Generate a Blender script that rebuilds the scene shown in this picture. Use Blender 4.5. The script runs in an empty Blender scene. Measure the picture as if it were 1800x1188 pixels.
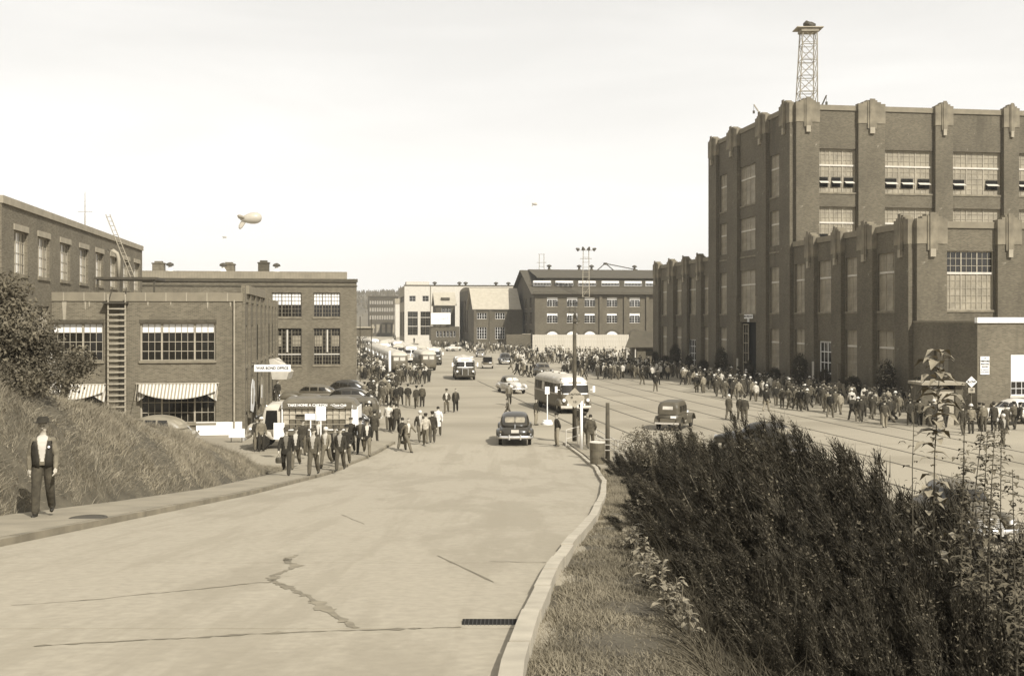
import bpy, math, random
import numpy as np
from mathutils import Vector, Matrix
R = math.radians
random.seed(7); rng = np.random.default_rng(7)
C = bpy.context.scene.collection
S = bpy.context.scene
# ---------------------------------------------------------------- camera, sky, sun, exposure
F, HX, HY, CZ = 1950.0, 900.0, 563.0, 6.8
cam_d = bpy.data.cameras.new('camera'); cam = bpy.data.objects.new('camera', cam_d); C.objects.link(cam)
cam.location = (0, 0, CZ); cam.rotation_euler = (R(90), 0, 0)
cam_d.sensor_width = 36; cam_d.lens = F/1800*36; cam_d.shift_y = -31/1800
cam_d.clip_start = 0.1; cam_d.clip_end = 6000
S.camera = cam
SUN_AZ, SUN_EL = R(33), R(42)           # azimuth to the right of straight behind the camera
w = bpy.data.worlds.new('World'); S.world = w; w.use_nodes = True
nt = w.node_tree; nt.nodes.clear()
def N(t, **k):
    n = nt.nodes.new(t)
    for a, b in k.items(): setattr(n, a, b)
    return n
out = N('ShaderNodeOutputWorld'); bg = N('ShaderNodeBackground'); sky = N('ShaderNodeTexSky')
sky.sky_type = 'NISHITA'; sky.sun_disc = False; sky.sun_elevation = SUN_EL
sky.sun_rotation = R(180) - SUN_AZ; sky.air_density = 1.0; sky.dust_density = 0.3; sky.ozone_density = 1.0
bw = N('ShaderNodeRGBToBW'); nt.links.new(sky.outputs[0], bw.inputs[0])
# thin high cloud as the plate shows: pale, faintly streaked
tc = N('ShaderNodeTexCoord'); mp = N('ShaderNodeMapping'); mp.inputs['Scale'].default_value = (1.2, 1.2, 7.0)
nz = N('ShaderNodeTexNoise'); nz.inputs['Scale'].default_value = 2.2; nz.inputs['Detail'].default_value = 5
nz.inputs['Distortion'].default_value = .4
nt.links.new(tc.outputs['Generated'], mp.inputs[0]); nt.links.new(mp.outputs[0], nz.inputs[0])
mr = N('ShaderNodeMapRange'); mr.inputs[1].default_value = .35; mr.inputs[2].default_value = .7
mr.inputs[3].default_value = 7.4; mr.inputs[4].default_value = 9.4
nt.links.new(nz.outputs[0], mr.inputs[0])
mx = N('ShaderNodeMix'); mx.data_type = 'FLOAT'; mx.inputs[0].default_value = .42
nt.links.new(bw.outputs[0], mx.inputs[2]); nt.links.new(mr.outputs[0], mx.inputs[3])
tint = N('ShaderNodeVectorMath', operation='SCALE'); tint.inputs[0].default_value = (1.0, .985, .955)
nt.links.new(mx.outputs[0], tint.inputs['Scale'])
nt.links.new(tint.outputs[0], bg.inputs[0]); bg.inputs[1].default_value = 0.134
nt.links.new(bg.outputs[0], out.inputs[0])
sd = bpy.data.lights.new('sun', 'SUN'); sun = bpy.data.objects.new('sun', sd); C.objects.link(sun)
sd.energy = 5.0; sd.angle = R(.6); sd.color = (1, .97, .91)
tosun = Vector((math.sin(SUN_AZ)*math.cos(SUN_EL), -math.cos(SUN_AZ)*math.cos(SUN_EL), math.sin(SUN_EL)))
sun.rotation_euler = tosun.to_track_quat('Z', 'Y').to_euler()
S.view_settings.view_transform = 'Standard'; S.view_settings.look = 'None'
S.view_settings.exposure = 0.40; S.view_settings.gamma = 1
S.view_settings.use_curve_mapping = False

# ---------------------------------------------------------------- helpers
def tone(v):                       # grey value -> sepia base colour
    k = min(1, v/.6)**1.5
    return (v*(1.18-.15*k), v*(1.0), v*(.67+.27*k), 1)
MATS = {}
def mat(name, v, rough=.85, amp=.12, scale=2.0, bump=0.0, kind=None, metal=0, spec=.3, stain=None, coord='Object', detail=6):
    if name in MATS: return MATS[name]
    m = bpy.data.materials.new(name); m.use_nodes = True; MATS[name] = m
    t = m.node_tree; b = t.nodes['Principled BSDF']
    def n(ty, **k):
        q = t.nodes.new(ty)
        for a, c in k.items(): setattr(q, a, c)
        return q
    b.inputs['Roughness'].default_value = rough; b.inputs['Metallic'].default_value = metal
    b.inputs['Specular IOR Level'].default_value = spec
    base = tone(v); b.inputs['Base Color'].default_value = base
    tcn = n('ShaderNodeTexCoord'); L = t.links.new
    src = None; hgt = None
    if kind == 'objcol':
        oi = n('ShaderNodeObjectInfo'); src = oi.outputs['Color']
    elif kind == 'rand':
        oi = n('ShaderNodeObjectInfo'); r = n('ShaderNodeValToRGB')
        r.color_ramp.elements[0].color = tone(v*.3); r.color_ramp.elements[1].color = tone(v*2.0)
        r.color_ramp.elements[1].position = .95
        L(oi.outputs['Random'], r.inputs[0]); src = r.outputs[0]
    elif kind == 'brick':
        br = n('ShaderNodeTexBrick'); br.inputs['Scale'].default_value = 1
        br.inputs['Brick Width'].default_value = .23; br.inputs['Row Height'].default_value = .078
        br.inputs['Mortar Size'].default_value = .009; br.inputs['Mortar Smooth'].default_value = .2
        br.inputs['Color1'].default_value = tone(v*.72); br.inputs['Color2'].default_value = tone(v*1.25)
        br.inputs['Mortar'].default_value = tone(min(.4, v*1.45)); br.inputs['Bias'].default_value = -.1
        L(tcn.outputs['UV'], br.inputs[0]); src = br.outputs[0]
    elif kind == 'stripe':
        wv = n('ShaderNodeTexWave'); wv.inputs['Scale'].default_value = scale; wv.bands_direction = 'X'
        L(tcn.outputs['Object'], wv.inputs[0]); r = n('ShaderNodeValToRGB')
        r.color_ramp.elements[0].position = .45; r.color_ramp.elements[1].position = .55
        r.color_ramp.elements[0].color = tone(v*.45); r.color_ramp.elements[1].color = tone(v)
        L(wv.outputs[0], r.inputs[0]); src = r.outputs[0]
    elif kind == 'ridge':
        wv = n('ShaderNodeTexWave'); wv.inputs['Scale'].default_value = scale; wv.bands_direction = 'X'
        L(tcn.outputs['Object'], wv.inputs[0]); r = n('ShaderNodeValToRGB')
        r.color_ramp.elements[0].color = tone(v*.8); r.color_ramp.elements[1].color = tone(v*1.1)
        L(wv.outputs[0], r.inputs[0]); src = r.outputs[0]
    if amp > 0:
        no = n('ShaderNodeTexNoise'); no.inputs['Scale'].default_value = scale if kind not in ('stripe', 'ridge') else 1.5
        no.inputs['Detail'].default_value = detail; L(tcn.outputs[coord], no.inputs[0])
        if kind in ('leaf', 'grass', 'twig'):
            oi = n('ShaderNodeObjectInfo'); ad = n('ShaderNodeMath', operation='ADD')
            ml = n('ShaderNodeMath', operation='MULTIPLY'); ml.inputs[1].default_value = .12
            L(oi.outputs['Random'], ml.inputs[0]); L(no.outputs[0], ad.inputs[0]); L(ml.outputs[0], ad.inputs[1]); nsrc = ad.outputs[0]
        else: nsrc = no.outputs[0]
        mp_ = n('ShaderNodeMapRange'); mp_.inputs[1].default_value = .3; mp_.inputs[2].default_value = .7
        mp_.inputs[3].default_value = 1-amp; mp_.inputs[4].default_value = 1+amp
        L(nsrc, mp_.inputs[0])
        sc = n('ShaderNodeVectorMath', operation='SCALE'); L(mp_.outputs[0], sc.inputs['Scale'])
        if src: L(src, sc.inputs[0])
        else: sc.inputs[0].default_value = base[:3]
        src = sc.outputs[0]
        if bump:
            bp = n('ShaderNodeBump'); bp.inputs['Strength'].default_value = bump; bp.inputs['Distance'].default_value = .02
            L(no.outputs[0], bp.inputs['Height']); L(bp.outputs[0], b.inputs['Normal'])
    for sv, ss, th, st, strz in (() if not stain else stain if isinstance(stain, list) else [stain]):   # wear with its own outline
        mpp = n('ShaderNodeMapping'); mpp.inputs['Scale'].default_value = strz
        n2 = n('ShaderNodeTexNoise'); n2.inputs['Scale'].default_value = ss; n2.inputs['Detail'].default_value = 8; n2.inputs['Roughness'].default_value = .65
        L(tcn.outputs['Object'], mpp.inputs[0]); L(mpp.outputs[0], n2.inputs[0])
        r2 = n('ShaderNodeMapRange'); r2.inputs[1].default_value = th; r2.inputs[2].default_value = th+.08; r2.inputs[4].default_value = st
        L(n2.outputs[0], r2.inputs[0])
        m2 = n('ShaderNodeMix'); m2.data_type = 'RGBA'; L(r2.outputs[0], m2.inputs[0])
        if src: L(src, m2.inputs[6])
        else: m2.inputs[6].default_value = base
        m2.inputs[7].default_value = tone(sv); src = m2.outputs[2]
    if src: L(src, b.inputs['Base Color'])
    if kind in ('leaf', 'grass', 'twig'):
        b.inputs['Specular IOR Level'].default_value = .12
    return m
M = dict(
 brick=mat('brick_warm', .112, .9, .2, .25, kind='brick', stain=[(.07, .5, .58, .4, (1.2, 1.2, .2)), (.25, .9, .66, .4, (1, 1, .35))]),
 brick_shop=mat('brick_machine_shop', .088, .9, .22, .2, kind='brick', stain=[(.045, .35, .56, .45, (1.2, 1.2, .18)), (.13, .5, .60, .35, (1, 1, .25)), (.3, 1.6, .645, .7, (1, 1, .8))]),
 brick_far=mat('brick_far', .08, .9, .2, .2, kind='brick'),
 brick_dark=mat('brick_dark', .06, .9, .15, .3, kind='brick'),
 conc=mat('concrete', .25, .9, .15, 1.5, .2, stain=(.2, 1.2, .6, .5, (1, 1, .3))),
 stone=mat('cast_stone', .15, .9, .3, 1.2, .3, stain=(.3, 2.0, .64, .6, (1, 1, .5))),
 band=mat('parapet_band', .17, .9, .12, 1.5, stain=(.35, 1.4, .66, .5, (1, 1, .15))),
 white=mat('white_paint', .75, .6, .05, 3), offwhite=mat('offwhite_paint', .45, .7, .1, 2),
 sash=mat('window_bars', .27, .7, .15, 4), sashd=mat('window_bars_dark', .12, .7, .15, 4), sashw=mat('window_bars_white', .62, .7, .1, 4),
 glass=mat('window_glass', .012, .12, .3, 1.2, spec=.5), pane=mat('painted_panes', .21, .55, .3, .9, stain=(.32, 2, .55, .4, (1, 1, 1))),
 panew=mat('white_panes', .72, .5, .05, 1.2), dark=mat('painted_shade', .006, .95, 0),  # the near-black paints shade into openings and gaps
 roofd=mat('roof_dark', .06, .9, .18, 1.0, .2), roofl=mat('roof_light', .32, .85, .1, 1.2), roofgravel=mat('roof_gravel', .2, .95, .2, 4),
 corr=mat('corrugated_monitor', .2, .8, .15, 2.2, kind='ridge'),
 steel=mat('weathered_steel', .28, .6, .2, 3, metal=.2), iron=mat('dark_iron', .05, .6, .2, 3), wood=mat('creosoted_wood', .06, .9, .3, 3), woodl=mat('pale_wood', .3, .85, .2, 5),
 road=mat('road_concrete', .27, .9, .09, 9, .35, detail=12, stain=[(.20, .5, .5, .55, (1, .3, 1)), (.30, 1.4, .6, .5, (1, .6, 1)), (.16, 2.6, .66, .6, (1, 1, 1)), (.34, 22, .68, .6, (1, 1, 1)), (.215, 1.1, .52, .5, (1.3, .05, 1))]), joint=mat('joint_tar', .14, .9, .2, 3),
 crack=mat('crack_stain', .165, .95, .3, 3),
 plaza=mat('plaza_surface', .25, .92, .12, .12, .1, stain=[(.18, .06, .52, .6, (.4, 1.8, 1)), (.15, .25, .60, .5, (.25, 2.2, 1)), (.29, .5, .62, .5, (.3, 1.5, 1))]),
 walk=mat('sidewalk_concrete', .21, .9, .15, 1.2, .2), kerb=mat('kerb_stone', .17, .9, .25, 2, .3), kerbw=mat('pale_kerb', .32, .9, .15, 3, .3),
 soil=mat('soil', .11, .95, .35, 1.5, .5), grass_soil=mat('turf_soil', .07, .95, .3, 2.5, .5),
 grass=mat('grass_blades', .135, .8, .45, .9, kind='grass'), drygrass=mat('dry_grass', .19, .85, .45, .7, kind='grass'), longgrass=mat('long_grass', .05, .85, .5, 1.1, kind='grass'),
 rearglass=mat('rear_glass_lit', .22, .3, .2, 4), jointp=mat('pale_joint', .27, .9, .1, 3), broomleaf=mat('broom_leaves', .06, .8, .6, 1.5, kind='twig'), broom=mat('broom_twigs', .024, .7, .6, 1.3, kind='twig'), broomlight=mat('broom_flowers', .12, .8, .3, 2, kind='twig'),
 leaf=mat('leaves', .075, .6, .5, 2.0, kind='leaf'), leafd=mat('dark_leaves', .075, .7, .65, 1.6, kind='leaf'), leafl=mat('pale_leaves', .17, .5, .4, 4, kind='leaf'),
 bark=mat('bark', .12, .9, .3, 6, .4), hedge=mat('hedge_leaves', .035, .8, .5, 2, kind='leaf'),
 rubber=mat('tyre_rubber', .02, .9, .1, 5), chrome=mat('chrome', .6, .25, .05, 5, metal=.6), lamp=mat('lamp_glass', .7, .2, .05, 5),
 paintd=mat('car_paint_dark', .028, .28, .1, 2, spec=.6), paintm=mat('car_paint_mid', .10, .35, .1, 2, spec=.5), paintl=mat('car_paint_light', .48, .35, .08, 2, spec=.5),
 paintg=mat('car_paint_grey', .17, .4, .12, 2, spec=.5), paintb=mat('car_paint_olive', .07, .5, .2, 2), busd=mat('bus_paint_dark', .06, .4, .15, 2, spec=.5), busm=mat('bus_paint_mid', .10, .45, .15, 1.5, spec=.4), busw=mat('bus_roof_white', .7, .45, .06, 2),
 busroof=mat('bus_roof_cream', .38, .5, .15, 1.5), carglass=mat('vehicle_glass', .015, .1, .1, 1, spec=.6), carglassl=mat('vehicle_glass_pale', .45, .3, .2, 2),
 canvas=mat('striped_canvas', .5, .9, 0, 1.6, kind='stripe'), canvasw=mat('white_canvas', .40, .85, .12, 3),
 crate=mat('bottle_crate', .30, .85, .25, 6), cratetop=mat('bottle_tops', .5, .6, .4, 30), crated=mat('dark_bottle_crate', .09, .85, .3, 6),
 skin=mat('skin', .36, .6, .1, 6), jacket=mat('jacket_cloth', .05, .95, .3, 7, .9, kind='objcol'), trouser=mat('trouser_cloth', .055, .95, .25, 7, .9, kind='rand'),
 shirt=mat('shirt_cloth', .22, .9, .15, 5, kind='rand'), shoe=mat('shoe_leather', .02, .5, .1, 5), hatm=mat('felt_hat', .035, .95, .3, 3, kind='rand'), hair=mat('hair', .025, .8, .2, 10), helmet=mat('pale_helmet', .5, .5, .1, 4), facedark=mat('face_features', .08, .8, .1, 5),
 ink=mat('sign_ink', .02, .8, 0), sign=mat('sign_board', .68, .7, .06, 4), signg=mat('sign_board_grey', .30, .8, .15, 4), balloon=mat('balloon_fabric', .36, .35, .06, .3), hill=mat('hazed_hill_forest', .10, .95, .4, .03), hilltree=mat('hazed_hill_trees', .09, .95, .4, .1, kind='leaf'),  # hill and hill tree tones lightened, distance haze put into the colour
 poster_a=mat('poster_pale', .6, .8, .2, 2), poster_b=mat('poster_mid', .2, .8, .2, 2), barrel=mat('barrel_steel', .10, .7, .25, 4, metal=.2),
)
T_J = [mat('cloth_tone_%s' % n_, v, .95, .2, 3) for n_, v in (('black', .018), ('charcoal', .035), ('dark', .06), ('grey', .11), ('mid', .2), ('pale', .45))]
EMPT = []
def link(o, parent=None):
    C.objects.link(o)
    if parent is not None: o.parent = parent
    return o
def tag(o, label=None, cat=None, group=None, kind=None):
    if label: o['label'] = label
    if cat: o['category'] = cat
    if group: o['group'] = group
    if kind: o['kind'] = kind
    return o
def empty(name, loc, rz=0, label=None, cat=None, group=None, parent=None):
    o = bpy.data.objects.new(name, None); o.location = loc; o.rotation_euler = (0, 0, rz); o.empty_display_size = .3
    link(o, parent); return tag(o, label, cat, group)
def add_uv(me):
    nl = len(me.loops); npol = len(me.polygons)
    if not nl: return
    co = np.empty(len(me.vertices)*3, 'f'); me.vertices.foreach_get('co', co); co = co.reshape(-1, 3)
    vi = np.empty(nl, 'i'); me.loops.foreach_get('vertex_index', vi)
    no = np.empty(npol*3, 'f'); me.polygons.foreach_get('normal', no); no = np.abs(no.reshape(-1, 3))
    tot = np.empty(npol, 'i'); me.polygons.foreach_get('loop_total', tot)
    ln = np.repeat(no, tot, 0); p = co[vi]
    uv = np.stack([p[:, 0], p[:, 2]], 1)
    mx_ = (ln[:, 0] > ln[:, 1]) & (ln[:, 2] < .75); uv[mx_] = p[mx_][:, [1, 2]]
    mz_ = ln[:, 2] >= .75; uv[mz_] = p[mz_][:, [0, 1]]
    u = me.uv_layers.new(name='UVMap'); u.data.foreach_set('uv', uv.ravel().astype('f'))
class MB:
    def __init__(s): s.v = []; s.f = []; s.m = []; s.X = None
    def pt(s, p):
        if s.X is not None: p = s.X @ Vector(p)
        s.v.append(tuple(p)); return len(s.v)-1
    def box(s, x0, x1, y0, y1, z0, z1, m=0):
        i = [s.pt(p) for p in ((x0,y0,z0),(x1,y0,z0),(x1,y1,z0),(x0,y1,z0),(x0,y0,z1),(x1,y0,z1),(x1,y1,z1),(x0,y1,z1))]
        for q in ((0,3,2,1),(4,5,6,7),(0,1,5,4),(1,2,6,5),(2,3,7,6),(3,0,4,7)): s.f.append([i[k] for k in q]); s.m.append(m)
        return s
    def poly(s, pts, m=0): s.f.append([s.pt(p) for p in pts]); s.m.append(m); return s
    def prism(s, pts, vec, m=0):
        vec = Vector(vec); a = [s.pt(p) for p in pts]; b = [s.pt(Vector(p)+vec) for p in pts]; n = len(pts)
        s.f.append(a[::-1]); s.m.append(m); s.f.append(b); s.m.append(m)
        for k in range(n): s.f.append([a[k], a[(k+1)%n], b[(k+1)%n], b[k]]); s.m.append(m)
        return s
    def tube(s, pts, r, n=6, m=0, rs=None, flat=1, side=(1,0,0), cap=True):
        pts = [Vector(p) for p in pts]; rings = []
        for k, p in enumerate(pts):
            d = (pts[min(k+1, len(pts)-1)] - pts[max(k-1, 0)]).normalized()
            a = Vector(side); a = a - d*a.dot(d)
            if a.length < .05: a = Vector((0, 1, 0)); a = a - d*a.dot(d)
            a.normalize(); b = d.cross(a); rr = rs[k] if rs else r
            rings.append([s.pt(p + (a*math.cos(t) + b*math.sin(t)*flat)*rr) for t in [2*math.pi*j/n for j in range(n)]])
        for k in range(len(rings)-1):
            for j in range(n): s.f.append([rings[k][j], rings[k][(j+1)%n], rings[k+1][(j+1)%n], rings[k+1][j]]); s.m.append(m)
        if cap:
            s.f.append(rings[0][::-1]); s.m.append(m); s.f.append(rings[-1]); s.m.append(m)
        return s
    def rings(s, rs_, m=0, close=True, cap=True):
        idx = [[s.pt(p) for p in r] for r in rs_]; n = len(idx[0])
        for k in range(len(idx)-1):
            for j in range(n if close else n-1): s.f.append([idx[k][j], idx[k][(j+1)%n], idx[k+1][(j+1)%n], idx[k+1][j]]); s.m.append(m)
        if cap: s.f.append(idx[0][::-1]); s.m.append(m); s.f.append(idx[-1]); s.m.append(m)
        return s
    def lathe(s, prof, n=16, c=(0,0,0), m=0, axis='z'):
        rs_ = []
        for r, h in prof:
            ring = []
            for j in range(n):
                t = 2*math.pi*j/n; a, b = r*math.cos(t), r*math.sin(t)
                ring.append((c[0]+a, c[1]+b, c[2]+h) if axis == 'z' else ((c[0]+a, c[1]+h, c[2]-b) if axis == 'y' else (c[0]+h, c[1]+a, c[2]+b)))
            rs_.append(ring)
        return s.rings(rs_, m)
    def mesh(s, name, mats, smooth=False, uv=True):
        me = bpy.data.meshes.new(name); me.from_pydata(s.v, [], s.f)
        for q in (mats if isinstance(mats, (list, tuple)) else [mats]): me.materials.append(q)
        me.polygons.foreach_set('material_index', s.m)
        if smooth: me.polygons.foreach_set('use_smooth', [True]*len(s.f))
        me.update()
        if uv: add_uv(me)
        return me
    def build(s, name, mats, parent=None, smooth=False, loc=None, rz=0, uv=True):
        o = bpy.data.objects.new(name, s.mesh(name, mats, smooth, uv)); link(o, parent)
        if loc is not None: o.location = loc
        if rz: o.rotation_euler = (0, 0, rz)
        return o
def inst(name, me, parent=None, loc=(0,0,0), rot=(0,0,0), sc=None):
    o = bpy.data.objects.new(name, me); o.location = loc; o.rotation_euler = rot
    if sc is not None: o.scale = sc if isinstance(sc, (tuple, list)) else (sc, sc, sc)
    return link(o, parent)
def kids(o): return [c for c in o.children]
def copy_tree(o, parent=None):
    c = o.copy(); C.objects.link(c)
    if parent is not None: c.parent = parent
    for ch in kids(o): copy_tree(ch, c)
    return c
def text_mesh(body, size, mt, shear=0, ext=.004, bold=0, space=1.0):
    cu = bpy.data.curves.new('lettering', 'FONT'); cu.body = body; cu.size = size; cu.extrude = ext; cu.offset = bold; cu.shear = shear
    cu.align_x = 'CENTER'; cu.align_y = 'CENTER'; cu.space_character = space
    cu.resolution_u = 3
    o = bpy.data.objects.new('lettering', cu); C.objects.link(o)
    dg = bpy.context.evaluated_depsgraph_get(); me = bpy.data.meshes.new_from_object(o.evaluated_get(dg))
    bpy.data.objects.remove(o); me.materials.clear(); me.materials.append(mt); return me
def np_mesh(name, V, Q, mats, mi=None, smooth=False):
    me = bpy.data.meshes.new(name); V = np.asarray(V, 'f'); Q = np.asarray(Q, 'i'); k = Q.shape[1]
    me.vertices.add(len(V)); me.vertices.foreach_set('co', V.ravel())
    me.loops.add(Q.size); me.loops.foreach_set('vertex_index', Q.ravel())
    me.polygons.add(len(Q)); me.polygons.foreach_set('loop_start', np.arange(0, Q.size, k, dtype='i'))
    try: me.polygons.foreach_set('loop_total', np.full(len(Q), k, 'i'))
    except Exception: pass
    for q in (mats if isinstance(mats, (list, tuple)) else [mats]): me.materials.append(q)
    if mi is not None: me.polygons.foreach_set('material_index', np.asarray(mi, 'i'))
    if smooth: me.polygons.foreach_set('use_smooth', np.ones(len(Q), bool))
    me.update(calc_edges=True); return me
def blades(P, D, L, W, bend, segs=2):
    """curved strips: P base, D direction, L length, W width, bend vector added with t^2"""
    n = len(P); rv = rng.normal(size=(n, 3)); sd_ = np.cross(D, rv); sd_ /= np.linalg.norm(sd_, axis=1)[:, None]+1e-9
    vs = []
    for k in range(segs+1):
        t = k/segs; c = P + D*(L*t)[:, None] + bend*(t*t); wk = (W*(1-.85*t))[:, None]*.5
        vs.append(c-sd_*wk); vs.append(c+sd_*wk)
    V = np.stack(vs, 1).reshape(-1, 3); b = np.arange(n)[:, None]*(2*(segs+1))
    Q = np.concatenate([b+np.array([[2*k, 2*k+1, 2*k+3, 2*k+2]]) for k in range(segs)], 1).reshape(-1, 4)
    return V, Q
def leafquads(P, Nn, size, asp=.6):
    n = len(P); u = np.cross(Nn, rng.normal(size=(n, 3))); u /= np.linalg.norm(u, axis=1)[:, None]+1e-9; v = np.cross(Nn, u); v /= np.linalg.norm(v, axis=1)[:, None]+1e-9
    a = u*(size)[:, None]; b = v*(size*asp)[:, None]*.5
    V = np.stack([P-a*.5, P+b, P+a*.5, P-b], 1).reshape(-1, 3); Q = (np.arange(n)[:, None]*4+np.arange(4)[None])
    return V, Q
def interp(tab, y):
    return float(np.interp(y, [a for a, b in tab], [b for a, b in tab]))
# ---------------------------------------------------------------- terrain functions
def drop(Y):
    if Y < 42: return 1.6 + .104*max(Y, -12)
    if Y < 58: t = Y-42; return 5.968 + .104*t - .104*t*t/32
    return 6.8
def roadz(Y): return CZ - drop(Y)
RK = [(-12,-.6),(0,-.3),(7.4,-.06),(9.3,.07),(12.8,.39),(16.5,.85),(20.9,1.45),(28.6,2.27),(37,3.0),(48.3,3.6),(55,3.38),(61,2.8)]
LK = [(-12,-7.5),(16,-7.34),(25,-7.15),(30,-7.04),(42,-7.4),(51,-7.4),(57,-6.8),(62,-6.4)]
SI = [(-12,-10),(20,-9.55),(25,-8.95),(31,-8.6),(43,-9.3),(62,-9.8)]
ZC = [(-12,7.4),(14,6.6),(20,6.0),(26,5.3),(30,4.4),(34,3.65),(38,2.95),(42,2.15),(44,1.4),(47,.7),(50,0)]
def sm(t): t = max(0, min(1, t)); return t*t*(3-2*t)
def terrain(X, Y):
    rz = roadz(Y)
    xr, xl, xs = interp(RK, Y), interp(LK, Y), interp(SI, Y)
    if Y > 66: return 0.0
    if xs <= X <= xr + 1.35: return rz if (X > xr+.25) else rz-.03
    if X < xs:
        zc = max(interp(ZC, Y), 0); cx = xs - 3.0
        if zc <= rz: base = rz*(1-sm((xs-X)/4)); return base - .03*(Y > 50)
        if X > cx:
            t = (xs-X)/3.0
            return rz + (zc-rz)*(math.sin(t*math.pi/2)**.9)
        wd = 8 + 26*(1-sm((Y-24)/12))
        return zc*(1-sm((cx-X)/wd))
    d = X-(xr+1.35)
    f = sm((60-Y)/6)
    return max(0, rz - .55*d*f - rz*(1-f)*sm(d/3))*(1 if Y < 60 else 0)
def Yof(py, off=0.0, lo=5, hi=64):       # distance on the road profile for an image row
    if py-HY < (CZ)*F/62 and off == 0 and py-HY < 6.8*F/60: return CZ*F/(py-HY)
    a, b = lo, hi
    for _ in range(40):
        m_ = (a+b)/2
        if (drop(m_)-off)*F/m_ > py-HY: a = m_
        else: b = m_
    return (a+b)/2
def Yp(py): return CZ*F/(py-HY)
def Xat(px, Y): return (px-HX)*Y/F
def Zat(py, Y): return CZ+(HY-py)*Y/F
# ================================================================ STRUCTURE: ground, road, kerbs, hills
def axis_vals(ranges):
    o = []
    for a, b, s_ in ranges: o += list(np.arange(a, b, s_))
    return o
xs_ = [-3000,-1500,-700,-300,-150,-80,-50,-40] + axis_vals([(-34,-14,1.0),(-14,14,.35),(14,22,1)]) + [24,30,50,90,180,400,900,2000,3000]
ys_ = [-600,-200,-60,-30] + axis_vals([(-14,4,2),(4,30,.5),(30,66,.7)]) + [66.5,70,90,130,200,400,800,1600,3500]
Vg = []; 
for y in ys_:
    for x in xs_:
        Vg.append((x, y, terrain(x, y)))
nx = len(xs_); Qg = []; Mg = []
for j in range(len(ys_)-1):
    for i in range(nx-1):
        Qg.append((j*nx+i, j*nx+i+1, (j+1)*nx+i+1, (j+1)*nx+i))
        x = (xs_[i]+xs_[i+1])/2; y = (ys_[j]+ys_[j+1])/2
        z = terrain(x, y); g = 0
        if y < 66:
            if x < interp(SI, y)+.8 and y < 52 and x > -45 and z > .12: g = 1
            if x > interp(RK, y)+.2 and y < 47 and x < 14 and (z > .02): g = 1
        Mg.append(g)
gr = link(bpy.data.objects.new('ground', np_mesh('ground', Vg, Qg, [M['plaza'], M['grass_soil']], Mg, smooth=True)))
add_uv(gr.data); tag(gr, 'pale paved plaza and earth banks running to the horizon', kind='structure')
# road with its slabs
road = MB()
def ribbon(mb, fa, fb, y0, y1, dz, n=6, thick=.05, m=0, cols=1):
    top = []
    for k in range(n+1):
        y = y0+(y1-y0)*k/n; z = roadz(y)+dz; a, b = fa(y), fb(y)
        top.append([(a+(b-a)*c/cols, y, z) for c in range(cols+1)])
    idt = [[mb.pt(p) for p in r] for r in top]; idb = [[mb.pt((p[0], p[1], p[2]-thick)) for p in r] for r in top]
    for k in range(n):
        for c in range(cols):
            mb.f.append([idt[k][c], idt[k][c+1], idt[k+1][c+1], idt[k+1][c]]); mb.m.append(m)
        mb.f.append([idb[k][0], idt[k][0], idt[k+1][0], idb[k+1][0]]); mb.m.append(m)
        mb.f.append([idt[k][-1], idb[k][-1], idb[k+1][-1], idt[k+1][-1]]); mb.m.append(m)
    for k in (0, n):
        row = [idt[k][c] for c in range(cols+1)] + [idb[k][c] for c in range(cols, -1, -1)]
        mb.f.append(row if k == n else row[::-1]); mb.m.append(m)
ribbon(road, lambda y: interp(LK, y)+.0, lambda y: interp(RK, y)-.0, -10, 60.8, -.005, 90, .02)
road_o = road.build('road', M['joint']); tag(road_o, 'concrete road curving down the ramp to the plaza', kind='structure')
J = [-10, -5.2, -.4, 4.4, 9.15, 13.9, 18.6, 23.3, 28, 32.7, 37.4, 42.1, 46.8, 51.5, 56.2, 60.8]
for a, b in zip(J[:-1], J[1:]):
    mb = MB(); mb_a = (lambda y: interp(LK, y)+.01); mb_b = (lambda y: interp(RK, y)-.01)
    ribbon(mb, mb_a, mb_b, a+.015, b-.015, .012, 10, .03, 0, 3); mb.build('slab', M['road'], road_o, smooth=False)
def strip_on_road(pts, wds, mt, name='crack', dz=.016):
    V = []; mb = MB()
    n = len(pts); L_ = []; R_ = []
    for k, (px, py) in enumerate(pts):
        Y = Yof(py); X = Xat(px, Y); p = Vector((X, Y))
        px2, py2 = pts[min(k+1, n-1)]; px1, py1 = pts[max(k-1, 0)]
        Y2, Y1 = Yof(py2), Yof(py1); d = Vector((Xat(px2, Y2)-Xat(px1, Y1), Y2-Y1)).normalized(); q = Vector((-d.y, d.x))
        wk = wds[k]*random.choice([.5, .8, 1, 1.3, 1.9])*(.7+.6*random.random())
        for lst, s_ in ((L_, 1), (R_, -1)):
            e = p+q*wk*s_*.5; lst.append((e.x, e.y, roadz(e.y)+dz))
    for k in range(n-1): mb.poly([L_[k], R_[k], R_[k+1], L_[k+1]])
    return mb.build(name, mt, road_o)
def densify(pts, k=5, j=3):
    o = []
    for a, b in zip(pts[:-1], pts[1:]):
        for i in range(k): t = i/k; o.append((a[0]+(b[0]-a[0])*t+random.uniform(-j, j), a[1]+(b[1]-a[1])*t+random.uniform(-j, j)*.5))
    return o+[pts[-1]]
pc = densify([(522,978),(500,986),(522,996),(483,1012),(476,1021),(500,1030),(530,1045),(560,1062),(590,1085),(625,1106)], 9, 4.5)
strip_on_road(pc, [.075]*len(pc), M['crack'])
pc = densify([(480,1024),(430,1028),(380,1034),(320,1040),(250,1047),(150,1057),(20,1066)], 5, 1.2)
strip_on_road(pc, [.035*(1-.6*k/len(pc)) for k in range(len(pc))], M['crack'])
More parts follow.
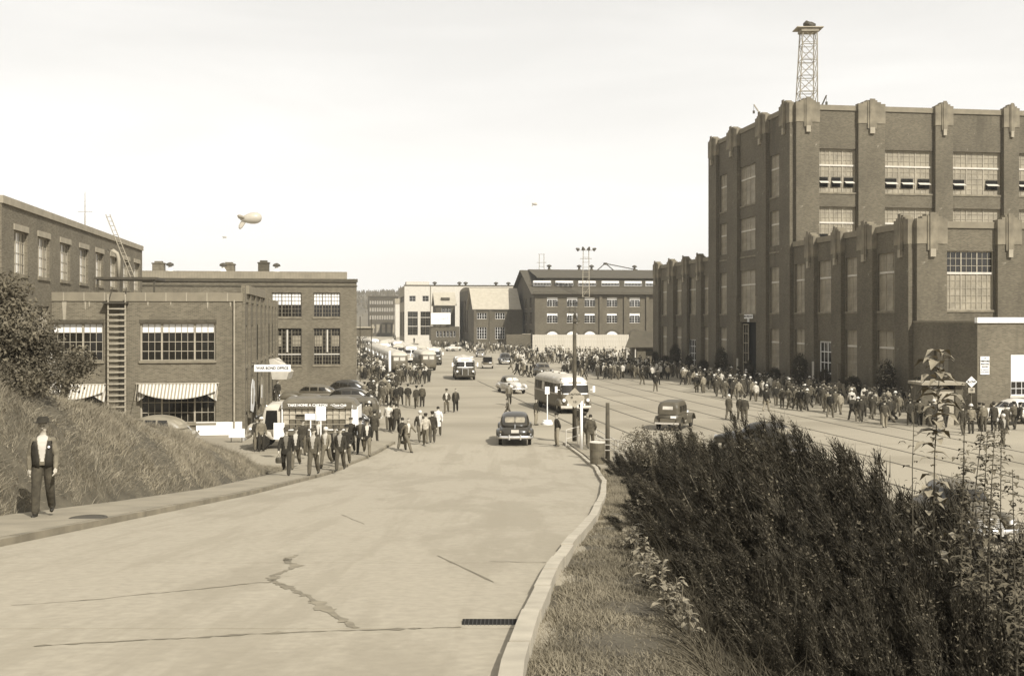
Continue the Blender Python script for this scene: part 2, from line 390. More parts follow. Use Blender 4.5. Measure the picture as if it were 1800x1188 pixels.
for a, b in (((770, 978), (868, 1025)), ((600, 905), (640, 922)), ((860, 988), (960, 990))):
    pc = densify([a, b], 8, 1); strip_on_road(pc, [.018]*len(pc), M['joint'])
pc = densify([(60,1138),(200,1130),(330,1124),(420,1118),(560,1112),(700,1108),(810,1104)], 8, 1.5)
strip_on_road(pc, [.06*random.random()**2+.01 for k in range(len(pc))], M['crack'])
# sidewalk and kerbs
def walkz(y): return roadz(y)+.13
sw = MB(); ribbon(sw, lambda y: interp(SI, y), lambda y: interp(LK, y)-.16, -10, 61.5, .125, 90, .2, 0, 2)
tag(sw.build('sidewalk', M['walk'], smooth=False), 'concrete sidewalk beside the grass bank', kind='structure')
def kerb(name, tab, side, wid, step, mt, label, y0, y1, h=.12):
    k0 = MB(); f0 = (lambda y: interp(tab, y)-(wid-.02 if side < 0 else -.02)); f1 = (lambda y: interp(tab, y)+(wid-.02 if side > 0 else -.02))
    ribbon(k0, f0, f1, y0, y1, h-.02, 80, .3)
    o = k0.build(name, M['joint']); tag(o, label, kind='structure')
    y = y0
    while y < y1-.05:
        e = min(y1, y+step*random.uniform(.9, 1.1)); mb = MB(); j = random.uniform(-.012, .012)
        a = (lambda q: interp(tab, q)-(wid if side < 0 else 0)+j); b = (lambda q: interp(tab, q)+(wid if side > 0 else 0)+j)
        ribbon(mb, a, b, y+.012, e-.012, h+random.uniform(-.008, .008), 2, .2); mb.build('kerb_stone', mt, o); y = e
    return o
kerb('left_kerb', LK, -1, .16, 1.05, M['kerb'], 'worn kerb of separate stones along the left sidewalk', 6, 61.3)
kerb('right_kerb', RK, 1, .155, 1.4, M['kerbw'], 'pale curved kerb along the right side of the road', 4, 61.2)
isl = MB(); ribbon(isl, lambda y: interp(RK, y)+.24, lambda y: min(interp(RK, y)+3.0, 6.6), 47.5, 61.2, .125, 24, .2, 0, 2)
tag(isl.build('traffic_island', M['walk']), 'raised concrete island at the right bend of the kerb', kind='structure')
# drain grate and manhole
Yd = Yof(1098); xd0, xd1 = Xat(812, Yd), Xat(914, Yd)
g = MB(); g.box(xd0, xd1, Yd-.13, Yd+.13, -.01, .006)
gt = g.build('drain_grate', M['dark'], loc=(0, 0, roadz(Yd)+.012)); gt.rotation_euler = (0, 0, 0)
tag(gt, 'dark iron drain grate in the road gutter beside the pale kerb', 'drain grate')
for k in range(14):
    x = xd0+.02+(xd1-xd0-.05)*k/13; b_ = MB(); b_.box(x, x+.007, Yd-.12, Yd+.12, .000, .009); b_.build('grate_bar', M['shoe'], gt)
Ym = Yof(910, .13); mh = MB(); mh.lathe([(.33, 0), (.33, .012), (.28, .014), (.27, .008)], 24)
tag(mh.build('manhole_cover', M['iron'], loc=(Xat(155, Ym), Ym, walkz(Ym)-.004)), 'dark round manhole cover set in the left sidewalk', 'manhole cover')
# railway tracks sunk in the plaza (parallel to the long shop wall)
GR = math.atan(292/1950); ux, uy = -math.sin(GR), math.cos(GR)
def base_px(px, k): return HY + k*(px-608)
rt = empty('railway_track', (0, 0, 0)); tag(rt, 'pairs of steel rails sunk into the plaza along the long brick workshop', kind='structure')
rail_offsets = []
for s_ in (.195, .212, .235, .26, .30, .335, .40, .46):
    # lateral offset of line with image slope s_
    Y1 = 70.0; x1 = (608-HX + CZ*F/(s_*Y1))*Y1/F
    mb = MB(); p0 = Vector((x1, Y1, 0)); d = Vector((ux, uy, 0)); q = Vector((uy, -ux, 0))
    a = p0-d*45; b = p0+d*(95 if s_ < .3 else 55)
    for off, hw, z in ((0, .04, .012), (.09, .035, .006)):
        l = [a+q*(off-hw), a+q*(off+hw), b+q*(off+hw), b+q*(off-hw)]
        mb.prism([(p.x, p.y, -.01) for p in l], (0, 0, z+.01), 0 if off == 0 else 1)
    mb.build('rail', [M['iron'], M['joint']], rt)
# tyre polished / oil streaks on the plaza
# hills
def hill(name, xs, ytab, base, label):
    rs_ = []
    for k, dz in enumerate((0, 1)):
        pass
    mb = MB(); n = len(xs)
    V = []; Q = []
    rows = 7
    for r_ in range(rows):
        t = r_/(rows-1)
        for i, x in enumerate(xs):
            h = interp(ytab, x)*math.sin(t*math.pi/2) ** .8
            V.append((x, base+t*260, h-1+(rng.normal()*1.0 if 0 < t else 0)))
    for r_ in range(rows-1):
        for i in range(n-1): Q.append((r_*n+i, r_*n+i+1, (r_+1)*n+i+1, (r_+1)*n+i))
    o = link(bpy.data.objects.new(name, np_mesh(name, V, Q, M['hill'], smooth=True))); tag(o, label, kind='structure'); return o
hx = list(np.arange(-900, 60, 14.0))
HT = [(-900,60),(-500,48),(-330,34),(-180,28),(-110,30),(-60,31),(0,22),(60,0)]
hill('hill', hx, HT, 660, 'low wooded hill behind the far buildings on the left')
P = []; Dn = []
hx0 = rng.uniform(-330, 30, 2600)
vs, qs = [], []
Lh = []
for x in hx0:
    t = rng.uniform(.15, 1.0); h = interp(HT, x)*math.sin(t*math.pi/2)**.8
    P.append((x, 660+t*258, h-1.5)); Lh.append(rng.uniform(1.8, 4.0) if rng.random() < .985 else 6)
P = np.array(P); Lh = np.array(Lh)
V1 = []; Q1 = []; off = 0
for p, l in zip(P, Lh):
    r_ = l*.28
    for k in range(2):
        a = math.pi*k/2+.3
        V1 += [(p[0]-r_*math.cos(a), p[1]-r_*math.sin(a), p[2]), (p[0]+r_*math.cos(a), p[1]+r_*math.sin(a), p[2]), (p[0]+.1, p[1], p[2]+l), (p[0]-.1, p[1], p[2]+l)]
        Q1.append((off, off+1, off+2, off+3)); off += 4
o = link(bpy.data.objects.new('distant_forest', np_mesh('distant_forest', V1, Q1, M['hilltree'])))
tag(o, 'hazy conifer wood covering the distant hill', kind='stuff')

# ================================================================ buildings
def glass_win(w, h, cols, rows, mull=(), trans=(), blind=0.0, paint='glass', bars='sash', bw_=.035, ob=.06, mw=.09):
    key = (round(w, 2), round(h, 2), cols, rows, tuple(mull), tuple(trans), blind, paint, bars)
    if key in WC: return WC[key]
    f = MB()
    f.box(0, ob, -.05, .05, 0, h); f.box(w-ob, w, -.05, .05, 0, h); f.box(ob, w-ob, -.05, .05, 0, ob); f.box(ob, w-ob, -.05, .05, h-ob, h)
    xs = [w*c/cols for c in range(1, cols)]
    for i, x in enumerate(xs):
        b = mw if (i+1) in mull else bw_
        f.box(x-b/2, x+b/2, -.035-(.012 if b > bw_ else 0), .03, ob, h-ob)
    for j in range(1, rows):
        z = h*j/rows; b = .17 if j in trans else bw_
        yy = -.030-(.05 if b > .1 else 0)
        f.box(ob, w-ob, yy, .028, z-b/2, z+b/2, 1 if b > .1 else 0)
    fm = f.mesh('window', [M[bars], M['offwhite']])
    g = MB(); g.box(.02, w-.02, .012, .06, .02, h-.02); gm = g.mesh('glass', M[paint])
    bm_ = None
    if blind:
        b = MB(); b.box(ob, w-ob, .002, .012-.002, h*(1-blind), h-ob); bm_ = b.mesh('blind', M['panew'])
    WC[key] = (fm, gm, bm_); return WC[key]
WC = {}
class Wall:
    def __init__(s, B, ox, oy, phi, L, H, mt, z0=0):
        s.B, s.ox, s.oy, s.phi, s.L, s.H, s.mt, s.z0 = B, ox, oy, phi, L, H, mt, z0
        rot = B.rotation_euler[2]; c, n = math.cos(rot), math.sin(rot)
        s.W = Vector((B.location.x + ox*c - oy*n, B.location.y + ox*n + oy*c)); a = rot+phi; s.A = Vector((math.cos(a), math.sin(a)))
        s.holes = []
    def a(s, px):
        r = (px-HX)/F; return (r*s.W.y - s.W.x)/(s.A.x - r*s.A.y)
    def z(s, px, py): Y = s.W.y + s.a(px)*s.A.y; return CZ+(HY-py)*Y/F
    def loc(s, a, d, z):
        c, n = math.cos(s.phi), math.sin(s.phi); return (s.ox + a*c - d*n, s.oy + a*n + d*c, z)
    def hole(s, a0, a1, z0, z1): s.holes.append((min(a0, a1), max(a0, a1), z0, z1)); return s.holes[-1]
    def build(s, name='wall', rev=.28):
        xs = sorted({0, s.L} | {h[0] for h in s.holes} | {h[1] for h in s.holes}); zs = sorted({s.z0, s.H} | {h[2] for h in s.holes} | {h[3] for h in s.holes})
        xs = [x for x in xs if 0 <= x <= s.L]; zs = [z for z in zs if s.z0 <= z <= s.H]
        mb = MB()
        for i in range(len(xs)-1):
            for j in range(len(zs)-1):
                cx, cz = (xs[i]+xs[i+1])/2, (zs[j]+zs[j+1])/2
                if any(h[0] < cx < h[1] and h[2] < cz < h[3] for h in s.holes): continue
                mb.poly([(xs[i], 0, zs[j]), (xs[i+1], 0, zs[j]), (xs[i+1], 0, zs[j+1]), (xs[i], 0, zs[j+1])])
        for a0, a1, z0, z1 in s.holes:
            mb.poly([(a0,0,z0),(a0,0,z1),(a0,rev,z1),(a0,rev,z0)]); mb.poly([(a1,0,z1),(a1,0,z0),(a1,rev,z0),(a1,rev,z1)])
            mb.poly([(a0,0,z0),(a0,rev,z0),(a1,rev,z0),(a1,0,z0)]); mb.poly([(a0,rev,z1),(a0,0,z1),(a1,0,z1),(a1,rev,z1)])
        return mb.build(name, s.mt, s.B, loc=(s.ox, s.oy, 0), rz=s.phi)
    def put(s, name, me, a=0, d=0, z=0): return inst(name, me, s.B, s.loc(a, d, z), (0, 0, s.phi))
    def mb(s, name, mb, mt, a=0, d=0, z=0, smooth=False): return mb.build(name, mt, s.B, smooth=smooth, loc=s.loc(a, d, z), rz=s.phi)
    def window(s, a0, a1, z0, z1, cols, rows, sill=True, depth=.2, hole=True, **k):
        a0, a1 = min(a0, a1), max(a0, a1)
        if hole: s.hole(a0, a1, z0, z1)
        fm, gm, bm_ = glass_win(a1-a0-.01, z1-z0-.01, cols, rows, **k)
        o = s.put('window', fm, a0+.005, depth, z0+.005)
        inst('glass', gm, o)
        if bm_: inst('blind', bm_, o)
        if sill:
            b = MB(); b.box(-.08, a1-a0+.08, -.07, depth-.06, -.16, .012); q = b.build('sill', M['offwhite'] if sill == 2 else M['stone'], o); q.location = (-.005, -depth, -.005)
        return o
def shell(B, x0, x1, y0, y1, H, mt, walls=(), roofm='roofgravel', roofz=None, name='wall'):
    """plain remaining walls + roof slab; walls: names of sides left out"""
    f = MB()
    if 's' not in walls: f.poly([(x0,y0,0),(x1,y0,0),(x1,y0,H),(x0,y0,H)])
    if 'n' not in walls: f.poly([(x1,y1,0),(x0,y1,0),(x0,y1,H),(x1,y1,H)])
    if 'e' not in walls: f.poly([(x1,y0,0),(x1,y1,0),(x1,y1,H),(x1,y0,H)])
    if 'w' not in walls: f.poly([(x0,y1,0),(x0,y0,0),(x0,y0,H),(x0,y1,H)])
    f.build(name, mt, B)
    rz_ = roofz if roofz is not None else H-.5
    r = MB(); r.box(x0+.3, x1-.3, y0+.3, y1-.3, rz_-.2, rz_)
    for (a, b, c, d) in ((x0+.01,x1-.01,y0+.01,y0+.31),(x0+.01,x1-.01,y1-.31,y1-.01),(x0+.01,x0+.31,y0+.31,y1-.31),(x1-.31,x1-.01,y0+.31,y1-.31)):
        r.box(a, b, c, d, rz_-.2, H-.01)
    r.build('roof', M[roofm], B)
    k = MB(); i = .6; k.box(x0+i, x1-i, y0+i, y1-i, .1, rz_-.4)
    return k.build('dark_core', M['dark'], B)  # solid black box, darkness of the rooms put into its colour
# ---------------- the long machine shop on the right
Kf = CZ*F/.155
def Yfac(px): return Kf/(px-608)
Yc = Yfac(1605)
MS = empty('machine_shop_building', (Xat(1605, Yc), Yc, 0), GR, 'long dark brick machine shop with a tall middle block and stone topped piers', 'building')
def s_of(px): Y = Yfac(px); return (Y-Yc)/math.cos(GR)
s1, s2, s3 = s_of(1395), s_of(1250), s_of(1152)
HL, HTt = 14.4, 27.9
IM = M['brick_shop']
wf = Wall(MS, 0, s3, R(-90), s3, HL, IM)          # west wall, low parts and foot of the tall block
wt = Wall(MS, 0, s2, R(-90), s2-s1, HTt, IM, HL)  # tall block above
def shopwin(W, p0, p1, z0, z1, kind, cols=3, **k):
    a0, a1 = sorted((W.a(p0), W.a(p1)))
    return W.window(a0, a1, z0, z1, cols, 6, mull=k.pop('mull', ()), trans=k.pop('trans', (4,)), paint='pane', **k)
R1, R2, R3, R4 = (1.8, 5.95), (7.55, 12.25), (13.8, 18.0), (19.4, 23.7)
lowp = [(1398,1421),(1439,1467),(1487,1513),(1543,1578),(1164,1175),(1189,1201),(1210,1226),(1237,1249)]
tallp = [(1266,1282),(1301,1333),(1354,1374)]
for p0, p1 in lowp:
    cc = 3 if p1-p0 > 16 else 2
    shopwin(wf, p0, p1, *R2, 'n', cols=cc)
    if (p0, p1) == (1439, 1467) or (p0, p1) == (1210, 1226):
        a0, a1 = sorted((wf.a(p0), wf.a(p1))); zt = 4.9 if p0 == 1439 else 4.4
        wf.hole(a0, a1, .02, zt); fm, gm, _ = glass_win(a1-a0-.01, zt-.03, 4, 5, (2,), (), 0, 'glass', 'sashw', bw_=.08, ob=.14)
        dr = wf.put('door', fm, a0+.005, .2, .02); inst('glass', gm, dr)
    elif (p0, p1) == (1543, 1578):
        shopwin(wf, p0, p1, *R1, 'n', cols=3)
        a0, a1 = sorted((wf.a(p0), wf.a(p1))); b = MB()
        for k in range(8): b.box((a1-a0)*k/8+.01, (a1-a0)*(k+1)/8-.01, 0, .05, 0, 1.25)
        wf.mb('boarding', b, M['pane'], a0, .04, 1.9)
    else: shopwin(wf, p0, p1, *R1, 'n', cols=cc)
for p0, p1 in tallp:
    cc = 4 if p1-p0 > 25 else 3
    shopwin(wf, p0, p1, *R2, 'n', cols=cc)
    if p0 == 1301:
        a0, a1 = sorted((wf.a(1301), wf.a(1333))); wf.hole(a0, a1, .02, 6.6)
        b = MB(); b.box(0, a1-a0, .35, .45, 0, 6.55); wf.mb('entrance_shade_panel', b, M['dark'], a0, .29, .02)  # black panel close behind the wall paints the doorway's shade
        fm, gm, _ = glass_win((a1-a0)*.30, 6.4, 2, 6, (), (), 0, 'glass', 'sash', bw_=.07, ob=.13)
        dl = wf.put('door', fm, a0+.05, .35, .02); inst('glass', gm, dl)
    else: shopwin(wf, p0, p1, *R1, 'n', cols=cc)
    shopwin(wt, p0, p1, *R3, 'n', cols=cc); shopwin(wt, p0, p1, *R4, 'n', cols=cc)
wf.build(); wt.build()
def piers(W, lst, H, zb=0, proud=.38, wide=0):
    for p0, p1 in lst:
        a0, a1 = sorted((W.a(p0), W.a(p1))); a0 = max(a0, .003-.0); wdt = a1-a0
        b = MB(); b.box(0, wdt, -proud, -.002, 0, H-1.7-zb); pr = W.mb('pier', b, W.mt, a0, 0, zb)
        if H:
            c = MB(); z = H-1.7
            c.box(-.03, wdt+.03, -proud-.05, .25, 0, 1.95); c.box(.16*wdt, .84*wdt, -proud-.055, .2, 1.951, 2.12); c.box(.3*wdt, .7*wdt, -proud-.06, .18, 2.121, 2.3)
            c.box(.33*wdt, .67*wdt, -proud-.12, -proud-.065, -.5, 2.2)
            c.box(.40*wdt, .60*wdt, -proud-.20, -proud-.125, -.8, 2.42)
            q = W.mb('pier_cap', c, M['stone'], a0, 0, z)
            k = MB(); k.box(.41*wdt, .59*wdt, -.22, 0, 0, .6); k.build('keystone', M['jointp'], q, loc=(0, -proud-.0, -1.0))
piers(wf, [(1421,1437),(1468,1485),(1514,1541),(1580,1604.8),(1152.5,1162),(1177,1188),(1203,1212),(1228,1237)], HL)
def wallband(W, a0, a1, H):
    b = MB(); b.box(0, a1-a0, -.12, .34, 0, .5); W.mb('coping', b, M['band'], a0, 0, H-.45)
wallband(wf, 0, s3-s2, HL+.02); wallband(wf, s3-s1+.02, s3-.02, HL+.02); wallband(wt, 0, s2-s1-.01, HTt+.02)
piers(wt, [(1250.5,1264),(1283,1301),(1334,1352),(1376,1394.6)], HTt, HL-5)
for p0, p1 in [(1250.5,1264),(1283,1300),(1335,1352),(1376,1394.6)]:
    a0, a1 = sorted((wf.a(p0), wf.a(p1))); b = MB(); b.box(0, a1-a0, -.38, -.002, 0, HL-5-.01); wf.mb('pier', b, IM, a0, 0, 0)
# concrete plinth along the wall foot
b = MB()
for (c0, c1) in ((1152, 1209), (1227, 1299), (1336, 1438), (1468, 1604)):
    a0, a1 = sorted((wf.a(c0), wf.a(c1))); b.box(a0, a1, -.5, -.385, 0, 1.25)
wf.mb('plinth', b, M['walk'])
# south faces
sn = Wall(MS, 0, 0, 0, 42, HL, IM)
sn.window(sn.a(1663), sn.a(1747), 7.6, 12.2, 9, 8, mull=(3, 6), trans=(5,), paint='pane', bars='sash', sill=True)
b = MB(); aa0, aa1 = sn.a(1663), sn.a(1747)
b.box(.08, aa1-aa0-.08, 0, .006, 0, 1.6); sn.mb('upper_panes', b, M['glass'], aa0, .2, 10.5)
for k in range(3):
    sn.window(sn.a(1792)+2+k*5.6, sn.a(1792)+5.7+k*5.6, 7.6, 12.2, 9, 8, mull=(3, 6), trans=(5,), paint='pane')
sn.build(); wallband(sn, .05, 42, HL+.02)
piers(sn, [(1607.5,1660),(1749,1790)], HL, 6.72)
sT = Wall(MS, 0, s1, 0, 45, HTt, IM, 12.5)
TW = [(1438,1505),(1553,1640),(1672,1760),(1788,1868),(1900,1975)]
vent_open = {0: (0, 1, 2), 1: (0, 1, 2), 2: (0, 2), 3: (0, 1, 2), 4: (0, 2)}
for i, (p0, p1) in enumerate(TW):
    for r_, (z0, z1) in enumerate((R3, R4)):
        a0, a1 = sT.a(p0), sT.a(p1); w_ = a1-a0
        sT.window(a0, a1, z0, z1, 9, 8, mull=(3, 6), trans=(5,), paint='pane', depth=.3)
        for v in (vent_open[i] if r_ == 1 or i in (0, 3) else ()):
            x0 = a0 + w_*(.05+v*.333); ww = w_*.235
            k = MB(); k.box(0, ww, -.01, .03, 0, .95); o = sT.mb('vent_shade_patch', k, M['dark'], x0, .24, z0+.55)  # black patch over the panes paints the dark of an open vent
            q = MB(); q.X = Matrix.Rotation(R(-62), 4, 'X'); q.box(.0, ww, -.02, .02, -.28, .28); q.build('vent_sash', M['offwhite'], o, loc=(0, -.16, .48))
sT.build(); wallband(sT, .05, 45, HTt+.02)
piers(sT, [(1397,1437.5),(1506,1552.5),(1641,1671.5),(1761,1787.5),(1869,1899)], HTt, HL-1)
# remaining shells
shell(MS, 0, 42, 0, s1+.01, HL, IM, ('s', 'w', 'n'), roofz=HL-1)
shell(MS, 0, 45, s1, s2, HTt, IM, ('s', 'w'), roofz=HTt-1)
shell(MS, 0, 42, s2, s3, HL, IM, ('w', 's'), roofz=HL-1)
# annex at the near corner
sa = s_of(1718)
AN = empty('annex_building', (MS.location.x - math.sin(GR)*sa, MS.location.y+math.cos(GR)*sa, 0), GR, 'low flat roofed brick annex with white coping at the shop near end', 'building')
wa = Wall(AN, 0, -sa-.02, R(-90), -sa-.02, 6.62, M['brick']); 
wa.window(wa.a(1641), wa.a(1667), 1.6, 4.6, 2, 4, paint='pane', bars='sashd'); wa.build()
ws = Wall(AN, 0, 0, 0, 26, 6.62, M['brick'])
for q0 in (1777, 1862): ws.window(ws.a(q0), ws.a(q0)+1.75, 1.55, 4.45, 4, 6, blind=.0, bars='sashw', sill=2, depth=.12)
b = MB(); b.box(0, 1.62, 0, .006, 0, 1.85)
for q0 in (1777, 1862): ws.mb('upper_blind', b, M['panew'], ws.a(q0)+.06, .07, 2.55)
ws.build(); shell(AN, 0, 26, 0, -sa-.03, 6.62, M['brick'], ('s', 'w', 'n'), roofz=6.6)
b = MB(); b.box(-.06, 26, -.12, .25, 0, .38); b.build('coping', M['white'], AN, loc=(0, 0, 6.62))
b = MB(); b.box(-.02, .24, .255, -sa-.04, 0, .14); b.build('coping_side', M['band'], AN, loc=(0, 0, 6.62))
b = MB(); b.box(1, 26, -.35, -.01, .9, 1.05); b.build('ledge', M['conc'], AN)
# notice board, door sign
def board(name, W, a, z, w_, h_, mt, label, cat, lines, d=-.06):
    o = empty(name, (0, 0, 0)); Mx = W.B.matrix_world if False else Matrix.Translation(W.B.location) @ Matrix.Rotation(W.B.rotation_euler[2], 4, 'Z')
    o.location = Mx @ Vector(W.loc(a, d, z)); o.rotation_euler = (0, 0, W.B.rotation_euler[2]+W.phi); tag(o, label, cat)
    b = MB(); b.box(-w_/2, w_/2, 0, .05, -h_/2, h_/2); b.build('panel', mt, o)
    for txt, sz, zz, bo in lines:
        me = text_mesh(txt, sz, M['ink'], bold=bo); t = inst('lettering', me, o, (0, -.008, zz), (R(90), 0, 0))
    return o
board('notice_board', ws, ws.a(1730.5), Zat(642.5, 77), .68, 1.25, M['sign'], 'white notice board with dark lettering on the sunlit annex wall', 'notice board',
      [('THIS', .10, .50, .0), ('VISITORS', .16, .30, .006), ('Must Only', .14, .10, .004), ('ENTER', .15, -.09, .002), ('BY MAIN GATE', .085, -.30, 0), ('BADGES REQUIRED', .07, -.46, 0)])
board('building_sign', wf, (wf.a(1305)+wf.a(1329))/2, 7.22, 2.55, .46, M['signg'] if False else M['sign'], 'pale board reading MACHINE SHOP above the dark tall entrance', 'sign', [('MACHINE SHOP', .34, 0, .004)], d=-.1)
board('number_plate', wf, (wf.a(1314)+wf.a(1319))/2, 6.8, .5, .34, M['sign'], 'small pale plate reading 50 under the machine shop sign', 'sign', [('50', .26, 0, .002)], d=-.1)
# lattice tower, siren, roof cranes
Yt = Yfac(1395)+4
TX0, TX1 = Xat(1404, Yt), Xat(1439, Yt)
tw = empty('lattice_tower', ((TX0+TX1)/2, Yt+1.0, HTt-1), 0, 'tall tapering steel lattice tower standing on the roof of the machine shop', 'tower')
Ht = Zat(48, Yt)-(HTt-1); wb, wtp = (TX1-TX0)/2*.95, .72
def cr(t, sx, sy): w_ = wb+(wtp-wb)*t; return Vector((sx*w_+(.25*t), sy*w_*.9, Ht*t))
for sx in (-1, 1):
    for sy in (-1, 1):
        b = MB(); b.tube([cr(0, sx, sy), cr(1, sx, sy)], .055, 4); b.build('leg', M['steel'], tw)
seg = 6
for k in range(seg):
    t0, t1 = k/seg, (k+1)/seg; b = MB()
    cs = [(-1,-1),(1,-1),(1,1),(-1,1)]
    for q in range(4):
        p, r_ = cs[q], cs[(q+1)%4]
        b.tube([cr(t0, *p), cr(t1, *r_)], .03, 4); b.tube([cr(t0, *r_), cr(t1, *p)], .03, 4); b.tube([cr(t1, *p), cr(t1, *r_)], .04, 4)
    b.build('brace', M['steel'], tw)
for k in range(17):
    t = (k+.5)/17; b = MB(); p, q = cr(t, -1, -1), cr(t, 1, -1); q = p+(q-p)*.75
    b.tube([p+Vector((0,-.1,0)), q+Vector((0,-.1,0))], .022, 4); b.build('rung', M['steel'], tw)
b = MB(); b.box(-1.25, 1.45, -1.0, 1.0, 0, .09); b.box(-.75, 1.0, -.8, .8, -.32, -.01); b.build('platform', M['steel'], tw, loc=(.1, 0, Ht))
sr = empty('air_raid_siren', (tw.location.x+.35, tw.location.y, HTt-1+Ht+.1), 0, 'dark horn shaped siren on top of the lattice tower', 'siren')
b = MB(); b.tube([(-.6,0,.35),(-.3,0,.42),(.2,0,.4),(.62,0,.38)], .1, 12, rs=[.2,.42,.3,.12]); b.build('horn', M['iron'], sr, smooth=True)
b = MB(); b.tube([(0,0,0),(0,0,.3)], .06, 6); b.build('bracket', M['iron'], sr)
for px, py, dx, lb in ((1345, 192, -1, 'pale jib crane leaning off the left roof edge of the tall block'), (1438, 180, 1, 'small dark davit crane right of the lattice tower')):
    Yq = Yfac(1345)+1 if dx < 0 else Yt; o = empty('roof_crane', (Xat(px, Yq), Yq, HTt-.6), 0, lb, 'crane')
    tip = Vector((Xat(1325, Yq)-Xat(1345, Yq), 0, Zat(184, Yq)-HTt+.6)) if dx < 0 else Vector((.85, 0, Zat(168, Yq)-HTt+.6))
    b = MB(); b.tube([(0,0,-.4),(0,0,.5)], .09, 6); b.build('post', M['steel'], o)
    b = MB(); b.tube([(0,0,.45), tip], .075, 6); b.build('jib', M['steel'] if dx < 0 else M['iron'], o)
    b = MB(); b.tube([tip, tip+Vector((0,0,-.7))], .02, 4); b.box(tip.x-.1, tip.x+.1, -.08, .08, tip.z-.95, tip.z-.65); b.build('hook', M['iron'], o)
b = MB(); Yq = 95; o = empty('roof_hatch', (Xat(1712, Yq), Yq, HL-1), 0, 'small lean-to roof hatch behind the near parapet', 'roof hatch')
b.prism([(-1.6,0,0),(1.6,0,0),(1.6,0,1.35),(-1.6,0,1.15)], (0,1.5,0)); b.build('housing', M['roofl'], o); b = MB(); b.prism([(-1.9,-.2,1.16),(1.7,-.2,1.37),(1.7,-.2,1.45),(-1.9,-.2,1.22)], (0,2,0)); b.build('cover', M['roofd'], o)
# ---------------- left: low front building
Y1 = 66.0
L1 = empty('front_office_building', (Xat(425, Y1), Y1, 0), GR, 'two storey brick office building with striped awnings behind the grass bank', 'building')
WL = 22.0
w1 = Wall(L1, -WL, 0, 0, WL, 8.42, M['brick'])
def panewin(W, p0, p1, z0, z1, groups=(3, 5, 3), rows=4, white=1):
    a0, a1 = W.a(p0), W.a(p1); W.hole(a0, a1, z0, z1); w_ = a1-a0; h_ = z1-z0
    o = empty('window', W.loc(a0, .2, z0), W.phi, parent=W.B)
    n = sum(groups); cwid = (w_-.1*(len(groups)+1))/n; ch = h_/rows
    f = MB(); x = 0
    xs = []
    f.box(0, .1, -.05, .05, 0, h_); x = .1
    for g_ in groups:
        for k in range(g_): xs.append(x+k*cwid)
        x += g_*cwid; f.box(x, x+.1, -.05, .05, 0, h_); x += .1
        for k in range(1, g_): q = x-.1-k*cwid; f.box(q-.015, q+.015, -.02, .02, 0, h_)
    for r_ in range(rows+1): z = min(max(r_*ch, .03), h_-.03); f.box(0, w_, -.024, .024, z-.02, z+.02)
    f.build('frame', M['sash'], o)
    b = MB(); b.box(0, cwid-.03, 0, .02, 0, ch-.04); pm = b.mesh('pane', M['glass']); pw = b.mesh('pane', M['panew'])
    for r_ in range(rows):
        for x in xs: inst('pane', pw if r_ >= rows-white else pm, o, (x+.015, .03, r_*ch+.02), (random.uniform(-.01, .01), 0, random.uniform(-.012, .012)))
    b = MB(); b.box(-.05, w_+.05, -.3, -.02, -.14, -.005); b.build('sill', M['band'], o)
    return o
panewin(w1, 246, 379, 4.43, 6.63); panewin(w1, 50, 182, 4.43, 6.63)
panewin(w1, 246, 379, .75, 3.15); panewin(w1, 50, 182, .75, 3.15)
w1.build()
for p0, p1 in ((246, 379), (50, 182)):
    b = MB(); b.box(w1.a(p0)-.05, w1.a(p1)+.05, -.02, .05, 0, .2); w1.mb('lintel', b, M['brick_dark'], 0, 0, 6.635)
b = MB(); b.box(-.05, WL+.05, -.06, .2, 0, .52); w1.mb('parapet_band', b, M['band'], 0, 0, 7.92)
for k, px in enumerate(range(112, 430, 36)):
    b = MB(); b.box(-.03, .03, -.075, -.062, 0, .5); w1.mb('band_joint', b, M['jointp'], w1.a(px), 0, 7.93)
for px, hh in ((113, 1.3), (150, .5), (157, .3), (260, .25), (300, .2), (365, .4), (405, .3)):
    b = MB(); ww = .13 if hh > 1 else .05
    b.prism([(-ww,0,0),(ww,0,0),(ww*.4,0,-hh),(-ww*.4,0,-hh*.9)][::-1], (0,-.006,0)); w1.mb('efflorescence', b, M['jointp'], w1.a(px), -.003, 7.9)
b = MB(); b.box(w1.a(345), WL+.02, -.08, -.003, 0, .78); w1.mb('plinth', b, M['white'])
DL = 32.5
e1 = Wall(L1, 0, 0, R(90), DL, 8.42, M['brick'])
for k in range(7):
    a = 1.2+k*4.4
    for dx in (0, 1.45): e1.window(a+dx, a+dx+1.05, 4.0, 6.5, 2, 4, bars='sash', depth=.18); e1.window(a+dx, a+dx+1.05, .9, 3.2, 2, 4, bars='sash', depth=.18, sill=False)
e1.build()
for k in range(9):
    a = 0.1+k*4.0; hh = 8.9 if k < 5 else 8.5
    b = MB(); b.box(0, .55, -.18, -.002, 0, hh); e1.mb('pilaster', b, M['brick'], a, 0, 0)
b = MB(); b.box(2.5, 17, -.22, .25, 8.43, 8.95); e1.mb('parapet_panel', b, M['band'])
b = MB(); b.box(.0, DL, -.06, .2, 0, .5); e1.mb('parapet_band', b, M['band'], 0, 0, 7.92)
shell(L1, -WL, 0, 0, DL, 8.42, M['brick'], ('s', 'e'), roofz=8.0)
b = MB(); b.tube([(w1.a(412), -.16, 0), (w1.a(412), -.16, 8.0)], .05, 6); w1.mb('downpipe', b, M['sash'])
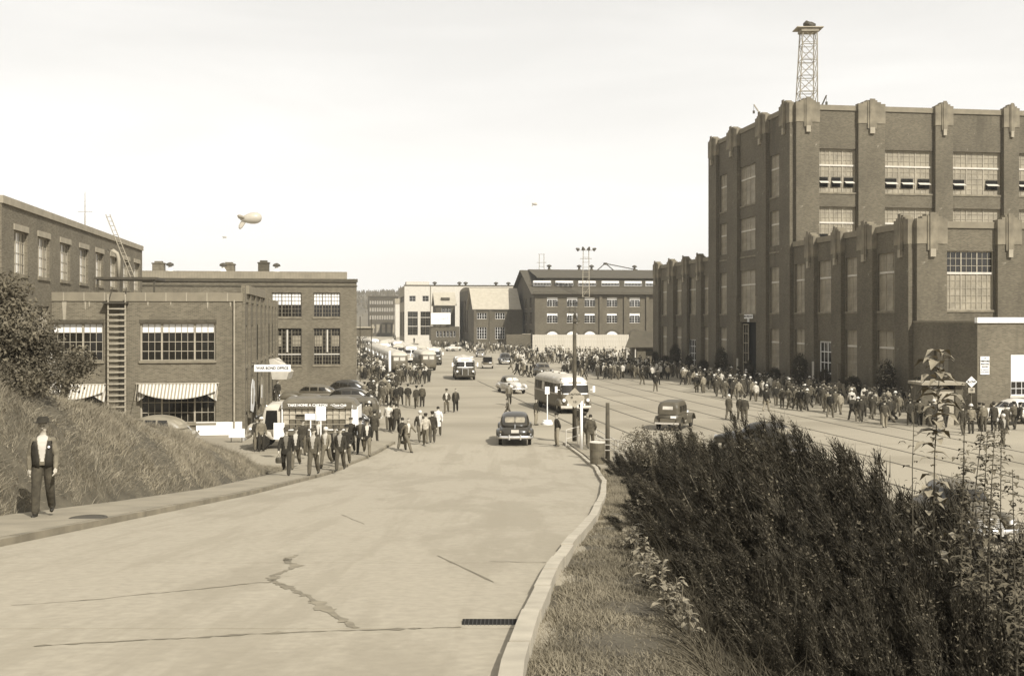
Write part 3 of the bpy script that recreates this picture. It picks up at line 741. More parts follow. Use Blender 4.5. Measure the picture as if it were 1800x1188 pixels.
# awnings
def awning(W, p0, p1, z, label):
    Mx = Matrix.Translation(W.B.location) @ Matrix.Rotation(W.B.rotation_euler[2], 4, 'Z')
    a0, a1 = W.a(p0), W.a(p1); w_ = a1-a0
    o = empty('awning', Mx @ Vector(W.loc(a0, -.02, z)), W.B.rotation_euler[2]+W.phi, label, 'awning')
    n = 24; V = []; Q = []
    for k in range(7):
        t = k/6
        for i in range(n+1):
            s_ = i/n; droop = 1-abs(2*s_-1)**2.2
            out_ = -(.12+t*.85*(.35+.65*droop)); zz = -t*(.42 + .42*droop)
            V.append((s_*w_, out_, zz))
    for k in range(6):
        for i in range(n): Q.append((k*(n+1)+i, k*(n+1)+i+1, (k+1)*(n+1)+i+1, (k+1)*(n+1)+i))
    me = np_mesh('canopy', V, Q, M['canvas'], smooth=True); c = inst('canopy', me, o)
    md = c.modifiers.new('thick', 'SOLIDIFY'); md.thickness = .02
    for s_, sg in ((0, 1), (w_, -1)):
        b = MB(); pts = [(s_, -.1, -.05), (s_+sg*.55, -.55, -.55), (s_+sg*.35, -.5, -.75), (s_-sg*.02, -.25, -1.0), (s_-sg*.1, -.15, -.5)]
        b.prism(pts, (0, .05, .02)); b.build('side_wing', M['canvas'], o)
    b = MB(); b.tube([(-.15, -.08, .03), (w_+.15, -.08, .03)], .05, 6); b.tube([(-.1, -.1, 0), (-.05, -.95, -.9)], .02, 4); b.tube([(w_+.1, -.1, 0), (w_+.05, -.95, -.9)], .02, 4); b.build('frame', M['steel'], o)
awning(w1, 244, 381, 3.05, 'striped canvas awning sagging over the ground floor window right of the ladder')
awning(w1, 50, 184, 3.05, 'striped canvas awning half hidden behind the bank left of the ladder')
# wall ladder
Mx1 = Matrix.Translation(L1.location) @ Matrix.Rotation(GR, 4, 'Z')
ld = empty('wall_ladder', Mx1 @ Vector(w1.loc((w1.a(193)+w1.a(223))/2, -.45, 0)), GR, 'steel ladder with close rungs up the front of the low brick office', 'ladder')
hw = (w1.a(223)-w1.a(193))/2; top = Zat(533, Y1)
for sx in (-1, 1):
    b = MB(); b.box(sx*hw-.035, sx*hw+.035, -.04, .04, .2, top+.5); b.build('rail', M['sash'], ld)
nr = int((top-.4)/.335); 
b = MB(); b.box(-hw-.03, hw+.03, -.075, -.042, 0, .075); rm = b.mesh('rung', M['sash'])
for k in range(nr+1): inst('rung', rm, ld, (0, 0, .4+k*.335))
b = MB(); b.box(hw*.35, hw*.75, .1, .3, .2, top-.1); b.build('back_channel', M['iron'], ld)
b = MB(); b.box(-hw-.3, hw+.1, -.15, .5, top-.05, top+.03); b.tube([(-hw, 0, top), (-hw*.6, .3, top+.9)], .03, 4); b.tube([(hw, 0, top), (hw, .3, top+.9)], .03, 4); b.build('bracket', M['iron'], ld)
# ---------------- left rear three storey
Y0 = 55.0
L0 = empty('rear_office_building', (-31.0+.1497*(93-55), Y0, 0), GR, 'three storey brick building with stone lintels rising behind the low office', 'building')
K0 = 93*(608-248)
D0 = (93-Y0)/math.cos(GR)
w0 = Wall(L0, 0, 0, R(90), D0, 12.75, M['brick'])
for Yw in (58.5, 62.9, 67.7, 72.5, 77.1, 81.8, 86.5, 90.8):
    a = (Yw-Y0)/math.cos(GR)-.2; w_ = 2.4
    w0.window(a-w_/2, a+w_/2, 9.2, 11.45, 6, 4, mull=(2, 4), bars='sash', paint='glass', depth=.2)
    b = MB(); b.box(-.12, w_+.12, -.06, .1, 0, .32); w0.mb('lintel', b, M['conc'], a-w_/2, 0, 11.46)
    for dx, v in ((.1, .3), (1.0, .42), (1.7, .3)):
        b = MB(); b.box(0, v, -.006, 0, 0, 2.1); w0.mb('curtain', b, M['panew'] if dx == 1.0 else M['pane'], a-w_/2+dx, .2, 9.3)
    w0.window(a-w_/2, a+w_/2, 5.4, 7.6, 6, 4, mull=(2, 4), bars='sash', paint='glass', depth=.2)
w0.build(); b = MB(); b.box(-.05, D0+.05, -.1, .3, 0, .38); w0.mb('coping', b, M['conc'], 0, 0, 12.62)
shell(L0, -25, 0, 0, D0, 12.7, M['brick'], ('e',), roofz=12.2)
Mx0 = Matrix.Translation(L0.location) @ Matrix.Rotation(GR, 4, 'Z')
an = empty('radio_mast', Mx0 @ Vector((-1.2, 23.2, 12.2)), 0, 'thin radio mast with a crossbar on the rear office roof', 'mast')
b = MB(); b.tube([(0,0,0),(0,0,3.6)], .05, 5, rs=[.06, .015]); b.build('pole', M['steel'], an)
b = MB(); b.tube([(-.5,0,2.2),(.5,0,2.2)], .012, 4); b.build('crossbar', M['steel'], an)
# roof platform, gooseneck vent and sloping ladder on the low roof
pf = empty('roof_platform', Mx1 @ Vector((w1.a(185)-WL, 6, 8.0)), GR, 'dark timber platform on the low roof below the rear windows', 'platform')
b = MB(); b.box(-1.6, 2.2, -1.6, 1.6, 1.35, 1.5); b.build('deck', M['iron'], pf)
for sx in (-1.4, 0, 2.0):
    b = MB(); b.box(sx-.06, sx+.06, -1.5, -1.38, 0, 1.34); b.build('leg', M['iron'], pf)
gv = empty('gooseneck_vent', Mx1 @ Vector((w1.a(172)-WL, 6, 9.5)), GR, 'pale gooseneck vent pipe on the roof platform', 'vent')
b = MB(); b.tube([(0,0,0),(0,0,1.2),(-.1,0,1.55),(-.35,0,1.75),(-.65,0,1.7)], .12, 10); b.build('pipe', M['jointp'], gv, smooth=True)
rl = empty('roof_ladder', Mx1 @ Vector((w1.a(190)-WL, 6, 9.5)), GR, 'wooden ladder leaning from the roof platform to the rear parapet', 'ladder')
pA, pB = Vector((.3,0,0)), Vector((-1.4,.8,4.1)); dv = Vector((.28,0,0))
for s_ in (-1, 1):
    b = MB(); b.tube([pA+dv*s_*.45, pB+dv*s_*.45], .028, 4); b.build('rail', M['sash'], rl)
for k in range(14):
    c = pA+(pB-pA)*(k+.5)/14; b = MB(); b.tube([c-dv*.45, c+dv*.45], .018, 4); b.build('rung', M['sash'], rl)
# ---------------- left middle brick hall
Y2 = 105.0
L2 = empty('brick_hall', (Xat(627, Y2), Y2, 0), GR, 'plain brick hall with big steel windows and a pale roof monitor left of the street', 'building')
W2 = 42.0; w2 = Wall(L2, -W2, 0, 0, W2, 10.62, M['brick'])
for p0, p1 in ((551, 598), (478, 530), (405, 457)):
    w2.window(w2.a(p0), w2.a(p1), 7.1, 9.4, 9, 6, mull=(3, 6), blind=.5, bars='sashd', sill=True)
    o = w2.window(w2.a(p0), w2.a(p1), 2.6, 6.05, 9, 9, mull=(3, 6), bars='sashd', sill=True)
    ww = w2.a(p1)-w2.a(p0)
    b = MB(); b.box(.1, ww*.32, -.006, 0, 1.75, 2.75); b.box(ww*.69, ww-.1, -.006, 0, 1.75, 2.75); b.build('blind', M['pane'], o)
    b = MB(); b.box(ww*.49, ww*.54, -.09, -.05, 1.2, 3.3); b.box(.06, ww-.06, -.09, -.05, .95, 1.05); b.build('bar', M['offwhite'], o)
w2.build()
b = MB(); b.box(-.1, W2+.1, -.12, .3, 0, .3); b.box(-.05, W2+.05, -.06, -.002, -.45, -.3); w2.mb('cornice', b, M['brick_dark'], 0, 0, 10.4)
shell(L2, -W2, 0, 0, 34, 10.62, M['brick'], ('s',), roofz=10.3)
b = MB(); b.box(-W2+2, -.9, 3, 12, 10.3, 11.5); b.build('roof_monitor', M['corr'], L2)
Mx2 = Matrix.Translation(L2.location) @ Matrix.Rotation(GR, 4, 'Z')
for px, w_, h_, m_, lb in ((389, 1.1, 1.05, 'brick', 'square brick chimney, leftmost on the hall roof monitor'), (454, 1.05, 1.25, 'brick_dark', 'dark brick chimney in the middle of the hall roof monitor'), (257, 1.1, 1.1, 'brick', 'brick chimney beside the end of the rear office')):
    a = w2.a(px)-W2; o = empty('chimney', Mx2 @ Vector((a, 7, 11.5)), GR, lb, 'chimney')
    b = MB(); b.box(-w_/2, w_/2, -w_/2, w_/2, 0, h_*.75); b.build('stack', M[m_], o)
    b = MB(); b.box(-w_/2-.06, w_/2+.06, -w_/2-.06, w_/2+.06, h_*.751, h_*.85); b.box(-w_/3, w_/3, -w_/3, w_/3, h_*.851, h_); b.build('cap', M[m_], o)
def rvent(name, loc, s, mt, label, group=None):
    o = empty(name, loc, 0, label, 'roof vent', group)
    b = MB(); b.lathe([(.42*s, 0), (.2*s, .35*s), (.2*s, .6*s)], 10); b.build('base', mt, o)
    b = MB(); b.lathe([(.22*s, .6*s), (.48*s, .68*s), (.42*s, .9*s), (.1*s, 1.05*s)], 10); b.build('hood', mt if name == 'x' else M['iron'], o)
for px in (288, 385, 482): rvent('roof_ventilator', Mx2 @ Vector((w2.a(px)-W2, 3.6, 11.49)), .8, M['white'], 'white cone ventilator on the hall roof monitor', 'white cone ventilators on the brick hall')
# ---------------- far buildings
def fwin(W, pxs, z0, z1, w_, cols=2, rows=3, **k):
    for px in pxs: a = W.a(px); W.window(a-w_/2, a+w_/2, z0, z1, cols, rows, **k)
def gable(B, x0, x1, y0, y1, ze, zr, mt, mr, over=.5, gx0=True, gx1=True, rt=.18):
    """ridge along local x"""
    ym = (y0+y1)/2; b = MB()
    for x, s_ in ((x0, 1), (x1, -1)):
        pts = [(x, y0, ze), (x, y1, ze), (x, ym, zr)]; b.prism(pts, (s_*.3, 0, 0))
    b.build('gable_wall', mt, B)
    k = (zr-ze)/(ym-y0); zo = ze-k*over
    for s_ in (-1, 1):
        yo = y0-over if s_ < 0 else y1+over; b = MB()
        b.prism([(x0-over, yo, zo+.02), (x0-over, ym, zr+.02), (x0-over, ym, zr+rt+.02), (x0-over, yo, zo+rt+.02)], (x1-x0+2*over, 0, 0)); b.build('roof', mr, B)
# B8 dark roofed brick shop
Y8 = 250.0; x8 = Xat(940, Y8)
B8 = empty('dark_roofed_shop', (x8, Y8, 0), GR, 'large brick shop with a dark gabled roof, clerestory and arched ground windows', 'building')
L8, D8 = 46.0, 31.0; w8 = Wall(B8, 0, 0, 0, L8, 13.0, M['brick_far'])
for i, px in enumerate((971, 1006, 1037, 1076, 1116, 1158)):
    a = w8.a(px)
    for z0, z1 in ((9.9, 12.0), (6.2, 8.5)):
        w8.window(a-1.25, a+1.25, z0, z1, 4, 4, mull=(2,), bars='sashw', depth=.3)
        b = MB(); b.box(0, 2.3, 0, .02, 0, .55); w8.mb('blind', b, M['panew'], a-1.15, .24, z1-.62)
        if i < 2 or i == 4:
            b = MB(); b.prism([(0,0,0),(.5,0,0),(.12,0,-.9)][::-1], (0,-.02,0)); b.prism([(2.5,0,0),(2.38,0,-.9),(2.0,0,0)][::-1], (0,-.02,0)); w8.mb('curtain', b, M['panew'], a-1.25, .2, z1-.05)
    # arched window
    b = MB(); pts = [(-1.5, 0, 0), (-1.5, 0, 2.0)]+[(-1.5*math.cos(t), 0, 2.0+1.45*math.sin(t)) for t in [math.pi*j/10 for j in range(11)]][1:]+[(1.5, 0, 0)]
    b.prism(pts, (0, .05, 0)); o = w8.mb('arched_window', b, M['panew'] if i != 4 else M['glass'], a, -.06, 0.9)
    b = MB()
    for j in range(10):
        t0, t1 = math.pi*j/10, math.pi*(j+1)/10
        b.prism([(-1.5*math.cos(t0),0,1.45*math.sin(t0)), (-1.95*math.cos(t0),0,1.9*math.sin(t0)), (-1.95*math.cos(t1),0,1.9*math.sin(t1)), (-1.5*math.cos(t1),0,1.45*math.sin(t1))], (0, .12, 0))
    b.build('arch', M['brick_dark'], o, loc=(0, -.1, 2.0))
w8.build()
b = MB(); b.box(-.4, L8, -.5, .2, 0, .7); w8.mb('cornice', b, M['brick_dark'], 0, 0, 12.5)
for px in (1053, 1096, 1135): b = MB(); b.box(0, .7, -.4, -.002, 0, 12.4); w8.mb('pilaster', b, M['brick_far'], w8.a(px), 0, 0)
w8w = Wall(B8, 0, D8, R(-90), D8, 13.0, M['brick_dark'])
for k in range(4):
    a = 3+k*7
    for z0, z1 in ((9.6, 12), (5.9, 8.7), (1.5, 4.7)): w8w.window(a, a+2.8, z0, z1, 3, 4, bars='sashd')
w8w.build(); shell(B8, 0, L8, 0, D8, 13.0, M['brick_far'], ('s', 'w'), roofz=12.8)
gable(B8, 0, L8, 0, D8, 13.0, 18.6, M['brick_dark'], M['roofd'], 1.0)
# clerestory dormer
b = MB(); b.prism([(3.0, 3.7, 13.9), (3.0, D8/2, 18.3), (3.0, 3.7, 16.35)][::-1], (L8-3, 0, 0)); b.build('clerestory_wall', M['roofd'], B8)
wc = Wall(B8, 3.0, 3.15, 0, L8-3, 16.3, M['roofd'], 14.0)
for px in (953, 992, 1032, 1073, 1113, 1150): a = wc.a(px); wc.window(a-2.1, a+2.1, 14.7, 15.9, 12, 2, bars='sashw', paint='glass', sill=False, depth=.1); b = MB(); b.box(0, 4.0, 0, .02, 0, .45); wc.mb('blind', b, M['panew'], a-2.0, .05, 15.4)
wc.build('clerestory')
b = MB(); b.prism([(1.0, 2.7, 16.42), (1.0, D8/2+.2, 18.85), (1.0, D8/2+.2, 19.0), (1.0, 2.7, 16.6)], (L8-1, 0, 0)); b.build('clerestory_roof', M['roofd'], B8)
M8 = Matrix.Translation(B8.location) @ Matrix.Rotation(GR, 4, 'Z')
for px in (981, 1037, 1060, 1140): rvent('ridge_ventilator', M8 @ Vector((w8.a(px)+.8, D8/2, 18.8)), 1.3, M['roofd'], 'dark mushroom ventilator on the ridge of the dark roofed shop', 'dark ridge ventilators')
# jib on ridge
o = empty('ridge_derrick', M8 @ Vector((w8.a(1088)+.5, D8/2, 18.9)), GR, 'dark sloping derrick on the ridge of the dark roofed shop', 'crane')
b = MB(); b.tube([(-2, 0, 0), (0, 0, 1.7)], .12, 5); b.tube([(2, 0, 0), (0, 0, 1.7)], .12, 5); b.build('frame', M['iron'], o)
b = MB(); b.tube([(0, 0, 1.6), (8, 0, .1)], .12, 5); b.lathe([(.5, 0), (.5, .5)], 8, (0, 0, 1.3)); b.build('jib', M['iron'], o)
# floodlight towers behind
def floodmast(px0, px1, ytop, Y, zb, lights, label):
    x0, x1 = Xat(px0, Y), Xat(px1, Y); h = Zat(ytop, Y)-zb; o = empty('floodlight_mast', ((x0+x1)/2, Y, zb), 0, label, 'floodlight mast'); hw_ = (x1-x0)/2
    for s_ in (-1, 1): b = MB(); b.tube([(s_*hw_, 0, 0), (s_*hw_*.8, 0, h)], .09, 5); b.build('leg', M['steel'], o)
    b = MB(); n = int(h/1.1)
    for k in range(n): z = k*1.1; b.tube([(-hw_, 0, z), (hw_, 0, z+.0)], .04, 4)
    for k in range(0, n//2, 2): b.tube([(-hw_, 0, k*1.1), (hw_, 0, k*1.1+2.2)], .04, 4)
    b.build('brace', M['steel'], o)
    b = MB(); b.tube([(-hw_*1.7, 0, h*.82), (hw_*1.7, 0, h*.82)], .06, 4); b.tube([(-hw_*(2.3 if lights else 1.2), 0, h), (hw_*(2.3 if lights else 1.2), 0, h)], .06, 4); b.build('crossarm', M['steel'], o)
    for k in range(lights):
        t = -1+2*k/(lights-1); b = MB(); b.tube([(t*hw_*2.2, 0, h+.1), (t*hw_*2.2+.55*t, -.3, h+.9-.5*abs(t))], .3, 8, rs=[.45, .15]); b.build('floodlight', M['iron'], o)
floodmast(1024, 1036, 440, 247, 12.0, 4, 'steel mast with four dark floodlights in front of the dark roof')
floodmast(947, 957, 447, 290, 12.0, 0, 'bare twin pole mast behind the dark roofed shop')
# B7 brick with light gable roof
Y7 = 262.0; B7 = empty('pale_roofed_shop', (Xat(833, Y7), Y7, 0), GR, 'brick building with a pale steep roof and white barred windows beside the dark roofed shop', 'building')
L7 = Xat(905, Y7)-Xat(833, Y7); w7 = Wall(B7, 0, 0, 0, L7+2, 9.6, M['brick_far'])
for px in (847, 879):
    a = w7.a(px); w7.window(a-1.15, a+1.15, 7.1, 8.6, 4, 2, bars='sashw', mull=(1, 2, 3), depth=.15); w7.window(a-1.15, a+1.15, 2.4, 5.2, 4, 4, bars='sashw', mull=(1, 2, 3), depth=.15)
w7.build(); shell(B7, 0, L7+2, 0, 13, 9.6, M['brick_far'], ('s',), roofz=9.4); gable(B7, 0, L7+1.2, 0, 13, 9.6, 14.4, M['brick_far'], M['roofl'], .4)
for px in (835, 862, 896): b = MB(); b.box(-.3, .3, -.25, -.002, 0, 9.2); w7.mb('pilaster', b, M['brick_far'], w7.a(px), 0, 0)
# B6 tall block with narrow windows
Y6 = 285.0; B6 = empty('round_topped_block', (Xat(826, Y6), Y6, 0), GR, 'tall pale brick block with a curved parapet and tall narrow windows', 'building')
w6 = Wall(B6, 0, 26, R(-90), 26, 14.6, M['brick_far'])
for k in range(4): w6.window(2+k*6, 4.6+k*6, 3.5, 12.0, 2, 8, bars='sashd')
w6.build(); shell(B6, 0, 17, 0, 26, 14.6, M['brick'], ('w',), roofz=14.4)
b = MB(); pts = [(0, y, z) for y, z in [(0, 14.61)]+[(26*j/12, 14.61+1.0*math.sin(math.pi*min(1, j/12))**.5) for j in range(1, 12)]+[(26, 14.61)]]; b.prism(pts, (17, 0, 0)); b.build('curved_parapet', M['band'], B6)
# B5 gabled dormer house
Y5 = 300.0; B5 = empty('dormer_roofed_block', (Xat(766, Y5), Y5, 0), GR, 'dark brick block with a pale gable roof and arched windows behind the billboard', 'building')
L5 = Xat(800, Y5)-Xat(766, Y5); w5 = Wall(B5, 0, 0, 0, L5, 11.0, M['brick_dark'])
fwin(w5, (779, 785, 791), 8.4, 10.2, .8, 2, 3, bars='sashw', sill=False); fwin(w5, (775, 795), 2, 5, 1.2, 2, 4, bars='sashw')
w5.build(); shell(B5, 0, L5, 0, 10, 11.0, M['brick_dark'], ('s',), roofz=10.9); gable(B5, 0, L5, 0, 10, 11.0, 14.3, M['brick_dark'], M['roofl'], .4)
b = MB(); b.box(1.6, 3.9, 1.2, 3.0, 12.3, 13.0); b.build('skylight', M['roofd'], B5)
# shed and billboard
Ys = 284.0; B9 = empty('low_shed', (Xat(757, Ys), Ys, 0), GR, 'low brick shed with a row of small windows under the billboard', 'shed')
w9 = Wall(B9, 0, 0, 0, 7.4, 5.2, M['brick_far']); fwin(w9, (769, 775, 781, 787, 793, 799), 2.6, 4.1, .55, 1, 2, bars='sashw', sill=False); w9.build(); shell(B9, 0, 7.4, 0, 5, 5.2, M['brick_far'], ('s',), roofz=5.1)
bb = empty('billboard', (Xat(775, Ys), Ys-.3, 5.2), GR, 'white billboard with faint line drawing standing above the low shed', 'billboard')
b = MB(); b.box(-2.5, 2.5, -.1, .05, .6, 3.5); b.build('panel', M['white'], bb)
b = MB(); b.box(-2.6, 2.6, -.06, .07, .5, .58); b.box(-2.6, 2.6, -.06, .07, 3.52, 3.62); b.build('frame', M['sashd'], bb)
b = MB()
for (x0, x1, z0, z1) in ((-1.6,-.6,1.3,1.36),(-1.6,-.6,1.9,1.96),(-1.6,-1.54,1.36,1.9),(-.66,-.6,1.36,1.9),(-.3,.9,1.9,1.97),(.5,1.7,2.0,2.06),(1.2,1.26,2.0,2.6),(1.7,1.76,1.8,2.7)): b.box(x0, x1, -.13, -.102, z0, z1)
b.build('drawing', M['signg'], bb)
for sx in (-2.2, 0, 2.2): b = MB(); b.tube([(sx, .1, 0), (sx, .1, 2)], .06, 4); b.tube([(sx, .1, 2.6), (sx, 1.8, 0)], .05, 4); b.build('post', M['wood'], bb)
# B4 long light building
Y4 = 330.0; B4 = empty('long_pale_workshop', (Xat(711, Y4), Y4, 0), GR, 'long pale flat roofed workshop with big square windows at the end of the street', 'building')
L4 = Xat(915, Y4)-Xat(711, Y4); w4 = Wall(B4, 0, 0, 0, L4, 17.1, M['offwhite'])
for px in (725, 748): a = w4.a(px); w4.window(a-.95, a+.95, 12.4, 14.1, 2, 2, bars='sashw', sill=False)
for px in (725.5, 748): a = w4.a(px); w4.window(a-1.5, a+1.5, 2.4, 9.4, 4, 8, mull=(2,), trans=(3, 6), bars='sashd', sill=False)
w4.build(); w4w = Wall(B4, 0, 30, R(-90), 30, 17.1, M['conc']); w4w.window(4, 14, 2, 9.4, 5, 8, bars='sashd'); w4w.window(17, 27, 2, 9.4, 5, 8, bars='sashd'); w4w.window(5, 26, 12.4, 14.1, 8, 2, bars='sashd'); w4w.build()
shell(B4, 0, L4, 0, 30, 17.1, M['offwhite'], ('s', 'w'), roofz=16.9); b = MB(); b.box(-.2, L4, -.2, .3, 0, .25); w4.mb('coping', b, M['brick_dark'], 0, 0, 17.11)
b = MB(); b.box(1, 8, 8, 16, 16.9, 18.6); b.build('penthouse', M['offwhite'], B4); b = MB(); b.box(7.67, 7.85, -.12, -.002, 0, 17.05); w4.mb('downpipe', b, M['sashd'])
M4 = Matrix.Translation(B4.location) @ Matrix.Rotation(GR, 4, 'Z')
for px in (766, 810, 821, 875, 897): rvent('rooftop_ventilator', M4 @ Vector((w4.a(px), 4, 16.9)), 1.5, M['roofd'], 'dark round ventilator on the long pale workshop roof', 'ventilators on the long pale workshop')
# B3 far many windowed
Y3 = 470.0; B3 = empty('far_office_block', (Xat(700, Y3), Y3, 0), GR, 'distant five storey brick block with even rows of windows', 'building')
L3 = Xat(700, Y3)-Xat(648.5, Y3); w3 = Wall(B3, -L3, 0, 0, L3, 16.6, M['brick_dark'])
for k in range(12):
    a = .75+k*L3/12.3
    for z0, z1 in ((13.7, 15.0), (10.5, 12.1), (7.2, 8.9)): w3.window(a-.28, a+.28, z0, z1, 1, 2, bars='sashw', paint='pane', sill=False, depth=.1)
for k in range(5): a = 1.6+k*2.3; w3.window(a-.7, a+.7, 1.5, 5.2, 2, 3, bars='sash', paint='pane', sill=False, depth=.1)
w3.build(); shell(B3, -L3, 0, 0, 14, 16.6, M['brick_dark'], ('s',), roofz=16.5); b = MB(); b.box(-.3, L3+.3, -.3, .1, 0, .5); w3.mb('cornice', b, M['brick_dark'], 0, 0, 16.6); b = MB(); b.box(0, L3, -.1, -.002, 13.2, 15.4); 
o = empty('pale_far_tower', (Xat(702, 450), 450, 0), GR, 'narrow pale building squeezed between the distant block and the pale workshop', 'building')
b = MB(); b.box(-1.6, 2.6, 0, 10, 0, 13.5); b.build('wall', M['offwhite'], o); b = MB(); b.box(-1.8, 2.8, -.2, 10.2, 13.501, 15.6); b.build('roof', M['conc'], o)
# overhead walkway at left of the street
o = empty('covered_walkway', (Xat(630, 200), 200, 0), GR, 'flat roofed covered walkway jutting from behind the brick hall', 'walkway')
b = MB(); b.box(-6, 3.0, 0, 4, 5.4, 5.65); b.build('roof', M['conc'], o); b = MB(); b.box(-6, 2.6, .3, 3.7, 3.9, 5.39); b.build('side_panel', M['brick_far'], o)
for x in (2.3,): b = MB(); b.box(x, x+.15, .3, .45, 0, 3.89); b.build('post', M['sashd'], o)
for px in (633, 653):
    Yq = 120; o = empty('thin_wire_pole', (Xat(px, Yq), Yq, 0), 0, 'thin dark pole at the crowded street edge, %s' % ('nearer the brick hall' if px == 633 else 'nearer the buses'), 'pole')
    b = MB(); b.tube([(0,0,0),(0,0,Zat(556, Yq))], .045, 5); b.build('shaft', M['iron'], o)
# pale board fence across the plaza end and the little gatehouse
Yf = 232.0; fx0, fx1 = Xat(936, Yf), Xat(1106, Yf)
fe = empty('board_fence', (fx0, Yf, 0), R(1.5), 'tall pale board fence in front of the dark roofed shop', 'fence')
fh = CZ-(588-HY)*Yf/F; n = 40; fw = (fx1-fx0)/n
b = MB(); b.box(.01, fw-.01, 0, .06, 0, fh); fm_ = b.mesh('board', M['canvasw'])
for k in range(n): inst('board', fm_, fe, (k*fw, random.uniform(-.02, .02), random.uniform(-.04, .02)))
b = MB(); b.box(0, fx1-fx0, .07, .15, .5, .7); b.box(0, fx1-fx0, .07, .15, fh-.6, fh-.4); b.build('rail', M['wood'], fe)
f2 = empty('brick_yard_wall', (Xat(890, Yf+4), Yf+4, 0), R(3), 'dull brick yard wall left of the pale board fence', 'wall'); b = MB(); b.box(0, 5.2, 0, .3, 0, fh); b.build('wall_panel', M['brick_far'], f2); b = MB(); b.box(3.4, 5.25, -.05, .35, fh+.001, fh+.12); b.build('coping', M['conc'], f2)
Yb = 175.0; bo = empty('gatehouse', (Xat(1119, Yb), Yb, 0), GR, 'small gatehouse with a dark gabled roof beside the far end of the machine shop', 'gatehouse')
b = MB(); b.box(0, 6, 0, 4, 0, 2.6); b.build('wall', M['brick_far'], bo)
b = MB(); b.prism([(-2.0, -.6, 2.5), (7, -.6, 2.5), (6.6, 2, 5.0), (-.3, 2, 5.0)], (0, .01, .1)); b.prism([(-2.0, -.6, 2.5), (-.3, 2, 5.0), (-.6, 4.6, 2.5)], (.02, 0, .1)); b.build('roof', M['roofd'], bo)
b = MB(); b.box(-1.7, -1.55, -.3, -.15, 0, 2.45); b.box(-.35, -.2, -.3, -.15, 0, 2.45); b.build('porch_post', M['offwhite'], bo)
b = MB(); b.box(1.5, 3.2, -.05, -.002, 1.2, 2.1); b.build('window', M['carglass'], bo)
# ================================================================ vehicles (local +x is forward, z up, wheels on z=0)
def sgp(c, p): return math.copysign(abs(c)**(2/p), c)
class Shell:
    """stack of rounded rectangles: levels (z, x_rear, x_front, width, p)"""
    def __init__(s, lv): s.lv = lv
    def at(s, z):
        lv = s.lv; z = max(lv[0][0], min(lv[-1][0], z))
        for a, b in zip(lv[:-1], lv[1:]):
            if z <= b[0]+1e-9:
                t = (z-a[0])/(b[0]-a[0]+1e-9); return [a[i]+(b[i]-a[i])*t for i in range(5)]
    def ring(s, z, n=40):
        _, xr, xf, w_, p = s.at(z); xc, L = (xr+xf)/2, xf-xr
        return [(xc+L/2*sgp(math.cos(t), p), w_/2*sgp(math.sin(t), p), z) for t in [2*math.pi*k/n for k in range(n)]]
    def add(s, mb, m=0, mfun=None, n=40, extra=()):
        zs = sorted({l[0] for l in s.lv} | set(extra)); R_ = [s.ring(z, n) for z in zs]
        idx = [[mb.pt(p) for p in r] for r in R_]
        for k in range(len(idx)-1):
            mm = mfun((zs[k]+zs[k+1])/2) if mfun else m
            for j in range(n): mb.f.append([idx[k][j], idx[k][(j+1)%n], idx[k+1][(j+1)%n], idx[k+1][j]]); mb.m.append(mm)
        mb.f.append(idx[0][::-1]); mb.m.append(m); mb.f.append(idx[-1]); mb.m.append(mfun(zs[-1]+.01) if mfun else m)
    def side(s, x, z, sg):
        _, xr, xf, w_, p = s.at(z); u = min(.995, abs(2*(x-(xr+xf)/2)/(xf-xr))); return sg*w_/2*(1-u**p)**(1/p)
    def end(s, y, z, sg):
        _, xr, xf, w_, p = s.at(z); u = min(.995, abs(2*y/w_)); return (xr+xf)/2+sg*(xf-xr)/2*(1-u**p)**(1/p)
    def patch_side(s, mb, x0, x1, z0, z1, sg, e=.012, nx=5, nz=3, x0t=None, x1t=None, m=0):
        x0t = x0 if x0t is None else x0t; x1t = x1 if x1t is None else x1t; G_ = []
        for j in range(nz+1):
            t = j/nz; z = z0+(z1-z0)*t; a, b = x0+(x0t-x0)*t, x1+(x1t-x1)*t
            G_.append([mb.pt((a+(b-a)*i/nx, s.side(a+(b-a)*i/nx, z, sg)+sg*e, z)) for i in range(nx+1)])
        for j in range(nz):
            for i in range(nx):
                q = [G_[j][i], G_[j][i+1], G_[j+1][i+1], G_[j+1][i]]; mb.f.append(q if sg < 0 else q[::-1]); mb.m.append(m)
    def patch_end(s, mb, y0, y1, z0, z1, sg, e=.012, ny=8, nz=3, m=0, rnd=0):
        G_ = []
        for j in range(nz+1):
            t = j/nz; z = z0+(z1-z0)*t; k = 1-rnd*abs(2*t-1)**3
            G_.append([mb.pt((s.end(y, z, sg)+sg*e, y, z)) for y in [((y0+y1)/2+(y1-y0)/2*k*(2*i/ny-1)) for i in range(ny+1)]])
        for j in range(nz):
            for i in range(ny):
                q = [G_[j][i], G_[j][i+1], G_[j+1][i+1], G_[j+1][i]]; mb.f.append(q if sg > 0 else q[::-1]); mb.m.append(m)
def loftx(mb, st, m=0, n=20, cy=0):
    R_ = []
    for x, w_, z0, z1, p in st:
        zc, h = (z0+z1)/2, (z1-z0)/2
        R_.append([(x, cy+w_*sgp(math.sin(t), p), zc+h*sgp(math.cos(t), p)) for t in [2*math.pi*k/n for k in range(n)]])
    mb.rings(R_, m)
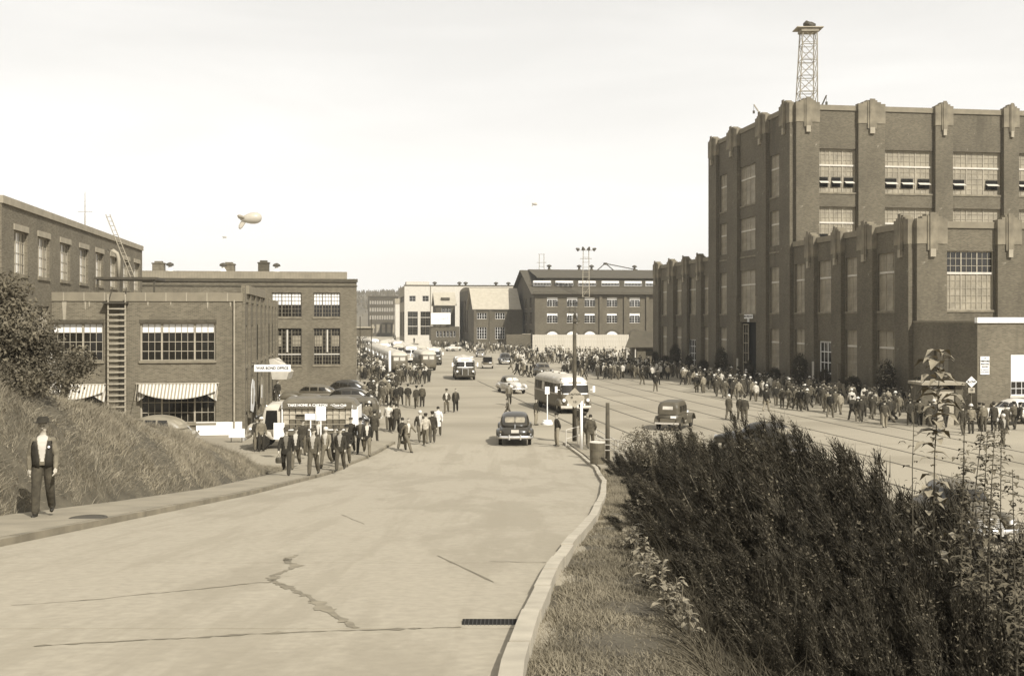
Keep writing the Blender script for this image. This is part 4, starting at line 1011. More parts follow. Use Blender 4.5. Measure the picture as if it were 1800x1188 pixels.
def wheel(root, x, y, r, wd=.17, hub='chrome', white=False):
    b = MB(); sg = 1 if y > 0 else -1
    b.lathe([(r*.6, -wd/2), (r*.93, -wd/2), (r, -wd/4), (r, wd/4), (r*.93, wd/2), (r*.6, wd/2)], 18, axis='y')
    o = b.build('wheel', M['rubber'], root, loc=(x, y, r)); h = MB(); h.lathe([(r*.62, sg*wd*.30), (r*.6, sg*wd*.42), (r*.35, sg*wd*.5), (r*.1, sg*wd*.56), (.004, sg*wd*.58)], 14, axis='y'); h.build('hubcap', M[hub], o, smooth=True)
def lamp(root, x, y, z, r, name='headlight', d=.14, sg=1):
    b = MB(); b.lathe([(.01, -sg*d), (r*.7, -sg*d*.6), (r, 0), (r*.98, sg*.01)], 12, axis='x'); o = b.build(name, M['chrome'], root, smooth=True, loc=(x, y, z))
    g = MB(); g.lathe([(r*.9, sg*.012), (r*.6, sg*.03), (.004, sg*.036)], 12, axis='x'); g.build('lens', M['lamp'], o, smooth=True)
def sedan(paint, style='round', white_rear=False, top=None):
    """1940s streamlined sedan"""
    root = empty('parked_car', (0,0,0)); P = M[paint]
    h = MB(); loftx(h, [(-2.38,.40,.55,.72,2.5),(-2.32,.62,.44,.86,3),(-2.1,.74,.36,.98,3),(-1.5,.80,.32,1.06,3.2),(0,.82,.3,1.08,3.4),(.75,.76,.3,1.06,3.2),(1.0,.62,.32,1.06,3),(1.6,.50,.34,1.04,2.6),(2.1,.40,.38,.97,2.5),(2.28,.27,.42,.88,2.5),(2.33,.12,.5,.8,2.2)], n=24)
    h.build('body', P, root, smooth=True)
    if style == 'convertible':
        cab = Shell([(1.0,-1.75,.7,1.48,4),(1.12,-1.68,.62,1.44,4),(1.22,-1.5,.5,1.4,4),(1.40,-1.35,.28,1.3,4),(1.50,-1.2,.12,1.15,3.6),(1.56,-1.0,-.05,.9,3)])
    else:
        cab = Shell([(1.0,-2.12,.92,1.52,3.6),(1.12,-2.02,.80,1.48,3.6),(1.28,-1.84,.64,1.42,3.6),(1.42,-1.62,.46,1.34,3.5),(1.52,-1.36,.26,1.22,3.3),(1.585,-1.08,.04,1.04,3),(1.62,-.85,-.18,.8,2.8),(1.635,-.65,-.35,.5,2.5)])
    c = MB(); cab.add(c, n=44, extra=(1.06,1.2,1.35,1.47,1.55)); c.build('cabin', M[top] if top else P, root, smooth=True)
    for sg in (-1, 1):
        for (a, b_, at_, bt) in ((-.05,.62,-.05,.30),(-.72,-.14,-.72,-.14),(-1.42,-.82,-1.28,-.82)) if style != 'convertible' else ((-.35,.4,-.35,.16),):
            g = MB(); cab.patch_side(g, a, b_, 1.12, 1.43, sg, x0t=at_, x1t=bt); g.build('side_window', M['carglass'], root, smooth=True)
    for k in (-1, 1):
        g = MB(); cab.patch_end(g, .03 if k > 0 else -.60, .60 if k > 0 else -.03, 1.12, 1.44, 1); g.build('windscreen', M['carglassl' if style == 'convertible' else 'carglass'], root, smooth=True)
        g = MB(); cab.patch_end(g, .015 if k > 0 else -.50, .50 if k > 0 else -.015, 1.19, 1.44, -1, rnd=.08); g.build('rear_window', M['carglassl' if white_rear else 'carglass'], root, smooth=True)
    for sg in (-1, 1):
        f = MB(); loftx(f, [(.62,.05,.55,.62,2.2),(.85,.13,.35,.78,2.4),(1.15,.18,.42,.88,2.5),(1.5,.2,.5,.92,2.5),(1.9,.19,.44,.90,2.5),(2.2,.16,.42,.82,2.4),(2.38,.08,.5,.7,2.2)], cy=sg*.72, n=16); f.build('front_fender', P, root, smooth=True)
        f = MB(); loftx(f, [(-2.36,.06,.48,.6,2.2),(-2.25,.14,.36,.74,2.4),(-1.9,.19,.36,.84,2.5),(-1.5,.2,.5,.87,2.5),(-1.1,.18,.42,.82,2.5),(-.8,.12,.35,.68,2.3),(-.6,.04,.4,.5,2.2)], cy=sg*.76, n=16); f.build('rear_fender', P, root, smooth=True)
        b = MB(); b.box(-.9, .95, sg*.70-.12, sg*.70+.12, .27, .32); b.build('running_board', P, root)
        lamp(root, 2.36, sg*.66, .72, .115); 
        b = MB(); b.lathe([(.055,0),(.05,-.05),(.01,-.06)], 8, axis='x'); b.build('tail_light', M['sashd'], root, loc=(-2.33, sg*.72, .76))
        wheel(root, 1.45, sg*.72, .35); wheel(root, -1.5, sg*.74, .35)
    for x, s_, w_ in ((2.52, 1, .86), (-2.5, -1, .88)):
        b = MB(); pts = [(x-s_*.22*(abs(t))**2.5, t*w_, .48) for t in (-1,-.7,-.35,0,.35,.7,1)]; b.tube(pts, .075, 8, side=(0,0,1), flat=.45); b.build('bumper', M['chrome'], root, smooth=True)
        for y in (-.28, .28): b = MB(); b.box(x-.05, x+.06, y-.03, y+.03, .36, .62); b.build('bumper_guard', M['chrome'], root)
    b = MB(); 
    for k in range(7): z = .5+k*.05; ww = .44-.02*k; b.box(2.12+.02*(7-k), 2.26+.016*(7-k), -ww, ww, z, z+.022)
    b.build('grille', M['chrome'], root)
    b = MB(); b.box(-2.42, -2.40, -.19, .19, .70, .86); b.build('licence_plate', M['offwhite'], root)
    b = MB(); b.tube([(-2.30,0,.9),(-2.2,0,1.0),(-2.08,0,1.1)], .02, 5); b.build('trim', M['chrome'], root)
    return root
def oldcar(paint, tall=1.72):
    root = empty('old_car', (0,0,0)); P = M[paint]
    h = MB(); loftx(h, [(-1.95,.66,.5,1.02,5),(-1.0,.70,.48,1.06,6),(.35,.68,.48,1.06,6),(.5,.52,.5,1.05,5),(1.45,.36,.52,1.03,4),(1.5,.34,.55,1.0,4)], n=24); h.build('body', P, root, smooth=True)
    cab = Shell([(1.0,-1.98,.5,1.42,8),(1.4,-1.94,.46,1.38,8),(1.58,-1.88,.42,1.32,7),(tall-.05,-1.78,.38,1.2,5),(tall,-1.6,.25,.95,4)]); c = MB(); cab.add(c, n=48); c.build('cabin', P, root)
    for sg in (-1, 1):
        for a, b_ in ((-.25,.34),(-1.0,-.36),(-1.62,-1.15)): g = MB(); cab.patch_side(g, a, b_, 1.14, 1.5, sg); g.build('side_window', M['carglass'], root)
        f = MB(); f.rings([[(x, sg*.72+dy, z+dz) for dy, dz in ((-.17,0),(.13,-.02),(.13,.03),(-.17,.05))] for x, z in ((.45,.35),(.62,.5),(.8,.72),(1.1,.86),(1.45,.84),(1.75,.66),(1.9,.48))]); f.build('front_fender', P, root)
        f = MB(); f.rings([[(x, sg*.70+dy, z+dz) for dy, dz in ((-.12,0),(.16,-.02),(.16,.03),(-.12,.05))] for x, z in ((-2.05,.45),(-1.9,.68),(-1.6,.84),(-1.3,.82),(-1.0,.62),(-.85,.4))]); f.build('rear_fender', P, root)
        lamp(root, 1.55, sg*.42, .92, .13, d=.2); wheel(root, 1.25, sg*.70, .38, .14, 'sashd'); wheel(root, -1.45, sg*.70, .38, .14, 'sashd')
        b = MB(); b.box(-.9, .55, sg*.74-.14, sg*.74+.14, .34, .38); b.build('running_board', P, root)
    g = MB(); cab.patch_end(g, -.5, .5, 1.15, 1.5, 1); g.build('windscreen', M['carglass'], root); g = MB(); cab.patch_end(g, -.32, .32, 1.3, 1.5, -1); g.build('rear_window', M['carglassl'], root)
    b = MB(); b.box(1.5, 1.56, -.3, .3, .5, 1.0); b.build('radiator', M['chrome'], root)
    for x in (1.95, -2.2): b = MB(); b.box(x-.03, x+.03, -.75, .75, .42, .52); b.build('bumper', M['offwhite'], root)
    b = MB(); b.box(-2.06, -2.04, -.55, -.2, .78, .92); b.build('licence_plate', M['white'], root)
    b = MB(); b.box(-2.12, -1.97, -.45, .45, .5, .74); b.build('luggage_rack', M['busm'], root)
    return root
def bus(kind='modern', L=9.0, dark='busm', roof='busroof', front='busw', nwin=8):
    root = empty('bus', (0,0,0)); W_ = 2.4; H_ = 2.75; xr, xf = -L/2, L/2
    if kind == 'modern': lv = [(.42,xr+.1,xf-.12,2.3,7),(.6,xr,xf-.02,2.4,7),(1.45,xr,xf,2.42,7),(1.5,xr+.01,xf-.01,2.42,7),(2.2,xr+.1,xf-.22,2.34,7),(2.32,xr+.14,xf-.32,2.32,6.5),(2.5,xr+.3,xf-.55,2.16,5.5),(2.62,xr+.55,xf-.8,1.9,5),(2.72,xr+1.0,xf-1.2,1.4,4),(2.76,xr+1.6,xf-1.8,.9,4)]
    else: lv = [(.42,xr+.1,xf-.2,2.2,7),(.6,xr,xf-.1,2.3,8),(1.45,xr,xf-.1,2.34,8),(1.5,xr,xf-.11,2.34,8),(2.15,xr+.05,xf-.3,2.28,8),(2.25,xr+.08,xf-.36,2.28,7),(2.42,xr+.25,xf-.55,2.1,6),(2.55,xr+.6,xf-.9,1.7,5),(2.62,xr+1.4,xf-1.5,1.0,4)]
    sh = Shell(lv); b = MB(); sh.add(b, n=56, extra=(1.0,1.8,2.4), mfun=lambda z: 1 if z > 2.24 else 0)
    b.build('body', [M[dark], M[roof]], root, smooth=True)
    m1 = MB()
    for sg in (-1, 1): sh.patch_side(m1, xr+.6, xf-.7, 1.38, 1.46, sg, e=.02, nx=12, nz=1); sh.patch_side(m1, xr+.6, xf-.7, 2.16, 2.24, sg, e=.02, nx=12, nz=1)
    m1.build('trim', M['offwhite'], root)
    ws = (L-1.9)/nwin
    for sg in (-1, 1):
        for k in range(nwin):
            x = xr+.75+k*ws; g = MB(); sh.patch_side(g, x+.07, x+ws-.07, 1.52, 2.12, sg, nx=2); g.build('side_window', M['carglass'] if (k*7+sg) % 5 else M['carglassl'], root)
    # pale front cap with windscreen
    cap_ = MB(); sh.patch_end(cap_, -1.17, 1.17, 1.42, 2.30, 1, e=.02, ny=16, nz=5); sh.patch_end(cap_, -1.05, 1.05, 2.30, 2.60, 1, e=.02, ny=14, nz=4); cap_.build('front_cap', M[front], root, smooth=True)
    for k in (-1, 1):
        g = MB(); sh.patch_end(g, .05 if k > 0 else -1.05, 1.05 if k > 0 else -.05, 1.52, 2.08, 1, e=.035, rnd=.12, ny=8, nz=4); g.build('windscreen', M['carglass'], root, smooth=True)
        g = MB(); sh.patch_end(g, .1 if k > 0 else -.75, .75 if k > 0 else -.1, 1.55, 2.0, -1, e=.02); g.build('rear_window', M['carglass'], root)
    d = MB(); sh.patch_end(d, -.5, .5, 2.2, 2.32, 1, e=.045); d.build('destination_sign', M['signg'], root)
    if kind == 'modern':
        g = MB(); sh.patch_end(g, -.95, .95, .62, 1.38, 1, e=.02); g.build('front_panel', M[dark], root)
        f = MB(); sh.patch_end(f, -.62, .62, .6, 1.3, 1, e=.035); f.build('grille', M['busroof'], root)
    else:
        f = MB(); f.box(xf-.3, xf+.16, -.36, .36, .6, 1.38); f.build('hood', M[dark], root); g = MB(); g.box(xf+.165, xf+.2, -.3, .3, .62, 1.32); g.build('radiator', M['iron'], root)
        g = MB(); g.box(xf+.165, xf+.22, -.36, -.3, .6, 1.36); g.box(xf+.165, xf+.22, .3, .36, .6, 1.36); g.box(xf+.165, xf+.22, -.36, .36, 1.321, 1.38); g.build('radiator_frame', M['chrome'], root)
    fx = xf+(.04 if kind == 'modern' else .0)
    for sg in (-1, 1):
        lamp(root, fx, sg*.9, .98, .15, d=.2)
        if kind == 'modern': lamp(root, fx+.04, sg*.62, .66, .09, 'fog_lamp'); 
        b = MB(); loftx(b, [(xf-1.5,.04,.6,.7,2.5),(xf-1.3,.13,.5,.98,2.6),(xf-.8,.17,.55,1.12,2.6),(xf-.3,.16,.5,1.05,2.6),(xf-.02,.1,.5,.85,2.4)], cy=sg*1.08, n=16); b.build('front_fender', M[dark], root, smooth=True)
        b = MB(); b.box(xf-.28, xf-.2, sg*1.42-.09, sg*1.42+.09, 1.55, 2.0); b.box(xf-.26, xf-.22, min(sg*1.15, sg*1.4), max(sg*1.15, sg*1.4), 1.72, 1.76); b.build('mirror', M['white'], root)
        wheel(root, xf-.85 if kind != 'modern' else xf-1.0, sg*1.04, .46, .26, 'sash'); wheel(root, xr+2.1, sg*1.04, .46, .3, 'sash')
        b = MB(); b.lathe([(.06,0),(.05,.06),(.005,.07)], 8); b.build('marker_lamp', M['sashd'], root, loc=(xf-.75, sg*.95, 2.47))
    b = MB(); pts = [(xf+.22-.2*abs(t)**3, t*1.12, .5) for t in (-1,-.7,-.35,0,.35,.7,1)]; b.tube(pts, .1, 6, side=(0,0,1), flat=.4); b.build('bumper', M['offwhite' if kind == 'modern' else 'iron'], root)
    b = MB(); b.box(fx+.13, fx+.15, -.28, .28, .6, .74); b.build('licence_plate', M['white'], root)
    b = MB(); b.box(xr+.3, xf-.3, -1.0, 1.0, .3, .45); b.build('chassis', M['iron'], root)
    for x in (-1.4, .5): b = MB(); b.box(x-.3, x+.3, -.22, .22, 2.68 if kind == 'modern' else 2.55, 2.86 if kind == 'modern' else 2.72); b.build('roof_vent', M['offwhite'], root)
    return root
def place(o, px, py, heading, label, cat, group=None, name=None, Y=None):
    """heading: degrees, 0 = facing away (+Y), 180 = facing the camera, 90 = facing left"""
    Y = Y or Yp(py); o.location = (Xat(px, Y), Y, 0); o.rotation_euler = (0, 0, R(90+heading)); tag(o, label, cat, group)
    if group is None and 'group' in o: del o['group']
    if name: o.name = name
    return o
MC = 'cars on the open plaza'
c1 = sedan('paintg', white_rear=False)
c1.scale = (1.06, 1.08, 1.06); place(c1, 905, 776, 0, 'dark shiny sedan seen from behind driving down the middle of the road', 'car', name='sedan_car')
for ch in c1.children:
    if ch.name.startswith('rear_window'): ch.data.materials[0] = M['rearglass']
    if ch.name.startswith(('body','cabin','front_fender','rear_fender','running')): ch.data.materials[0] = M['paintd']
c2 = sedan('paintl', 'convertible', top='paintm'); place(c2, 899, 690, 197, 'cream convertible with its cloth top up driving toward the camera', 'car', name='convertible_car')
c3 = sedan('paintm'); place(c3, 955, 661, 190, 'mid grey sedan with a pale windscreen beside the crossing crowd', 'car', name='sedan_car')
c4 = copy_tree(c1); place(c4, 888, 640, 185, 'dark rounded sedan with a bright bumper right of the open backed old car', 'car', name='sedan_car')
c5 = oldcar('paintg', 1.85); place(c5, 857, 647, 2, 'boxy old car with dark open back right behind the front facing bus', 'car', name='old_car')
for ch in c5.children:
    if ch.name.startswith('rear_window'): 
        b = MB(); b.box(-2.05, -1.96, -.6, .6, .95, 1.65); ch.data = b.mesh('rear_shade_panel', M['dark'])  # black box on the closed cabin paints the dark of an open back
c6 = copy_tree(c3); place(c6, 845, 627, 178, 'small grey sedan far back left of the crossing crowd', 'car', name='sedan_car')
c7 = copy_tree(c2); place(c7, 797, 617, 150, 'pale car far back in front of the low shed', 'car', name='sedan_car')
c8 = oldcar('paintb', 1.78); place(c8, 1187, 752, -22, 'boxy olive old car with a small rear window driving off near the bushes', 'car', name='old_car')
c9 = copy_tree(c1); place(c9, 1335, 800, 30, 'dark sedan mostly hidden behind the top of the broom bushes', 'car', name='sedan_car')
c10 = copy_tree(c3); place(c10, 1690, 935, 178, 'sedan glimpsed through the stems at the far right bushes', 'car', name='sedan_car')
c11 = copy_tree(c3); place(c11, 1775, 744, 100, 'pale rounded car standing behind people under the annex wall', 'car', name='sedan_car')
for ch in c11.children:
    if ch.name.startswith(('body','cabin','front_fender','rear_fender')): ch.data = ch.data.copy(); ch.data.materials[0] = M['paintl']
c12 = copy_tree(c1); c12.location = (-19.5, 59.5, 0); c12.rotation_euler = (0, 0, R(172)); tag(c12, 'streamlined dark car whose roof shows above the grass bank', 'car'); c12.name = 'sedan_car'; c12.scale = (1.06, 1.06, 1.06)
for k, ch in enumerate(c12.children):
    if ch.name.startswith(('body','cabin','front_fender','rear_fender')): ch.data = ch.data.copy(); ch.data.materials[0] = M['paintg']
# cars parked nose to the office wall, behind the delivery truck
protos = [c1, c3, c8, c2, c1, c3]
lbs = ['dark sedan nose to the office wall, first one behind the delivery truck', 'grey sedan nose to the office wall, second behind the delivery truck', 'boxy old car in the parked row beside the brick office wall',
       'pale topped car in the middle of the parked row', 'dark sedan near the far end of the parked row', 'grey sedan at the far end of the row under the hall windows']
pos = [(575, 66.5), (520, 70.5), (590, 74.5), (530, 79), (600, 84), (545, 90), (598, 95)]
for k in range(6):
    px, Y = pos[k]; o = copy_tree(protos[k]); place(o, px, 0, 90+random.uniform(-3, 3), lbs[k], 'car', 'cars parked along the office wall', Y=Y, name='parked_car' if k != 2 else 'old_car')
px, Y = pos[6]; o = copy_tree(c1); place(o, px, 0, 88, 'dark sedan right under the brick hall corner', 'car', 'cars parked along the office wall', Y=Y, name='parked_car')
px, Y = 612, 72.5; o = copy_tree(c8); place(o, px, 0, 92, 'boxy old car sticking out behind the delivery truck tail', 'car', 'cars parked along the office wall', Y=Y, name='old_car')
# buses
b1 = bus('modern'); place(b1, 998, 727, 0, '', 'bus'); Yb1 = Yp(727); b1.rotation_euler = (0, 0, R(-90+12)); b1.location = (Xat(985, Yb1+4.2), Yb1+4.2, 0)
tag(b1, 'two tone bus with a white rounded front and split windscreen behind the utility pole', 'bus')
b2 = bus('old', 8.0, 'busd', 'busroof', 'busw'); Yb2 = Yp(668); b2.rotation_euler = (0, 0, R(-90+5)); b2.location = (Xat(815, Yb2+3.8), Yb2+3.8, 0); tag(b2, 'dark bus with a tall radiator and pale top driving toward the camera mid plaza', 'bus')
bg_ = 'buses queued along the left of the street'
b3 = copy_tree(b2); Yq = Yp(642)+4; b3.location = (Xat(763, Yq), Yq, 0); b3.rotation_euler = (0, 0, R(-90+3)); tag(b3, 'white topped bus facing the camera right of the parked bus rows', 'bus'); b3['group'] = bg_
b4 = copy_tree(b1); Yq = 182; b4.location = (Xat(724, Yq), Yq, 0); b4.rotation_euler = (0, 0, R(-90+4)); tag(b4, 'bus with a bright white front behind the right hand parked row', 'bus', bg_)
b5 = copy_tree(b1); Yq = 222; b5.location = (Xat(700, Yq), Yq, 0); b5.rotation_euler = (0, 0, R(-90+5)); tag(b5, 'bus further up the street facing the camera', 'bus', bg_)
# rear facing rows: the long pale roofs
br_ = bus('modern', 9.6, 'busm', 'busroof', 'busroof')
for ch in list(br_.children):
    if ch.name.startswith('rear_window'): ch.data.materials[0] = M['carglassl']
rows = [(698, 655, 14.0, 5), (748, 652, 14.0, 1)]
k_ = 0
rb = ['nearest', 'second', 'third', 'fourth', 'fifth', 'sixth']
for px, py, st, n in rows:
    for i in range(n):
        o = br_ if k_ == 0 else copy_tree(br_); k_ += 1
        Ys_ = Yp(py)+4.8+i*10.4; X0 = Xat(px-2, Yp(py)+4.8); ang = R(10.5)
        o.location = (X0-math.tan(ang)*i*10.4, Ys_, 0); o.rotation_euler = (0, 0, R(90+11.5))
        tag(o, '%s bus seen from behind in the %s hand parked row' % (rb[i], 'left' if px == 698 else 'right'), 'bus', 'buses parked tail to the camera')
for i, (px, Y) in enumerate(((708, 196), (668, 205), (682, 232), (652, 250))):
    o = copy_tree(b4 if i % 2 else br_); o.location = (Xat(px, Y), Y, 0); o.rotation_euler = (0, 0, R(-70 if i % 2 else -95)); tag(o, 'far bus at the end of the street, number %s from the camera' % rb[i], 'bus', bg_)
    o['label'] = ['distant bus nearest the pale workshop corner', 'distant bus below the covered walkway', 'distant bus below the far office block', 'most distant bus at the left street edge'][i]
vk = empty('box_van', (Xat(745, 190), 190, 0), 0, 'pale boxy van with a high body standing behind the white topped bus', 'van')
b = MB(); b.box(-1.1, 1.1, 0, 4.5, .6, 2.6); b.build('box_body', M['offwhite'], vk); b = MB(); b.box(-.95, .95, -1.5, -.005, .6, 2.1); b.build('cab', M['busroof'], vk); b = MB(); b.box(-.8, .8, -1.52, -1.505, 1.4, 2.0); b.build('windscreen', M['carglass'], vk); b = MB(); b.box(-.9, .9, .02, 4.0, 2.61, 3.3); b.build('roof_load', M['offwhite'], vk)
for sx in (-1, 1):
    for y in (-.9, 3.4): b = MB(); b.lathe([(.25,-.1),(.42,-.1),(.42,.1),(.25,.1)], 12, axis='x'); b.build('wheel', M['rubber'], vk, loc=(sx*.95, y, .42))
# ---------------------------------------------------------------- bottle delivery truck
Yk = 59.5
tk = empty('delivery_truck', (Xat(540, Yk), Yk, 0), R(180)+GR*.25, 'bottle delivery truck with open racks of crates and a lettered curved roof', 'truck')
# local +x forward = image left after 180 deg turn; side toward camera is local +y
m_per = Yk/F
def lx(px): return -(px-540)*m_per
b = MB()
xF, xR = lx(501), lx(623)
z0, z1 = 1.0, Zat(716, Yk)
b.box(xR, xF, -1.0, .0, z0, z1); b.box(xR, xF, .001, 1.0, z0, z0+.06); b.box(xF-.06, xF, .001, 1.05, z0+.061, z1+.3); b.box(xR, xR+.06, .001, 1.05, z0+.061, z1+.2)
b.box(xR-.28, xR-.001, -1.0, 1.0, .75, z1+.1)
bd = b.build('rack_body', M['busw'], tk)
b = MB(); nsh = 4; rz0 = z0+.06; gap = (z1-rz0)/nsh
for k in range(1, nsh): 
    b.box(xR+.061, xF-.061, .02, .98, rz0+k*gap-.03, rz0+k*gap); 
b.build('shelf', M['sash'], tk)
b = MB(); b.box(xR+.061, xF-.061, .002, .015, rz0, z1); b.build('rack_shade_sheet', M['dark'], tk)  # black sheet painting the shade behind the crates
# curved lettered roof
rp = [(0, 1.06, 0), (0, 1.0, .28), (0, .8, .48), (0, .4, .56), (0, -.4, .56), (0, -1.0, .3), (0, -1.06, 0)]
b = MB(); Rr = []
for t, kx in ((0, .25), (.04, .75), (.1, 1), (.85, 1), (.95, .8), (1, .25)):
    x = xF+.12+(xR-.35-xF)*t; Rr.append([(x, y, z1+.02+z*kx) for _, y, z in rp])
b.rings(Rr); b.build('roof', M['busm'], tk, smooth=False)
def tktext(s, sz, x, z, sh=0, bo=.006, y=1.09):
    me = text_mesh(s, sz, M['white'], shear=sh, bold=bo, ext=.012); o = inst('lettering', me, tk, (x, 1.13, z), (R(90), 0, R(180)))
tktext('TAKE HOME A CARTON', .19, lx(546), z1+.2); tktext('of', .10, lx(586), z1+.22, .3, .002); tktext('Coca-Cola', .17, lx(600), z1+.2, .35, .006)
b = MB(); b.box(lx(622), lx(503), 1.07, 1.105, z1+.03, z1+.36); b.build('lettered_fascia', M['busm'], tk)
b = MB(); b.tube([(lx(609), 1.13, z1+.09), (lx(600), 1.13, z1+.06), (lx(592), 1.13, z1+.09)], .012, 4); b.build('swash', M['white'], tk)
# cab and hood
cabs = Shell([(.7, xF+.02, xF+1.15, 1.9, 8), (1.5, xF+.02, xF+1.13, 1.9, 8), (2.0, xF+.03, xF+1.0, 1.86, 8), (2.2, xF+.05, xF+.92, 1.76, 7), (2.32, xF+.12, xF+.8, 1.5, 5), (2.37, xF+.25, xF+.65, 1.1, 4)])
b = MB(); cabs.add(b, n=40); b.build('cab', M['busroof'], tk, smooth=True)
g = MB(); cabs.patch_side(g, xF+.22, xF+.92, 1.05, 2.05, 1, x0t=xF+.25, x1t=xF+.82); g.build('door_shade_patch', M['dark'], tk)  # black patch on the closed cab paints the dark of the doorway
g = MB(); cabs.patch_end(g, -.75, .75, 1.5, 2.0, 1); g.build('windscreen', M['carglass'], tk)
b = MB(); loftx(b, [(xF+.95,.7,.6,1.34,4),(xF+1.3,.58,.6,1.34,3.5),(xF+1.8,.45,.62,1.28,3),(xF+1.95,.3,.7,1.15,3)], n=20); b.build('hood', M['busroof'], tk, smooth=True)
for sg in (-1, 1):
    b = MB(); loftx(b, [(xF+.45,.04,.5,.6,2.5),(xF+.6,.15,.5,.95,2.5),(xF+1.05,.2,.82,1.08,2.5),(xF+1.5,.2,.72,1.0,2.5),(xF+1.8,.12,.55,.8,2.4)], cy=sg*.86, n=16); b.build('front_fender', M['busroof'], tk, smooth=True)
    wheel(tk, xF+1.08, sg*.9, .44, .2, 'sash'); wheel(tk, xR+.9, sg*.85, .44, .3, 'sash'); lamp(tk, xF+1.75, sg*.6, 1.02, .12, d=.18)
b = MB(); b.box(xR, xF+1.6, -.4, .4, .5, .74); b.box(xR, xF, .2, .95, .75, .999); b.build('chassis', M['busm'], tk)
b = MB(); b.box(xF+1.97, xF+2.05, -.9, .9, .45, .58); b.build('bumper', M['chrome'], tk)
# crates, each its own thing
Mk = Matrix.Translation(tk.location) @ Matrix.Rotation(tk.rotation_euler[2], 4, 'Z')
ncr = 11; cwd = (xF-xR-.13)/ncr; ch_ = .27
b = MB(); b.box(-cwd*.44, cwd*.44, -.2, .2, 0, ch_, 0)
for i in range(6): b.lathe([(.028, ch_), (.03, ch_+.09), (.014, ch_+.14), (.014, ch_+.2)], 6, (-cwd*.38+i*cwd*.152, .12, 0), 1)
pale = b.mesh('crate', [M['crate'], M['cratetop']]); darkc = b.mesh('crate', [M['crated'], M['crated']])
rowl = ['bottom', 'lower middle', 'upper middle', 'top']; ordn = ['first','second','third','fourth','fifth','sixth','seventh','eighth','ninth','tenth','eleventh']
for r_ in range(4):
    for c_ in range(ncr):
        if r_ == 2 and 2 <= c_ <= 3: continue
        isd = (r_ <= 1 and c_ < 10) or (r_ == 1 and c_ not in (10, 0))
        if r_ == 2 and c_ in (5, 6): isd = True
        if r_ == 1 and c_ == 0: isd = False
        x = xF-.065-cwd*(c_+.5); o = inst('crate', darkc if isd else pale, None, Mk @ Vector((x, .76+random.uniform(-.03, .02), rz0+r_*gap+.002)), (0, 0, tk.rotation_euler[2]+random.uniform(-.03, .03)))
        tag(o, '%s bottle crate on the %s shelf, %s from the cab' % ('dark' if isd else 'pale', rowl[r_], ordn[c_]), 'crate', 'bottle crates on the truck racks')
# ================================================================ street furniture
def post(name, px, py, ytop, r, mt, label, cat, Y=None, zb=0):
    Y = Y or Yp(py); o = empty(name, (Xat(px, Y), Y, zb), 0, label, cat); b = MB(); b.tube([(0,0,0),(0,0,Zat(ytop, Y)-zb)], r, 10, rs=[r*1.1, r*.85]); b.build('pole', mt, o, smooth=True); return o, Y
izs = .125
Yz = Yof(779); zi = roadz(Yz)+izs
up, Yu = post('utility_pole', 1010, 779, 553, .115, M['wood'], 'tall dark wooden utility pole standing on the traffic island', 'utility pole', Y=Yz, zb=zi)
b = MB(); b.box(-.28, .28, -.16, -.10, 0, .08); b.tube([(0, 0, .1), (.05, -.1, .35), (.0,0,.55)], .07, 6); b.build('insulator_bracket', M['iron'], up, loc=(0, 0, Zat(566, Yu)-zi))
b = MB(); s_ = .40; b.X = Matrix.Rotation(R(45), 4, 'Y'); b.box(-s_, s_, -.21, -.17, -s_, s_); b.build('warning_sign', M['signg'], up, loc=(0, 0, Zat(699, Yu)-zi))
for tx, sz, dz in (('CAUTION', .15, .2), ('SPEED', .17, .02), ('15', .2, -.2)): inst('lettering', text_mesh(tx, sz, M['ink'], bold=.002), up, (0, -.22, Zat(699, Yu)-zi+dz), (R(90), 0, 0))
Y_ = Yof(806, .13); post('short_post', 1068, 806, 708, .105, M['wood'], 'short dark round post behind the trash barrel', 'post', Y=Y_, zb=roadz(Y_)+.1)
Y_ = Yof(789, .13); sp, _ = post('sign_post', 1022, 789, 705, .075, M['white'], 'white painted sign post with a small pale arm beside the waiting men', 'sign post', Y=Y_, zb=roadz(Y_)+.12)
b = MB(); b.box(-.45, .02, -.03, .03, 0, .22); b.build('sign_arm', M['signg'], sp, loc=(0, -.09, Zat(704, Y_)-roadz(Y_)-.12))
# barrel
Yb_ = Yof(815, .13); ba = empty('trash_barrel', (Xat(1050, Yb_), Yb_, roadz(Yb_)+.12), 0, 'ribbed steel trash barrel at the kerb of the traffic island', 'barrel')
b = MB(); rr = 13.2*Yb_/F; hh = 38*Yb_/F; b.lathe([(rr*.9,0),(rr*.93,.02),(rr,hh*.3),(rr*1.04,hh*.32),(rr,hh*.34),(rr*1.0,hh*.66),(rr*1.04,hh*.68),(rr*1.0,hh*.7),(rr*1.02,hh),(rr*.96,hh),(rr*.94,hh*.9),(.01,hh*.88)], 20); b.build('drum', M['barrel'], ba, smooth=False)
b = MB(); b.lathe([(rr*1.03,hh-.02),(rr*1.07,hh+.01),(rr*1.03,hh+.03),(rr*.98,hh+.01)], 20); b.build('rim', M['offwhite'], ba)
# white sign standing on a round base
Y_ = Yp(746); o = empty('street_sign_stand', (Xat(962, Y_), Y_, 0), 0, 'small square white sign on a thin post with a round white base', 'sign stand')
b = MB(); b.lathe([(.36,0),(.36,.12),(.30,.2),(.28,.28),(.05,.3)], 20); b.build('base', M['white'], o); b = MB(); b.tube([(0,0,.28),(0,0,Zat(688, Y_))], .035, 8); b.build('post', M['white'], o)
b = MB(); b.box(-.15, .15, -.05, -.03, Zat(692, Y_)-.02, Zat(680, Y_)+.02); b.build('plate', M['white'], o)
